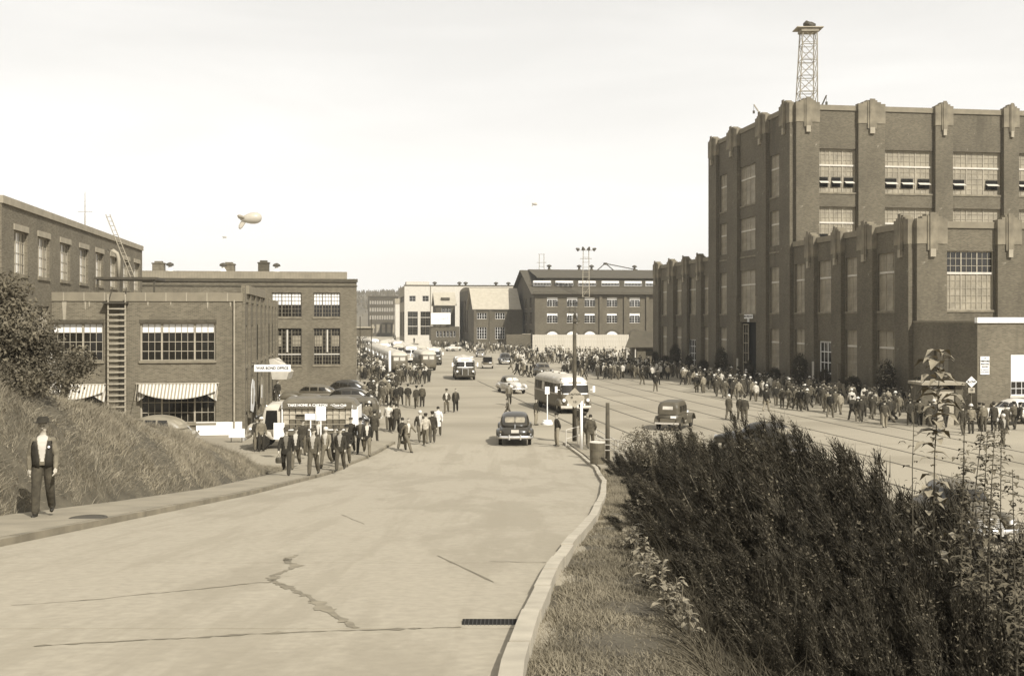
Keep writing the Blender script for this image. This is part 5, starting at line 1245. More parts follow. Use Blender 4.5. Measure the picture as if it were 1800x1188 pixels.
# railings
def railing(pts, label, hgt=.95, mids=1, name='railing'):
    P_ = []
    for px, py, Y in pts: z = terrain_top(Xat(px, Y), Y); P_.append(Vector((Xat(px, Y), Y, z)))
    o = empty(name, P_[0], 0, label, 'railing', 'pipe railings by the traffic island'); o0 = P_[0]
    for p in P_: b = MB(); b.tube([p-o0, p-o0+Vector((0,0,hgt))], .028, 6); b.build('post', M['offwhite'], o)
    for j in range(mids+1):
        z = hgt*(1-j*.5/max(mids, 1)); b = MB(); b.tube([p-o0+Vector((0,0,z)) for p in P_], .025, 6); b.build('rail', M['offwhite'], o)
def terrain_top(X, Y): return (roadz(Y)+.12) if (47.5 < Y < 61 and interp(RK, Y) < X < 6.6) else terrain(X, Y)
railing([(995, 0, 59.5), (1016, 0, 59.8), (1040, 0, 60)], 'thin pipe railing left of the utility pole')
railing([(1048, 0, 58.5), (1068, 0, 55), (1086, 0, 51), (1100, 0, 49)], 'pale pipe railing running down toward the bushes', .95, 2)
railing([(1046, 0, 52), (1080, 0, 51.5), (1112, 0, 50)], 'front pipe railing right of the trash barrel', 1.0, 2)
# slow sign on post near annex, pale booth
Y_ = 73.0; so = empty('slow_sign', (Xat(1707, Y_), Y_, 0), 0, 'white diamond sign reading SLOW with a small plate below it', 'sign'); zc_ = Zat(671, Y_)
b = MB(); b.tube([(0,0,0),(0,0,zc_)], .04, 6); b.build('post', M['sashd'], so)
b = MB(); s_ = .26; b.X = Matrix.Rotation(R(45), 4, 'Y'); b.box(-s_, s_, -.08, -.045, -s_, s_); b.build('diamond_plate', M['white'], so, loc=(0, 0, zc_))
b = MB(); b.box(-.22, .22, -.078, -.045, -.72, -.38); b.build('lower_plate', M['signg'], so, loc=(0, 0, zc_))
inst('lettering', text_mesh('SLOW', .2, M['ink'], bold=.006), so, (0, -.09, zc_), (R(90), 0, 0)); inst('lettering', text_mesh('10', .18, M['ink'], bold=.004), so, (0, -.09, zc_-.53), (R(90), 0, 0))
Y_ = 72.0; o = empty('guard_booth', (Xat(1617, Y_), Y_, 0), 0, 'low pale guard booth in front of the dark annex wall', 'booth'); wd_ = (1695-1617)*Y_/F
b = MB(); b.box(.1, wd_*.3, 0, 2, 0, 2.6); b.box(wd_*.8, wd_-.1, 0, 2, 0, 2.6); b.box(.1, wd_-.1, 1.9, 2.0, 0, 2.6); b.build('wall', M['brick_far'], o); b = MB(); b.box(0, wd_, -.3, 2.2, 2.61, 2.78); b.build('roof', M['conc'], o)
b = MB(); b.box(wd_*.3+.01, wd_*.8-.01, .1, .15, 0, 2.3); b.build('door', M['woodl'], o)
# war bond office sign, sloped white awning panel, wall posters
ys_s = 66.8
wb_ = empty('hanging_sign', (Xat(447, ys_s), ys_s, 0), 0, 'white board reading WAR BOND OFFICE projecting from the office wall', 'sign'); z_ = Zat(647, ys_s); ww = (511-447)*ys_s/F
b = MB(); b.box(0, ww, -.03, .03, z_-.21, z_+.21); b.build('board', M['white'], wb_); inst('lettering', text_mesh('WAR BOND OFFICE', .215, M['ink'], bold=.004), wb_, (ww/2, -.04, z_), (R(90), 0, 0))
b = MB(); b.tube([(0,0,z_+.3),(-.25,.4,z_+.3)], .02, 4); b.tube([(ww,0,z_+.21),(.1,.02,z_+1.0)], .012, 4); b.build('bracket', M['iron'], wb_)
o = empty('white_canopy', (Xat(470, 70), 70, 0), 0, 'sloping white canopy panel behind the hanging office sign', 'canopy'); b = MB(); b.prism([(.1,0,Zat(634,70)+.1),(.4,0,Zat(633,70)+.1),(1.35,0,Zat(654,70)),(1.2,0,Zat(664,70)-.1),(.3,0,Zat(664,70)-.1)], (0, 1.6, 0)); b.build('panel', M['canvasw'], o)
for tx, (py0, py1), ms, lb in ((435, (668, 728), 'poster_a', 'tall pale torn poster on the office side wall'), (452, (664, 715), 'poster_b', 'darker figure poster beside the pale one on the office wall')):
    a = e1.a(tx); z1_, z0_ = e1.z(tx, py0), e1.z(tx, py1); Mx = Mx1; o = empty('wall_poster', Mx @ Vector(e1.loc(a, -.2, z0_)), GR+R(90), lb, 'poster')
    b = MB(); w_ = 3.2; h_ = z1_-z0_
    b.prism([(0,0,h_*.1),(w_*.5,0,0),(w_*.8,0,h_*.2),(w_,0,h_*.5),(w_*.8,0,h_*.9),(w_*.4,0,h_),(w_*.1,0,h_*.8)][::-1], (0, -.03, 0)); b.build('sheet', M[ms], o)
    b = MB(); b.prism([(w_*.2,0,h_*.3),(w_*.45,0,h_*.25),(w_*.5,0,h_*.7),(w_*.3,0,h_*.75)][::-1], (0, -.012, 0)); b.build('print', M['poster_b' if ms == 'poster_a' else 'poster_a'], o, loc=(0, -.032, 0))
o = empty('white_parking_board', (Xat(402, 62), 62, 0), 0, 'small white board lying by the end of the office plinth', 'sign'); b = MB(); b.box(0, .9, 0, .05, .25, .75); b.build('panel', M['white'], o); b = MB(); b.box(.1, .14, .06, .1, 0, .25); b.box(.7, .74, .06, .1, 0, .25); b.build('leg', M['wood'], o)
Y_ = Yp(672); o, _ = post('white_street_post', 685, 672, 617, .16, M['white'], 'thick white street post at the tail of the parked buses', 'post'); 
# tubs with clipped shrubs along the shop wall
def clumpleaves(n, cen, rad, size, fn=None):
    d = rng.normal(size=(n, 3)); d /= np.linalg.norm(d, axis=1)[:, None]; r_ = rng.uniform(.75, 1.05, n)[:, None]; p = cen+d*r_*rad
    nn = d+rng.normal(size=(n, 3))*.7; nn /= np.linalg.norm(nn, axis=1)[:, None]
    return leafquads(p, nn, rng.uniform(.7, 1.3, n)*size)
def joinVQ(lst):
    Vv, Qq, off = [], [], 0
    for v, q in lst: Vv.append(v); Qq.append(q+off); off += len(v)
    return np.concatenate(Vv), np.concatenate(Qq)
def topiary_mesh(h, r_, nm):
    parts = [clumpleaves(1500, np.array([0, 0, .5+h*.5]), np.array([r_, r_, h*.5]), .11), clumpleaves(700, np.array([0, 0, .5+h*.5]), np.array([r_*.8, r_*.8, h*.42]), .14)]
    V, Q = joinVQ(parts); return np_mesh(nm, V, Q, M['hedge'])
tm = [topiary_mesh(1.9, .5, 'foliage'), topiary_mesh(1.3, .6, 'foliage'), topiary_mesh(2.3, .62, 'foliage')]
b = MB(); b.lathe([(.3, 0), (.38, .5), (.42, .52), (.36, .5), (.02, .46)], 12); tub = b.mesh('tub', M['conc'])
for k, px in enumerate((1168, 1186, 1204, 1229, 1254, 1287, 1338, 1382, 1428, 1473, 1524, 1583, 1640)):
    Yw = Kf/(px-608); p = Vector((Xat(px, Yw), Yw, 0)) + Vector((-uy, ux, 0))*1.5*1.0
    p = Vector((Xat(px, Yw)-1.35, Yw-.6, 0)); o = empty('potted_shrub', p, 0, 'clipped dark shrub in a tub by the shop wall', 'shrub', 'clipped shrubs along the machine shop wall')
    o['label'] = '%s clipped dark shrub from the left along the shop wall' % (['first','second','third','fourth','fifth','sixth','seventh','eighth','ninth','tenth','eleventh','twelfth','thirteenth'][k])
    inst('tub', tub, o); s_ = 1.0+ .12*(k % 3); inst('foliage', tm[k % 3], o, sc=(s_, s_, s_*1.08))
for px in (1215, 1299, 1432, 1477):
    Yw = Kf/(px-608)-1.2; o = empty('wall_light_post', (Xat(px-3, Yw), Yw, 0), 0, 'pale thin post standing at the shop wall near x', 'post'); b = MB(); b.box(-.08, .08, -.08, .08, 0, 3.0 if px > 1400 else 2.6); b.build('shaft', M['offwhite'] if px != 1477 else M['sashd'], o)
    o['label'] = {1215: 'pale post leftmost along the shop wall', 1299: 'pale post left of the tall dark entrance', 1432: 'pale post left of the white barred shop door', 1477: 'dark post right of the white barred shop door'}[px]
# barrage balloons
def balloon(px, py, Y, L, label, nose=1):
    o = empty('barrage_balloon', (Xat(px, Y), Y, Zat(py, Y)), 0, label, 'balloon'); r_ = L*.27
    b = MB(); st = [(-.5,.02),(-.46,.2),(-.36,.45),(-.2,.74),(0,.95),(.15,1),(.3,.92),(.42,.68),(.48,.35),(.5,.03)]
    b.rings([[(nose*L*x, r_*k*math.sin(t), r_*k*math.cos(t)*1.0) for t in [2*math.pi*j/20 for j in range(20)]] for x, k in st]); b.build('envelope', M['balloon'], o, smooth=True)
    for vec in ((0, 0, -1), (0, .87, .35), (0, -.87, .35)):
        v = Vector(vec); f = MB(); pts = []
        for x, k in ((-.22,.45),(-.30,.9),(-.42,1.45),(-.52,1.7),(-.60,1.55),(-.58,1.0),(-.45,.3)): pts.append(Vector((nose*L*x, 0, 0))+v*r_*k)
        n_ = v.cross(Vector((1,0,0)))*L*.05; cst = sum(pts, Vector())/len(pts)
        inner = [cst+(p-cst)*.75 for p in pts]
        f.rings([[tuple(p) for p in pts]][0:0] or [[tuple(p+n_*.02) for p in pts], [tuple(p+n_) for p in inner]]); f.rings([[tuple(p-n_) for p in inner], [tuple(p-n_*.02) for p in pts]]); f.build('tail_fin', M['balloon'] if vec[2] < 0 else M['sash'], o, smooth=False)
    return o
ob = balloon(441, 384, 380, 7.4, 'large pale barrage balloon floating over the brick hall'); ob.rotation_euler = (0, R(-6), R(12))
balloon(395, 417, 900, 3.0, 'tiny distant balloon below the large one'); balloon(940, 359, 900, 4.2, 'tiny distant balloon over the dark roofed shop')
# ================================================================ people (one continuous voxel-remeshed body, facing -y)
def cap_chain(mb, pts, rs, flat=1.0, n=12):
    pts = [Vector(p) for p in pts]; d0 = (pts[1]-pts[0]).normalized(); d1 = (pts[-1]-pts[-2]).normalized()
    P_ = [pts[0]-d0*rs[0]*.9, pts[0]-d0*rs[0]*.6]+pts+[pts[-1]+d1*rs[-1]*.6, pts[-1]+d1*rs[-1]*.9]; R_ = [rs[0]*.35, rs[0]*.8]+list(rs)+[rs[-1]*.8, rs[-1]*.35]
    mb.tube(P_, 0, n, rs=R_, flat=flat)
def person_mesh(name, pose, hat=None, vox=.035, hem=.80, fingers=False, opened=True, skirt=False, mats=None):
    """pose: stride, arm swing, lean, arms mode, head turn"""
    st = pose.get('stride', 0); ar = pose.get('arm', 0); lean = pose.get('lean', 0.02); mode = pose.get('mode', 'swing'); turn = pose.get('turn', 0)
    segs = []       # (a, b, ra, rb, zone)
    mb = MB()
    def seg(pts, rs, zone, flat=1.0, n=12):
        cap_chain(mb, pts, rs, flat, n)
        for a, b, ra, rb in zip(pts[:-1], pts[1:], rs[:-1], rs[1:]): segs.append((Vector(a), Vector(b), ra, rb, zone, flat))
    hipz = .93 - .06*abs(st); fw = -1
    for sx, s_ in ((-1, st), (1, -st)):
        hip = Vector((sx*.095, 0, hipz)); kn = hip+Vector((sx*.012, fw*math.sin(s_*.55+.06)*.45, -math.cos(s_*.55)*.44))
        sh_ = s_*.55-.10 - (.55*max(0, -s_)); an_ = kn+Vector((0, fw*math.sin(sh_)*.42, -math.cos(sh_)*.42)); 
        zf = max(.075, an_.z); an_.z = zf if s_ < 0 else .08
        seg([hip, hip.lerp(kn, .5), kn], [.102, .096, .082], 1); seg([kn, kn.lerp(an_, .35), an_+Vector((0,0,.03))], [.082, .08, .070], 1)
        toe = an_+Vector((sx*.02, -.17, -.045)); heel = an_+Vector((0, .05, -.035)); seg([heel, toe], [.042, .036], 4)
    L = lambda z: -lean*(z-.9)
    # torso as stacked ellipses
    tw = [(hem, .175, .120), (.92, .178, .125), (1.03, .165, .115), (1.15, .178, .122), (1.30, .190, .125), (1.375, .178, .112), (1.43, .125, .085), (1.475, .07, .06)]
    if skirt: tw = [(.48, .20, .16), (.7, .185, .14)]+tw[1:]
    Rg = []
    for z, wx, wy in tw: Rg.append([(wx*sgp(math.cos(t), 2.5), L(z)+wy*sgp(math.sin(t), 2.3), z) for t in [2*math.pi*k/20 for k in range(20)]])
    mb.rings(Rg)
    seg([(0, L(1.45), 1.44), (0, L(1.53)-.01, 1.54)], [.06, .055], 2)
    hc = Vector((0, L(1.6)-.015, 1.635)); seg([hc+Vector((0,.012,.03)), hc+Vector((0,-.005,-.05))], [.088, .068], 2)
    if vox < .03:
        seg([hc+Vector((0,-.085,.0)), hc+Vector((0,-.105,-.025))], [.012, .016], 2)
        seg([hc+Vector((-.088,.01,.01)), hc+Vector((-.09,.012,-.02))], [.018, .014], 2); seg([hc+Vector((.088,.01,.01)), hc+Vector((.09,.012,-.02))], [.018, .014], 2)
    for sx in (-1, 1):
        sh_ = Vector((sx*.170, L(1.38), 1.375)); a = ar*sx
        if mode == 'pockets': el = sh_+Vector((sx*.10, .06, -.27)); wr = el+Vector((-sx*.07, -.12, -.17))
        elif mode == 'behind': el = sh_+Vector((sx*.06, .10, -.27)); wr = el+Vector((-sx*.15, .05, -.16))
        elif mode == 'hold' and sx > 0: el = sh_+Vector((.05, -.05, -.28)); wr = el+Vector((-.04, -.22, .02))
        elif mode == 'carry': el = sh_+Vector((sx*.05, -.02, -.29)); wr = el+Vector((sx*.0, -.06 if sx > 0 else -.2, -.24 if sx > 0 else -.05))
        else: el = sh_+Vector((sx*.075, -math.sin(a)*.28, -math.cos(a)*.275)); wr = el+Vector((-sx*.0, -math.sin(a+.35)*.25, -math.cos(a+.3)*.235))
        seg([sh_, sh_.lerp(el, .5), el], [.068, .06, .052], 0); seg([el, el.lerp(wr, .5), wr], [.052, .05, .042], 0)
        d = (wr-el).normalized()
        if not fingers: seg([wr+d*.03, wr+d*.11], [.034, .03], 2, .8)
        else:
            palm = wr+d*.055; seg([wr+d*.0, palm, wr+d*.09], [.026, .036, .036], 2, .65)
            fb = Vector((0, 1, 0)); fb = (fb-d*fb.dot(d)).normalized()
            for i, (l1, off) in enumerate(((.075,-.03),(.085,-.010),(.08,.010),(.06,.03))):
                b0 = wr+d*.095+fb*off; b1 = b0+d*l1*.55+Vector((-sx*.012, 0, 0)); b2 = b1+d*l1*.45+Vector((-sx*.03, 0, 0)); seg([b0, b1, b2], [.0105, .0098, .0085], 2, n=8)
            t0 = wr+d*.035-fb*.03; seg([t0, t0+d*.04-fb*.02+Vector((-sx*.012,0,0)), t0+d*.07-fb*.022+Vector((-sx*.025,0,0))], [.013, .011, .0095], 2, n=8)
    me = mb.mesh('tmp', [], uv=False); o = bpy.data.objects.new('tmp', me); C.objects.link(o)
    md = o.modifiers.new('r', 'REMESH'); md.mode = 'VOXEL'; md.voxel_size = vox; md.use_smooth_shade = True
    if vox < .03: sm_ = o.modifiers.new('s', 'SMOOTH'); sm_.factor = .4; sm_.iterations = 2
    dg = bpy.context.evaluated_depsgraph_get(); out_ = bpy.data.meshes.new_from_object(o.evaluated_get(dg)); bpy.data.objects.remove(o)
    out_.name = name; n = len(out_.polygons)
    cen = np.empty(n*3, 'f'); out_.polygons.foreach_get('center', cen); cen = cen.reshape(-1, 3)
    best = np.full(n, 1e9); zone = np.zeros(n, 'i')
    for a, b, ra, rb, zn, fl in segs:
        a_, b_ = np.array(a), np.array(b); ab = b_-a_; t = np.clip(((cen-a_) @ ab)/(ab@ab), 0, 1); q = a_+t[:, None]*ab; r_ = ra+(rb-ra)*t
        dd = np.linalg.norm(cen-q, axis=1)-r_*(.85 if zn == 2 else 1); m_ = dd < best; best[m_] = dd[m_]; zone[m_] = zn
    # torso region
    z = cen[:, 2]; wx = np.interp(z, [t[0] for t in tw], [t[1] for t in tw]); wy = np.interp(z, [t[0] for t in tw], [t[2] for t in tw])
    rr = np.sqrt((cen[:, 0]/wx)**2+((cen[:, 1]+lean*(z-.9))/wy)**2); tz = (z > tw[0][0]-.03) & (z < 1.49); dtor = (rr-1)*.13
    isT = tz & (dtor < best); zone[isT & (z > hem+.0) | (isT & skirt)] = 0; 
    if opened: fr = isT & (cen[:, 1]+lean*(z-.9) < -.03) & (np.abs(cen[:, 0]) < .015+.075*np.clip((z-.92)/.5, 0, 1)) & (z > 1.0); zone[fr] = 3
    hd = (z > 1.55) & (np.linalg.norm(cen[:, :2]-np.array([0, hc.y]), axis=1) < .16); hair = hd & ((z > 1.695) | ((cen[:, 1] > hc.y+.012) & (z > 1.585))); zone[hair] = 6
    for q in (mats or PM): out_.materials.append(q)
    out_.polygons.foreach_set('material_index', zone); out_.polygons.foreach_set('use_smooth', np.ones(n, bool))
    out_['head'] = [hc.x, hc.y, hc.z]; return out_
PM = [M['jacket'], M['trouser'], M['skin'], M['shirt'], M['shoe'], M['hatm'], M['hair']]
def hat_mb(kind):
    b = MB()
    if kind == 'fedora':
        n = 20; b.rings([[(.155*math.cos(t)*(.95), .185*math.sin(t), .055+.018*abs(math.cos(t))) for t in [2*math.pi*k/n for k in range(n)]], [(.155*math.cos(t)*.95, .185*math.sin(t), .065+.018*abs(math.cos(t))) for t in [2*math.pi*k/n for k in range(n)]], [(.098*math.cos(t), .115*math.sin(t), .068) for t in [2*math.pi*k/n for k in range(n)]], [(.092*math.cos(t), .108*math.sin(t), .14) for t in [2*math.pi*k/n for k in range(n)]], [(.07*math.cos(t), .085*math.sin(t), .165+.012*abs(math.sin(t))) for t in [2*math.pi*k/n for k in range(n)]], [(.02*math.cos(t), .05*math.sin(t), .150) for t in [2*math.pi*k/n for k in range(n)]]])
    elif kind == 'cap':
        n = 16; b.rings([[(r_*math.cos(t), -.01+r_*1.1*math.sin(t), z) for t in [2*math.pi*k/n for k in range(n)]] for r_, z in ((.098,.05),(.112,.075),(.118,.1),(.09,.125),(.03,.135))])
        b.prism([(-.075,-.10,.055),(-.05,-.16,.045),(0,-.18,.042),(.05,-.16,.045),(.075,-.10,.055)][::-1], (0, 0, .012))
    elif kind == 'helmet':
        n = 16; b.rings([[(r_*math.cos(t), r_*1.15*math.sin(t), z) for t in [2*math.pi*k/n for k in range(n)]] for r_, z in ((.145,.045),(.147,.055),(.112,.06),(.108,.1),(.085,.145),(.045,.168),(.01,.173))])
    elif kind == 'peaked':
        n = 16; b.rings([[(r_*math.cos(t), r_*1.08*math.sin(t)-.0, z) for t in [2*math.pi*k/n for k in range(n)]] for r_, z in ((.095,.045),(.097,.075),(.135,.115),(.13,.13),(.03,.14))])
        b.prism([(-.08,-.09,.05),(-.05,-.15,.025),(0,-.165,.02),(.05,-.15,.025),(.08,-.09,.05)][::-1], (0, 0, .01))
    elif kind == 'scarf':
        n = 14; b.rings([[(r_*math.cos(t), .015+r_*1.1*math.sin(t), z) for t in [2*math.pi*k/n for k in range(n)]] for r_, z in ((.085,-.06),(.108,0),(.112,.05),(.09,.11),(.03,.135))])
    return b
HATM = {k: hat_mb(k).mesh('hat', M['hatm'] if k in ('fedora','cap','peaked') else M['helmet'], smooth=(k != 'x')) for k in ('fedora','cap','helmet','peaked','scarf')}
HATL = {k: hat_mb(k).mesh('hat', M['sash'], smooth=True) for k in ('fedora','cap')}
POSES = {
 'walkA': dict(stride=.75, arm=.45, lean=.05), 'walkB': dict(stride=-.75, arm=-.45, lean=.05), 'walkC': dict(stride=.4, arm=.2, lean=.03), 'stand': dict(stride=.05, arm=.05),
 'pocket': dict(stride=.45, mode='pockets'), 'behind': dict(stride=0, mode='behind'), 'hold': dict(stride=-.4, mode='hold', arm=.2), 'carry': dict(stride=.5, mode='carry'), 'wide': dict(stride=1.15, arm=.7, lean=.12)}
PC = {}
def pm(pose, lod, hem=.80, opened=True, skirt=False, mats=None, key=''):
    k = (pose, lod, hem, opened, skirt, key)
    if k not in PC: PC[k] = person_mesh('person', POSES[pose], vox={0:.0125, 1:.022, 2:.038, 3:.06}[lod], hem=hem, fingers=(lod == 0), opened=opened, skirt=skirt, mats=mats)
    return PC[k]
PCOUNT = [0]
def person(X, Y, Z, face, pose, hat, j, label, lod=2, h=1.75, hem=.80, opened=True, skirt=False, group=None, mats=None, key='', hatmat=None):
    """face: degrees; 0 = toward the camera, 180 = walking away, 90 = facing image right, -90 image left"""
    me = pm(pose, lod, hem, opened, skirt, mats, key); PCOUNT[0] += 1
    o = inst('person', me, None, (X, Y, Z), (0, 0, R(face)), (h/1.76*random.uniform(.97, 1.05), h/1.76, h/1.76))
    o.color = tone(j); tag(o, label, 'person', group)
    if hat:
        hc = me['head']; hm = (HATL if hatmat else HATM)[hat]; q = inst('hat', hm, o, (hc[0], hc[1], hc[2]-.0)); q.rotation_euler = (R(-4), 0, 0)
    if lod == 0:
        hc = me['head']; b = MB()
        for sx in (-1, 1): b.box(hc[0]+sx*.034-.014, hc[0]+sx*.034+.014, hc[1]-.092, hc[1]-.076, hc[2]+.008, hc[2]+.018)
        b.box(hc[0]-.024, hc[0]+.024, hc[1]-.083, hc[1]-.068, hc[2]-.058, hc[2]-.050); b.build('face', M['facedark'], o)
    return o
def onpath(px, py):
    Y = Yof(py, .13); X = Xat(px, Y); return X, Y, walkz(Y)
PG = 'men walking up the left sidewalk'
# the near man by the bank
X, Y, Z = onpath(76, 906)
PMn = [mat('cardigan_sleeve', .12, .95, .3, 9, 1.0), mat('dark_trousers', .05, .95, .35, 8, 1.0), M['skin'], M['shirt'], M['shoe'], M['hatm'], M['hair']]
nm = person(X, Y, Z, 14, 'walkC', 'fedora', .1, 'man in a brimmed hat, dark vest and pale shirt walking by the grass bank', 0, 1.77, hem=.93, mats=PMn, key='near')
vest = MB()
for sx in (-1, 1):
    pts = []
    for z, x0, x1 in ((.90,.045,.180),(1.03,.05,.170),(1.15,.065,.182),(1.28,.085,.19),(1.38,.10,.165)):
        y = -.128-.03*(z-.9)*1.2; pts.append([(sx*x0, y-.004, z), (sx*(x0+x1)/2, y+.012, z), (sx*x1, y+.065, z), (sx*(x1+.012), y+.075, z), (sx*(x0+x1)/2, y+.03, z), (sx*x0, y+.012, z)])
    vest.rings(pts)

for ch in nm.children:
    if ch.name.startswith('hat'): ch.data = ch.data.copy(); ch.scale = (1.16, 1.16, 1.05); ch.data.materials[0] = mat('dark_felt', .025, .95, .2, 6)
vest.build('vest', M['paintd'] if False else M['hair'], nm, smooth=True)
b = MB(); b.lathe([(.024, 0), (.02, -.008), (.003, -.01)], 10, (.12, -.155, 1.27), axis='y'); b.build('badge', M['white'], nm)
# group with placards
near = [
 (503,835,8,'walkB','fedora',.02,'man in a dark suit and hat carrying a lunch pail, leading the sidewalk group',1,.78,True),
 (520,824,5,'walkA','cap',.03,'man just behind the leading pair with a pale shirt showing',1,.80,True),
 (551,835,-5,'walkC','cap',.07,'man in a checked jacket and pale cap at the front of the group',1,.80,True),
 (573,822,-8,'walkA','scarf',.16,'shorter figure in a light jacket between the front men',1,.80,True),
 (589,819,0,'walkB','fedora',.02,'man in a wide brimmed hat and dark coat behind the front row',1,.74,True),
 (598,827,-4,'walkC','cap',.03,'bulky man in an open dark jacket with pale shirt and badge',1,.78,True),
 (609,817,4,'pocket','fedora',.02,'man in black at the right shoulder of the badge wearer',1,.76,False),
 (634,797,0,'walkA','fedora',.03,'tall man in a dark jacket at the right of the group near the truck tail',1,.76,True),
 (645,801,10,'walkB','fedora',.02,'man in a dark open suit and hat rightmost of the sidewalk group',1,.76,True),
 (532,800,0,'stand','cap',.04,'man in the back row behind the placards',1,.80,False),
 (560,798,0,'walkC','cap',.05,'capped man in the back row under the tallest placard',1,.80,True),
 (617,795,-5,'walkC','cap',.03,'dark figure in the back row in front of the crate racks',1,.80,False),
]
HLD = []
for px, py, fc, po, ht, j, lb, lod, hem, op in near:
    X, Y, Z = onpath(px, py); HLD.append(person(X, Y, Z, fc, po, ht, j, lb, lod, 1.76, hem, op, group=None))
# lunch pail and placards are carried: things of their own
X, Y, Z = onpath(503, 835); lp = empty('lunch_pail', (X-.27, Y-.05, Z+.46), 0, 'dark rounded lunch pail hanging from the leading man hand', 'lunch pail')
b = MB(); b.rings([[(r_*math.cos(t), r_*.7*math.sin(t), z) for t in [2*math.pi*k/14 for k in range(14)]] for r_, z in ((.10,0),(.12,.03),(.12,.16),(.09,.2),(.02,.22))]); b.build('body', M['iron'], lp); b = MB(); b.tube([(-.08,0,.2),(0,0,.32),(.08,0,.2)], .01, 5); b.build('handle', M['iron'], lp)
for px, (x0, x1, y0, y1), py, lb in ((491, (481,500,743,772), 800, 'square white placard held low at the left of the group'), (546, (536,556,727,738), 815, 'small white placard in the middle of the group'), (564, (555,573,714,739), 815, 'tallest white placard held up above the group')):
    X, Y, Z = onpath(px, py); s_ = Y/F; o = empty('placard', (Xat((x0+x1)/2, Y), Y, Z+.75), 0, lb, 'placard'); w_ = (x1-x0)*s_; zt = Zat(y0, Y)-Z-.75; zb = Zat(y1, Y)-Z-.75
    b = MB(); b.box(-w_/2, w_/2, -.02, .0, zb, zt); b.build('board', M['white'], o); b = MB(); b.box(-.025, .025, .002, .03, 0, zt-.05); b.build('stick', M['white'], o)
# walkers on the plaza (px, feet row, facing, pose, hat, tone, label)
mid = [
 (707,792,175,'walkA',None,.03,'dark clothed man walking away, left of the striding bareheaded man',.80),
 (716,794,40,'wide',None,.12,'bareheaded man in work clothes striding to the right near the kerb end',.95),
 (738,776,20,'walkA','scarf',.04,'woman in a dark coat facing the camera beside the pale jacket walker',.78),
 (748,783,180,'walkB','cap',.34,'man in a pale jacket seen from behind in the middle group',.86),
 (760,778,185,'walkC','cap',.03,'man in a dark jacket seen from behind right of the pale jacket',.80),
 (770,766,180,'walkA',None,.55,'walker in a long white coat rightmost of the middle group',.55),
 (658,776,170,'walkC','fedora',.05,'person in a belted coat with bare legs by the truck tail',.62),
 (683,758,190,'walkA',None,.45,'woman in a white blouse walking away left of the middle group',.88),
 (692,757,180,'walkB','cap',.30,'person in a pale jacket next to the white blouse woman',.80),
 (697,760,180,'walkA','cap',.05,'dark jacketed man behind the white blouse woman',.80),
 (785,726,0,'pocket','fedora',.05,'hatted man strolling left of the pair on the open plaza',.78),
 (801,724,0,'walkC',None,.03,'man with an open jacket, right one of the pair on the open plaza',.80),
 (895,712,0,'walkC','cap',.12,'lone man in a grey shirt crossing in front of the convertible',.9),
 (893,735,-60,'wide','cap',.06,'boy running just beyond the dark sedan',.86),
 (732,718,180,'walkB','peaked',.04,'man in uniform cap seen from behind among the walkers',.76),
 (742,715,180,'stand',None,.07,'bareheaded man right of the one in a uniform cap',.8),
 (717,714,180,'pocket','cap',.03,'dark walker in the loose group left of the uniform cap',.78),
 (704,712,175,'walkA','cap',.03,'tall dark man in the loose group near the parked row',.76),
 (690,714,180,'walkC','fedora',.08,'man in a grey coat in the loose group near the parked row',.7),
 (663,706,0,'walkA','cap',.03,'man facing the camera in the gap beside the parked row',.8),
 (680,700,180,'walkB','cap',.10,'man with his back turned in the gap beside the parked row',.78),
 (697,716,180,'stand','cap',.02,'black clothed man at the centre of the loose group',.78),
 (653,742,0,'walkC','scarf',.06,'person behind the truck tail facing the camera',.72),
 (662,722,10,'walkA',None,.03,'man with a white shirt front coming round the parked row',.82),
]
for px, py, fc, po, ht, j, lb, hem in mid:
    Y = Yof(py) if py > 775 else Yp(py); person(Xat(px, Y), Y, max(0, roadz(Y)) if py > 775 else 0, fc, po, ht, j, lb, 1 if py > 740 else 2, 1.76 if 'boy' not in lb else 1.35, hem, opened=abs(fc) < 90, group=None)
# island and gate people
isl_p = [
 (979,784,-70,'behind','peaked',.03,'marine in dark tunic, pale trousers and white cap standing at the kerb tip',.80, 1.78),
 (942,747,60,'stand','cap',.03,'man in a dark jacket standing left of the white sign stand',.80, 1.75),
 (1038,793,175,'pocket',None,.06,'man in a grey suit seen from behind leaning on the island railing',.74, 1.82),
 (1028,788,170,'walkC','cap',.03,'man in black behind the white sign post',.78, 1.8),
 (1020,762,180,'stand','cap',.03,'dark figure standing by the front of the near bus',.8, 1.75)]
PMm = [M['jacket'], mat('pale_uniform_trousers', .2, .95, .15, 4), M['skin'], M['shirt'], M['shoe'], M['hatm'], M['hair']]
for i, (px, py, fc, po, ht, j, lb, hem, h) in enumerate(isl_p):
    Y = Yof(py) if py > 770 else Yp(py); z = roadz(Y)+(.125 if i in (2, 3) else 0); person(Xat(px, Y), Y, max(z, 0), fc, po, ht, j, lb, 1, h, hem, opened=False, mats=PMm if i in (0, 1) else None, key='m' if i in (0, 1) else '')
tr_p = [(452,762,20,'stand','cap',.03,'man in black leaning on the truck hood', .8), (459,776,30,'stand','helmet',.13,'man in a pale helmet by the truck front wheel', .85), (488,705,0,'stand','cap',.03,'man standing in the shade at the truck cab roof line', .8)]
for px, py, fc, po, ht, j, lb, hem in tr_p:
    Y = Yp(py) if py < 740 else 57.8; person(Xat(px, Y), Y, 0, fc, po, ht, j, lb, 1, 1.75, hem, False)
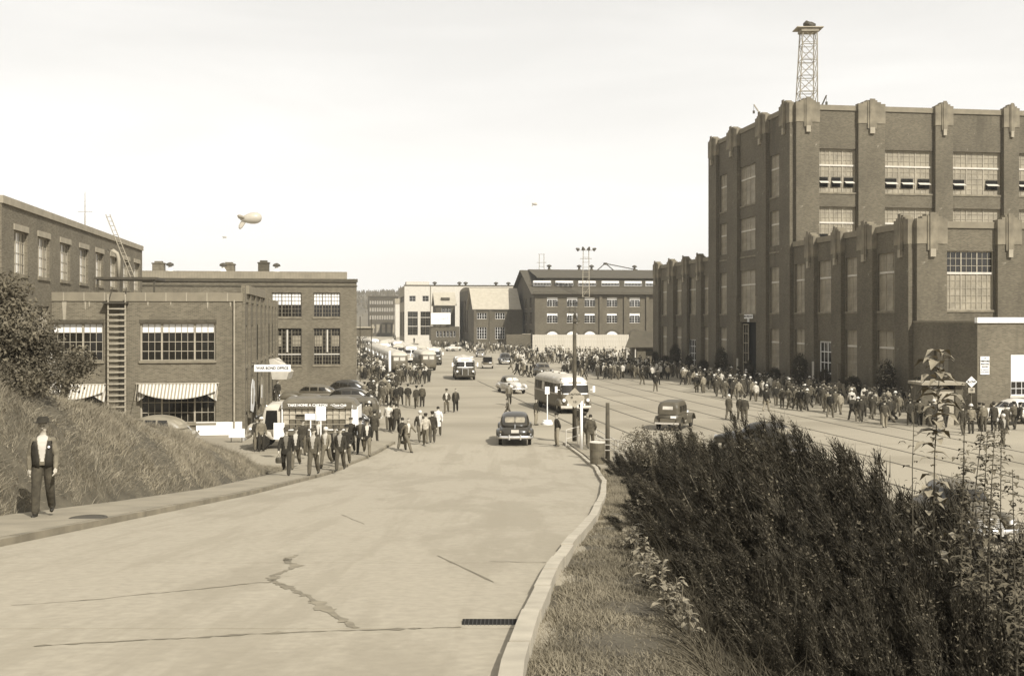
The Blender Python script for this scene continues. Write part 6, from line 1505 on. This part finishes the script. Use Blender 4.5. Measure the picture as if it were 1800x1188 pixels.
right = [
 (1555,752,170,'walkC','cap',.05,'lone man with a bag walking away over the rails in pale trousers',.74),
 (1281,738,150,'walkC','scarf',.07,'woman in a long coat and white scarf near the hidden sedan',.62),
 (1301,739,160,'walkC',None,.05,'companion with a bag left of the man in dark overalls on the plaza',.74),
 (1309,741,170,'stand','cap',.04,'broad man in dark overalls from behind near the hidden sedan',.78),
 (1347,723,140,'walkC','cap',.02,'figure in white trousers and black jacket at the edge of the crowd',.78),
 (1763,784,20,'walkC','scarf',.03,'woman in a white headscarf and leather jacket at the right edge',.86),
 (1747,757,175,'stand','fedora',.04,'man in a long dark overcoat and hat below the notice board',.60),
 (1729,758,180,'stand','cap',.14,'man in pale overalls under the notice board',.9),
 (1722,757,180,'walkC','cap',.08,'man beside the pale overalls under the notice board',.8),
 (1707,762,180,'stand','helmet',.16,'worker in a pale helmet and jacket below the slow sign',.8),
 (1693,765,180,'walkC','cap',.04,'dark man behind the sapling left of the pale helmet worker',.78),
 (1792,757,110,'wide','cap',.03,'man striding at the right picture edge',.8),
 (1783,755,180,'walkC','cap',.09,'man left of the strider at the right edge',.8),
 (1768,762,170,'walkC','cap',.05,'man seen from behind beside the rounded car',.8),
 (1497,724,170,'walkC','scarf',.45,'worker in a white shirt and cap in the right hand group',.88)]
for px, py, fc, po, ht, j, lb, hem in right:
    Y = Yp(py); person(Xat(px, Y), Y, 0, fc, po, ht, j, lb, 1 if py > 745 else 2, 1.76, hem, opened=abs(fc) < 90, mats=PMm if 'pale trousers' in lb or 'white trousers' in lb else None, key='m' if 'pale trousers' in lb or 'white trousers' in lb else '')
# ---------------------------------------------------------------- the crowd
# zones: (name, polygon in picture rows/cols of the feet, count, mean facing, spread, place text)
def zone(pxr, pyr, n, face, spread, txt, edge=None, clump=0):
    out_ = []; tries = 0; cs = [(random.uniform(*pxr), random.uniform(*pyr)) for _ in range(max(1, clump))]
    while len(out_) < n and tries < n*60:
        tries += 1; px, py = random.uniform(*pxr), random.uniform(*pyr)
        if clump:
            c = random.choice(cs); px = random.gauss(c[0], (pxr[1]-pxr[0])*.07); py = random.gauss(c[1], (pyr[1]-pyr[0])*.12)
        if edge and not edge(px, py): continue
        Y = Yp(py); X = Xat(px, Y)
        if any((X-a)**2+(Y-b)**2 < .42**2 for a, b, *_ in CROWD[-260:]): continue
        it = (X, Y, px, py, face+random.gauss(0, spread), txt); CROWD.append(it); out_.append(it)
CROWD = []
zone((1440,1690), (705,752), 60, 170, 20, 'below the right hand shop windows', edge=lambda x, y: y < 712+ (x-1440)*.16+22 and y > 698+(x-1440)*.14)
zone((1335,1480), (682,730), 52, 170, 25, 'before the white barred door', edge=lambda x, y: y > 676+(x-1335)*.16 and y < 712+(x-1335)*.14)
zone((1195,1345), (662,708), 85, 165, 25, 'by the tall shop entrance', edge=lambda x, y: y > 655+(x-1195)*.14 and y < 688+(x-1195)*.15)
zone((1060,1200), (644,668), 110, 160, 30, 'before the far shop windows', edge=lambda x, y: y > 640+(x-1060)*.1)
zone((1120,1160), (668,690), 5, 170, 30, 'straggling on the rails')
zone((985,1070), (634,662), 60, 150, 40, 'right of the utility pole')
zone((895,945), (648,664), 13, 90, 30, 'crossing behind the cream convertible')
zone((900,990), (618,642), 120, 150, 50, 'before the board fence')
zone((985,1110), (624,640), 95, 150, 50, 'before the board fence end')
zone((820,905), (603,622), 140, 160, 50, 'before the pale roofed shop')
zone((762,825), (597,613), 100, 160, 50, 'under the billboard')
zone((690,760), (592,604), 25, 160, 50, 'at the pale workshop corner')
zone((704,757), (662,676), 24, 185, 25, 'at the right bus row tail', edge=lambda x, y: y < 677)
zone((655,705), (664,700), 26, 185, 25, 'left of the white street post')
zone((630,690), (622,668), 110, 180, 40, 'between brick hall and buses', edge=lambda x, y: x < 640+(y-600)*.62)
zone((628,650), (598,626), 40, 180, 40, 'far up the bus row')
zone((640,662), (700,760), 7, 180, 60, 'by the tail of the delivery truck')
zone((640,700), (700,720), 8, 180, 40, 'beside the parked row')
zone((1010,1100), (664,676), 6, 150, 60, 'beyond the near bus')
zone((1390,1420), (706,716), 4, 170, 20, 'ahead of the barred door')
zone((480,600), (676,692), 7, 180, 60, 'between the parked cars under the hall windows')
CROWD.sort(key=lambda t: t[1])
room = 298-PCOUNT[0]
jt = [.018, .03, .045, .07, .12, .2, .42]; jn = ['black', 'black', 'dark', 'dark', 'grey', 'pale grey', 'white']; jw = [3, 4, 4, 3, 2.5, 2.2, 1.3]
hats = [('cap', 'flat cap', 5), ('fedora', 'brimmed hat', 3), ('helmet', 'pale helmet', 1.6), (None, 'bareheaded', 1.2), ('peaked', 'peaked cap', .5)]
posl = [('walkA', 'striding', 3), ('walkB', 'striding', 3), ('walkC', 'walking', 3), ('stand', 'standing', 1.5), ('pocket', 'hands pocketed', 1.2), ('carry', 'arm bent', 1)]
stuff = []
for k, (X, Y, px, py, fc, txt) in enumerate(CROWD):
    ji = random.choices(range(7), jw)[0]; ht = random.choices(hats, [h[2] for h in hats])[0]; ps = random.choices(posl, [p[2] for p in posl])[0]
    if k < room:
        f = (fc+180) % 360-180; dr = 'away' if abs(f) > 125 else ('toward us' if abs(f) < 50 else 'sideways')
        person(X, Y, 0, fc, ps[0], ht[0], jt[ji], 'man, %s jacket, %s, %s %s, %s' % (jn[ji], ht[1], ps[1], dr, txt), 2, random.uniform(1.62, 1.82), opened=abs(f) < 90, group='people '+txt)
    else: stuff.append((X, Y, fc, ps[0], ht[0], ji))
# remaining far crowd as one object
base = {}
for po in ('walkA', 'walkC', 'stand'):
    me = pm(po, 3, opened=True); nv = len(me.vertices); v = np.empty(nv*3, 'f'); me.vertices.foreach_get('co', v); v = v.reshape(-1, 3)
    q = np.array([list(p.vertices) if len(p.vertices) == 4 else list(p.vertices)+[p.vertices[2]] for p in me.polygons if len(p.vertices) <= 4], 'i'); mi = np.array([p.material_index for p in me.polygons if len(p.vertices) <= 4], 'i')
    base[po] = (v, q, mi, me['head'][1])
hn = 8
Vv, Qq, Mm, off = [], [], [], 0
for X, Y, fc, po, ht, ji in stuff:
    v, q, mi, hy = base[{'walkB': 'walkA', 'pocket': 'stand', 'carry': 'walkC'}.get(po, po)]
    s_ = random.uniform(.93, 1.04); a = R(fc); c, n_ = math.cos(a), math.sin(a); Rm = np.array([[c, -n_, 0], [n_, c, 0], [0, 0, 1]])
    hv = np.array([[.12*math.cos(t), hy+.13*math.sin(t), 1.69] for t in [2*math.pi*k/hn for k in range(hn)]]+[[.08*math.cos(t), hy+.1*math.sin(t), 1.81] for t in [2*math.pi*k/hn for k in range(hn)]])
    hq = [[k, (k+1) % hn, hn+(k+1) % hn, hn+k] for k in range(hn)]+[[hn, hn+1, hn+2, hn+3], [hn, hn+3, hn+4, hn+7], [hn+4, hn+5, hn+6, hn+7]]
    vv = (np.concatenate([v, hv])*s_) @ Rm.T + np.array([X, Y, 0]); Vv.append(vv); Qq.append(q+off); Qq.append(np.array(hq)+off+len(v)); off += len(vv)
    m2 = mi.copy(); m2[mi == 0] = min(5, ji); m2[mi == 1] = random.choice([0, 1, 2, 3]); m2[mi == 2] = 6; m2[mi == 3] = 5 if random.random() < .5 else 4; m2[mi >= 4] = 0
    Mm.append(m2); Mm.append(np.full(len(hq), {'helmet': 5, None: 0}.get(ht, random.choice([0, 1, 2, 3])), 'i'))
if stuff:
    Q_ = np.concatenate(Qq); 
    bad = np.array([len(set(r)) < 4 for r in Q_.tolist()])
    M_ = np.concatenate(Mm)[~bad]; Q_ = Q_[~bad]
    o = link(bpy.data.objects.new('distant_crowd', np_mesh('distant_crowd', np.concatenate(Vv), Q_, T_J+[M['skin']], M_, smooth=True)))
    tag(o, 'packed distant crowd of workers filling the street and plaza end', kind='stuff')
# ================================================================ vegetation
def tvec(f): return np.array([terrain(a, b) for a, b in f])
# mown strip by the right kerb
n = 90000; yy = rng.uniform(0, 1, n)**1.7*41+6.2; xr_ = np.interp(yy, [a for a, b in RK], [b for a, b in RK]); t = rng.uniform(0, 1, n); xx = xr_+.15+t*1.4+rng.normal(0, .02, n)
P = np.stack([xx, yy, tvec(zip(xx, yy))-.01], 1); patch = np.sin(xx*3.1+yy*1.3)*np.sin(yy*2.2-xx*1.7); D = np.stack([rng.normal(-.15, .5, n), rng.normal(.0, .5, n), np.ones(n)], 1); D /= np.linalg.norm(D, axis=1)[:, None]
Lg = (.028+.018*patch+rng.uniform(0, .035, n))*(1+yy/30); kp = (patch+rng.normal(0, .55, n)) > -.35; P, D, Lg, yy, n = P[kp], D[kp], Lg[kp], yy[kp], int(kp.sum()); V, Q = blades(P, D, Lg, rng.uniform(.004, .008, n)*(1+yy/14), np.stack([rng.normal(0, .02, n), rng.normal(0, .02, n), -.01*np.ones(n)], 1), 1)
tag(link(bpy.data.objects.new('verge_grass', np_mesh('verge_grass', V, Q, M['grass']))), 'short worn grass on the strip right of the kerb', kind='stuff')
# long grass on the left bank: tufts
nt_ = 7500; ty = rng.uniform(12, 48, nt_); xs0 = np.interp(ty, [a for a, b in SI], [b for a, b in SI]); tx_ = xs0-.05-rng.uniform(0, 1, nt_)**.9*5.2
nb = 24; n = nt_*nb; bx = np.repeat(tx_, nb)+rng.normal(0, .10, n); by = np.repeat(ty, nb)+rng.normal(0, .10, n); xs1 = np.interp(by, [a for a, b in SI], [b for a, b in SI]); bx = np.minimum(bx, xs1-.03)
P = np.stack([bx, by, tvec(zip(bx, by))-.02], 1); lean_ = np.repeat(rng.normal(0, .22, (nt_, 2)), nb, 0); D = np.stack([lean_[:, 0]+.12+rng.normal(0, .3, n), lean_[:, 1]-.05+rng.normal(0, .3, n), np.ones(n)], 1); D /= np.linalg.norm(D, axis=1)[:, None]
pt = np.sin(tx_*2.3+ty*.9)+np.sin(ty*1.7-tx_*1.1); Lg = np.repeat(rng.uniform(.08, .30, nt_)*np.clip(1+.45*pt, .25, 1.9), nb)*rng.uniform(.5, 1.2, n); V, Q = blades(P, D, Lg, rng.uniform(.007, .016, n), np.stack([rng.normal(.02, .05, n), rng.normal(-.02, .05, n), -Lg*.25], 1), 2)
tag(link(bpy.data.objects.new('bank_grass', np_mesh('bank_grass', V, Q, M['drygrass']))), 'rough long grass covering the left bank', kind='stuff')
# long grass below the broom
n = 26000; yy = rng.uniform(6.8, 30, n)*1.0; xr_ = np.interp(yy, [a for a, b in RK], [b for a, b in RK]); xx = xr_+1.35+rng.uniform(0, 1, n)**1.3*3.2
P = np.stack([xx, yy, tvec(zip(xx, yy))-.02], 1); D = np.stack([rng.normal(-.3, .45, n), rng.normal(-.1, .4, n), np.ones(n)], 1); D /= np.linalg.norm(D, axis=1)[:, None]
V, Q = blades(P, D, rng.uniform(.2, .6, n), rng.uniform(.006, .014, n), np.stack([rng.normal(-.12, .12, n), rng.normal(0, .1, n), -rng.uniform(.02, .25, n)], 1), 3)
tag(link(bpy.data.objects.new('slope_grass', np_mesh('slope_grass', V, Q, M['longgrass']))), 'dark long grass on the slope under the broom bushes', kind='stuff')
# broom shrubs
def broom_mesh(seed, ntw, H, Rr, lean=(-.25, .1)):
    g = np.random.default_rng(seed); ns = 40; P, D, L, W, B, mi = [], [], [], [], [], []
    stems = []
    for s_ in range(ns):
        az = g.uniform(0, 2*math.pi); out_ = g.uniform(.05, 1)**.6; h = H*(1-.45*out_**2)*g.uniform(.75, 1.08); r_ = Rr*out_
        base = np.array([math.cos(az)*r_*.15, math.sin(az)*r_*.15, 0]); tip = np.array([math.cos(az)*r_+lean[0]*h, math.sin(az)*r_+lean[1]*h, h]); mid_ = (base+tip)/2+np.array([math.cos(az)*r_*.22, math.sin(az)*r_*.22, -.06*h]); stems.append((base, mid_, tip, h))
    per = ntw//ns
    for base, mid_, tip, h in stems:
        t = g.uniform(.12, 1, per)**.85; c = ((1-t)**2)[:, None]*base+(2*t*(1-t))[:, None]*mid_+(t**2)[:, None]*tip
        tg = (2*(1-t))[:, None]*(mid_-base)+(2*t)[:, None]*(tip-mid_); tg /= np.linalg.norm(tg, axis=1)[:, None]
        d = tg*1.0+g.normal(0, .42, (per, 3))+np.array([lean[0]*.5, lean[1]*.4, .25]); d /= np.linalg.norm(d, axis=1)[:, None]
        P.append(c+g.normal(0, 1, (per, 3))*(.13*(1-t)+.02)[:, None]); D.append(d); L.append(g.uniform(.07, .22, per)*(1.1-.5*t)); W.append(g.uniform(.007, .015, per)); B.append(np.stack([g.normal(lean[0]*.1, .03, per), g.normal(0, .03, per), g.uniform(0, .05, per)], 1))
    P, D, L, W, B = map(np.concatenate, (P, D, L, W, B)); V, Q = blades(P, D, L, W, B, 1)
    fm = np_mesh('foliage', V, Q, M['broom'])
    sb = MB()
    for base, mid_, tip, h in stems[::2]: sb.tube([tuple(base), tuple((base+mid_*2+tip)/4), tuple(tip*.95)], .02, 4, rs=[.025, .015, .006])
    nf = 14000; k = g.integers(0, len(P), nf); Vf, Qf = leafquads(P[k]+D[k]*(L[k]*g.uniform(.2, 1.1, nf))[:, None]+g.normal(0, .02, (nf, 3)), D[k]+g.normal(0, .8, (nf, 3)), g.uniform(.012, .05, nf)*np.where(g.random(nf) < .02, 1.4, 1), .5); ff = np_mesh('blossom', Vf, Qf, [M['broomleaf'], M['broomlight']], (g.random(nf) < .04).astype('i'))
    return fm, sb.mesh('stems', M['bark']), ff
BR = [broom_mesh(11, 30000, 2.5, 1.5), broom_mesh(12, 30000, 2.2, 1.7, (-.35, .05)), broom_mesh(13, 24000, 1.9, 1.2, (-.15, .2)), broom_mesh(14, 30000, 2.7, 1.4, (-.3, -.1))]
spots = []   # (picture column of the crown top, row of the crown top, distance, variant, scale)
for px, py, Y, v, s_ in ((1128,800,46,2,1.0),(1150,785,42,1,1.0),(1200,762,38,0,1.05),(1165,835,36,2,1.0),(1240,768,33,1,1.1),(1300,758,28,0,1.1),(1270,790,24,2,1.1),(1345,770,24,1,1.1),
      (1400,740,20,0,1.1),(1200,850,24,2,1.0),(1225,880,19,1,.9),(1330,790,19,3,1.0),(1455,738,16.5,3,1.05),(1300,850,15.5,1,.9),(1375,800,14.5,0,1.0),(1520,778,17,2,1.3),(1490,800,13.5,0,1.05),(1570,775,15,3,1.0),(1400,880,12.4,1,.85),(1250,930,14,2,.8),
      (1590,810,12.4,1,1.05),(1650,830,14,2,1.3),(1500,900,10.8,0,.85),(1640,880,10.8,3,.9),(1330,960,11,2,.7),(1710,900,12,1,1.0),(1420,1000,9.4,2,.7),(1560,980,9.3,1,.75),(1740,950,9.6,0,.8),(1690,1020,8.6,2,.75),(1800,960,11,3,.9),(1800,1040,8.8,1,.7),(1690,905,13.5,0,1.2),(1760,935,13,3,1.2),(1640,862,15,1,1.2),(1800,905,14.5,2,1.3),(1260,1010,11.4,2,.6),(1600,1080,8.2,2,.62),(1500,1090,8.4,2,.55)):
    spots.append((px, py, Y, v, s_))
HB = [2.5, 2.2, 1.9, 2.7]
dsc = ['against the plaza','above the railing end','left of the hidden sedan','near the grass strip','in the middle of the bank','on the skyline','near the lower edge','beside the saplings']
for i, (px, py, Y, v, s_) in enumerate(spots):
    X = Xat(px, Y); ztop = Zat(py, Y); zb = terrain(X, Y); sc_z = max(.5, (ztop-zb)/(HB[v]*1.0)); sc_z = min(sc_z, 1.9); z0 = ztop-HB[v]*sc_z
    o = empty('broom_shrub', (X, Y, min(zb, z0)-.05), rng.uniform(0, 6.28)*0+[-.3,0,.3,.1][i % 4], None, 'shrub', 'broom shrubs massed on the right hand slope')
    k = (ztop-o.location.z)/(HB[v]); o.scale = (s_*rng.uniform(.9, 1.15), s_, k); o.rotation_euler = (rng.normal(0, .07), rng.normal(-.06, .12), rng.uniform(-.7, .7))
    o['label'] = '%s dark broom shrub right of the grass strip' % ('nearest' if Y < 9.3 else 'near' if Y < 11.5 else 'fairly near' if Y < 14.6 else 'middle distance' if Y < 19.5 else 'farther' if Y < 27 else 'far')
    fm, sm_, ff = BR[v]; inst('foliage', fm, o); inst('stems', sm_, o); inst('small_leaves', ff, o)
# tree and bushes at the left edge
def tree_mesh(seed, cl, nleaf, size, Rr):
    g = np.random.default_rng(seed); parts = []
    for c, r_ in cl:
        n = int(nleaf*r_**2); d = g.normal(size=(n, 3)); d /= np.linalg.norm(d, axis=1)[:, None]; p = np.array(c)+d*(g.uniform(.25, 1.05, n)**.6)[:, None]*r_*np.array([1, 1, .8]); nn = d+g.normal(size=(n, 3))*.8; nn /= np.linalg.norm(nn, axis=1)[:, None]
        parts.append(leafquads(p, nn, g.uniform(.6, 1.4, n)*size, .5))
    return joinVQ(parts)
def place_tree(name, px, py, Y, H, seed, nc, spread, label, cat, mt, size, leafn=520, squash=1.0, lean=0, bare=False):
    g = np.random.default_rng(seed); X = Xat(px, Y); zb = terrain(X, Y)
    o = empty(name, (X, Y, zb), 0, label, cat); cl = []
    for k in range(nc): 
        t = g.uniform(.28, 1); r_ = spread*(1-t*.55)*g.uniform(.3, 1); a = g.uniform(0, 6.28); cl.append(((math.cos(a)*r_+lean*t, math.sin(a)*r_, H*t*squash), g.uniform(.28, .62)))
    V, Q = tree_mesh(seed, cl, leafn, size, spread); inst('crown', np_mesh('crown', V, Q, M[mt]), o)
    b = MB(); b.tube([(0,0,-.2),(.1,0,H*.4),(lean*.6,.1,H*.75)], .1, 8, rs=[.14,.09,.04]); b.build('trunk', M['bark'], o)
    for c, r_ in cl[::3]: b = MB(); b.tube([(lean*.2,0,H*.25*squash), (c[0]*.6, c[1]*.6, c[2]*.8), c], .02, 4, rs=[.04,.02,.008]); b.build('branch', M['bark'], o)
    return o
place_tree('hawthorn_tree', 0, 0, 25.5, 2.25, 21, 30, 1.05, 'bushy round tree at the left picture edge above the bank', 'tree', 'leafd', .10, 900)
place_tree('hawthorn_tree', 55, 0, 26, 1.6, 22, 18, .8, 'low spreading bush right of the bushy round tree on the bank crest', 'bush', 'leafd', .09, 900)
place_tree('leafy_bush', 108, 0, 29, 1.35, 23, 12, .6, 'leafy bush in front of the left office window', 'bush', 'leafd', .09, 900, lean=.5)
0 and place_tree('leafy_bush', -20, 0, 20.5, 2.2, 24, 20, .9, 'leafy bush cut by the left picture edge behind the near man', 'bush', 'leaf', .09, 800)
place_tree('leafy_bush', 45, 0, 25.2, .9, 25, 12, .9, 'pale leafed low bush on the bank above the near man', 'bush', 'leaf', .08, 900)
Yw = 30; o = empty('timber_trestle', (Xat(74, Yw), Yw, terrain(Xat(74, Yw), Yw)), 0, 'pale inverted V timber frame poking out of the bushes', 'trestle'); zz = Zat(606, Yw)-o.location.z
b = MB(); b.prism([(0,0,zz),(.16,0,zz-.02),(.42,0,zz-.85),(.22,0,zz-.85)], (0, .12, 0)); b.prism([(0,0,zz-.02),(-.06,0,zz-.3),(-.26,0,zz-.85),(-.14,0,zz-.85)], (0, .1, 0)); b.box(-.25, -.15, .02, .12, 0, zz-.851); b.box(.26, .38, .02, .12, 0, zz-.851); b.build('leg', M['offwhite'], o)
for i, (px, Y, H, n_, sp_, lb) in enumerate(((1118, 46, 1.7, 12, .8, 'small leafy bush at the left tip of the broom mass by the railing'), (1165, 43, 2.3, 16, 1.0, 'speckled leafy bush just right of the railing end'), (1215, 39, 2.6, 18, 1.1, 'speckled leafy bush below the boxy old car'), (1262, 35, 2.2, 16, 1.0, 'leafy bush between the old car and the hidden sedan'), (1385, 22.5, 2.4, 14, .8, 'leafy bush on the skyline below the white clad walker'), (1150, 36, 1.2, 10, .7, 'low leafy bush spilling onto the grass strip'))):
    o_ = place_tree('leafy_bush', px, 0, Y, H, 60+i, n_, sp_, lb, 'bush', 'leaf', .085, 700)
# broad leaved weeds along the broom edge
def weed(X, Y, H, nl, ls, label, name='broadleaf_weed', cat='weed', grp='broad leaved weeds along the grass strip', mt='leafl', stemr=.008, start=.15, n_st=1, droop=.5, top=0):
    zb = terrain(X, Y); o = empty(name, (X, Y, zb-.02), 0, label, cat, grp); st = MB()
    V_, Q_, off = [], [], 0
    for s_ in range(n_st):
        ax, ay = random.uniform(-.12, .12)*H*(n_st > 1), random.uniform(-.12, .12)*H; bx_ = random.uniform(-.03, .03)*H; pts = [(0, 0, 0), (ax*.25+bx_, ay*.25, H*.25), (ax*.5+bx_*1.4, ay*.5, H*.5), (ax*.75+bx_, ay*.75, H*.75), (ax, ay, H)]; st.tube(pts, stemr, 5, rs=[stemr*1.3, stemr*1.1, stemr*.9, stemr*.7, stemr*.35])
        for k in range(nl):
            t = start+(1-start)*(k+random.random()*.6)/nl; 
            if top and random.random() > .1+1.2*t**3: continue
            c = np.array([ax*t+bx_*math.sin(t*math.pi)*1.4, ay*t, H*t])+np.array([random.gauss(0, 1), random.gauss(0, 1), random.gauss(0, .5)])*(.022*H*(1.2-t) if H > 1 else .01); az = random.uniform(0, 6.28); l = ls*random.choice([.4, .7, .9, 1.2])*random.uniform(.8, 1.1)*(1.1-.4*t if not top else .7+.5*t); d = np.array([math.cos(az), math.sin(az), 0]); q = np.array([-d[1], d[0], 0]); wv = l*random.uniform(.20, .3); up_ = random.uniform(.15, .55)
            prof = [(0, .12, 0), (.35, 1, up_*.35), (.7, .8, up_*.4-.05), (1, .05, up_*.3-droop*.35)]
            for (u_, w_, z_) in prof:
                p = c+d*l*u_+np.array([0, 0, z_*l]); fold = wv*w_*.35
                V_ += [p-q*wv*w_+[0, 0, fold], p, p+q*wv*w_+[0, 0, fold]]
            for r_ in range(3):
                a = off+r_*3; Q_ += [(a, a+1, a+4, a+3), (a+1, a+2, a+5, a+4)]
            off += 12
    inst('leaves', np_mesh('leaves', np.array(V_), np.array(Q_), M[mt], smooth=True), o); st.build('stem', M['wood'] if H > 1 else M['bark'], o); return o
for i, (px, py, Y) in enumerate(((1118,985,14.5),(1130,1000,13.2),(1105,965,15.5),(1140,1035,11.8),(1160,1055,11),(1185,1085,10),(1150,1010,12.5),(1135,1060,11.2),(1195,1120,9.2),(1215,1165,8.5),(1170,1110,9.7),(1110,905,20),(1125,880,23))):
    X = Xat(px, Y); weed(X, Y, random.uniform(.28, .5), 13, .13 if Y < 13 else .17, '%s broad leaved weed at the edge of the worn grass strip' % ('near' if Y < 12 else 'farther'), n_st=2)
# saplings at the right
sp = [(1652,700,10.6,14,.26,'tall sapling with a tuft of big drooping leaves in front of the annex',1,1),(1700,660,10.2,12,.2,'thin leafy sapling left of the slow sign',1,1),(1610,700,11.5,10,.16,'slender sapling leftmost of the leafy stems',1,1)]
def tallplant(px, ytop, Y, nl, ls, label, mt='leaf', nst=1, top=0, start=.3, r_=.014):
    X = Xat(px, Y); zb = terrain(X, Y); H = Zat(ytop, Y)-zb; return weed(X, Y, H, nl, ls, label, 'sapling', 'sapling', 'leafy saplings at the right edge', mt, r_, start, nst, .8, top)
tallplant(1660, 615, 10.4, 150, .17, 'tall sapling topped by big drooping leaves in front of the annex', top=1, start=.45, mt='leafl', r_=.009)
tallplant(1688, 668, 10.0, 90, .11, 'leafy sapling between the big leaved one and the slow sign', top=0, start=.5, r_=.008)
tallplant(1630, 665, 10.9, 45, .10, 'slender sapling left of the big leaved one', top=0, start=.5, r_=.007)
for i, (px, yt, Y) in enumerate(((1722,745,9.6),(1742,758,9.9),(1765,742,9.2),(1788,760,9.4),(1800,735,9.9),(1705,800,9.3),(1778,820,8.8),(1798,850,8.4),(1755,850,8.9))):
    tallplant(px, yt, Y, 170, .105, ['small leaved stem right below the slow sign','small leaved stem below the notice board','small leaved stem left of the headscarf woman','small leaved stem by the headscarf woman','small leaved stem cut by the right picture edge','short leafy stem by the hidden sedan','short leafy stem in the right hand clump','lowest leafy stem at the right edge','short leafy stem left in the right hand clump'][i], 'leaf', 1, 0, .3, .008)
# ================================================================ haze
hz = MB(); hz.box(-3100, 3100, -700, 3600, -1.2, 190)
mh_ = bpy.data.materials.new('haze_air'); mh_.use_nodes = True; t = mh_.node_tree; t.nodes.remove(t.nodes['Principled BSDF']); pv = t.nodes.new('ShaderNodeVolumePrincipled'); pv.inputs['Color'].default_value = (1, .985, .93, 1); pv.inputs['Density'].default_value = .0003; pv.inputs['Anisotropy'].default_value = .2
t.links.new(pv.outputs[0], t.nodes['Material Output'].inputs['Volume']); ho = hz.build('haze', mh_, uv=False); tag(ho, 'thin pale haze in the air', kind='stuff')
# ================================================================ unique labels
from collections import defaultdict
grp = defaultdict(list)
for o in C.objects:
    if o.parent is None and o.get('label') and not o.get('kind'): grp[(o['label'])].append(o)
bpy.context.view_layer.update()
OR = ['first', 'second', 'third', 'fourth', 'fifth', 'sixth', 'seventh', 'eighth', 'ninth', 'tenth', 'eleventh', 'twelfth']
for lb, lst in grp.items():
    if len(lst) > 1:
        lst.sort(key=lambda o: o.location.x/max(1, o.location.y))
        if len(lst) <= 12:
            for i, o in enumerate(lst):
                wlist = lb.split(); s_ = '%s from left: %s' % (OR[i], lb.replace('hands pocketed ', '')); o['label'] = ' '.join(s_.split()[:24])
# keep every label within sixteen words
for o in C.objects:
    if o.parent is None and o.get('label'):
        for a_, b_ in (('pale grey', 'grey'), (' in a ', ' in '), (' and ', ', '), ('bareheaded, ', ''), ('toward us', 'frontal'), (' the ', ' '), ('sideways', ''), ('hands pocketed', '')):
            if len(o['label'].split()) > 16: o['label'] = o['label'].replace(a_, b_)
print('people', PCOUNT, 'stuff', len(stuff))
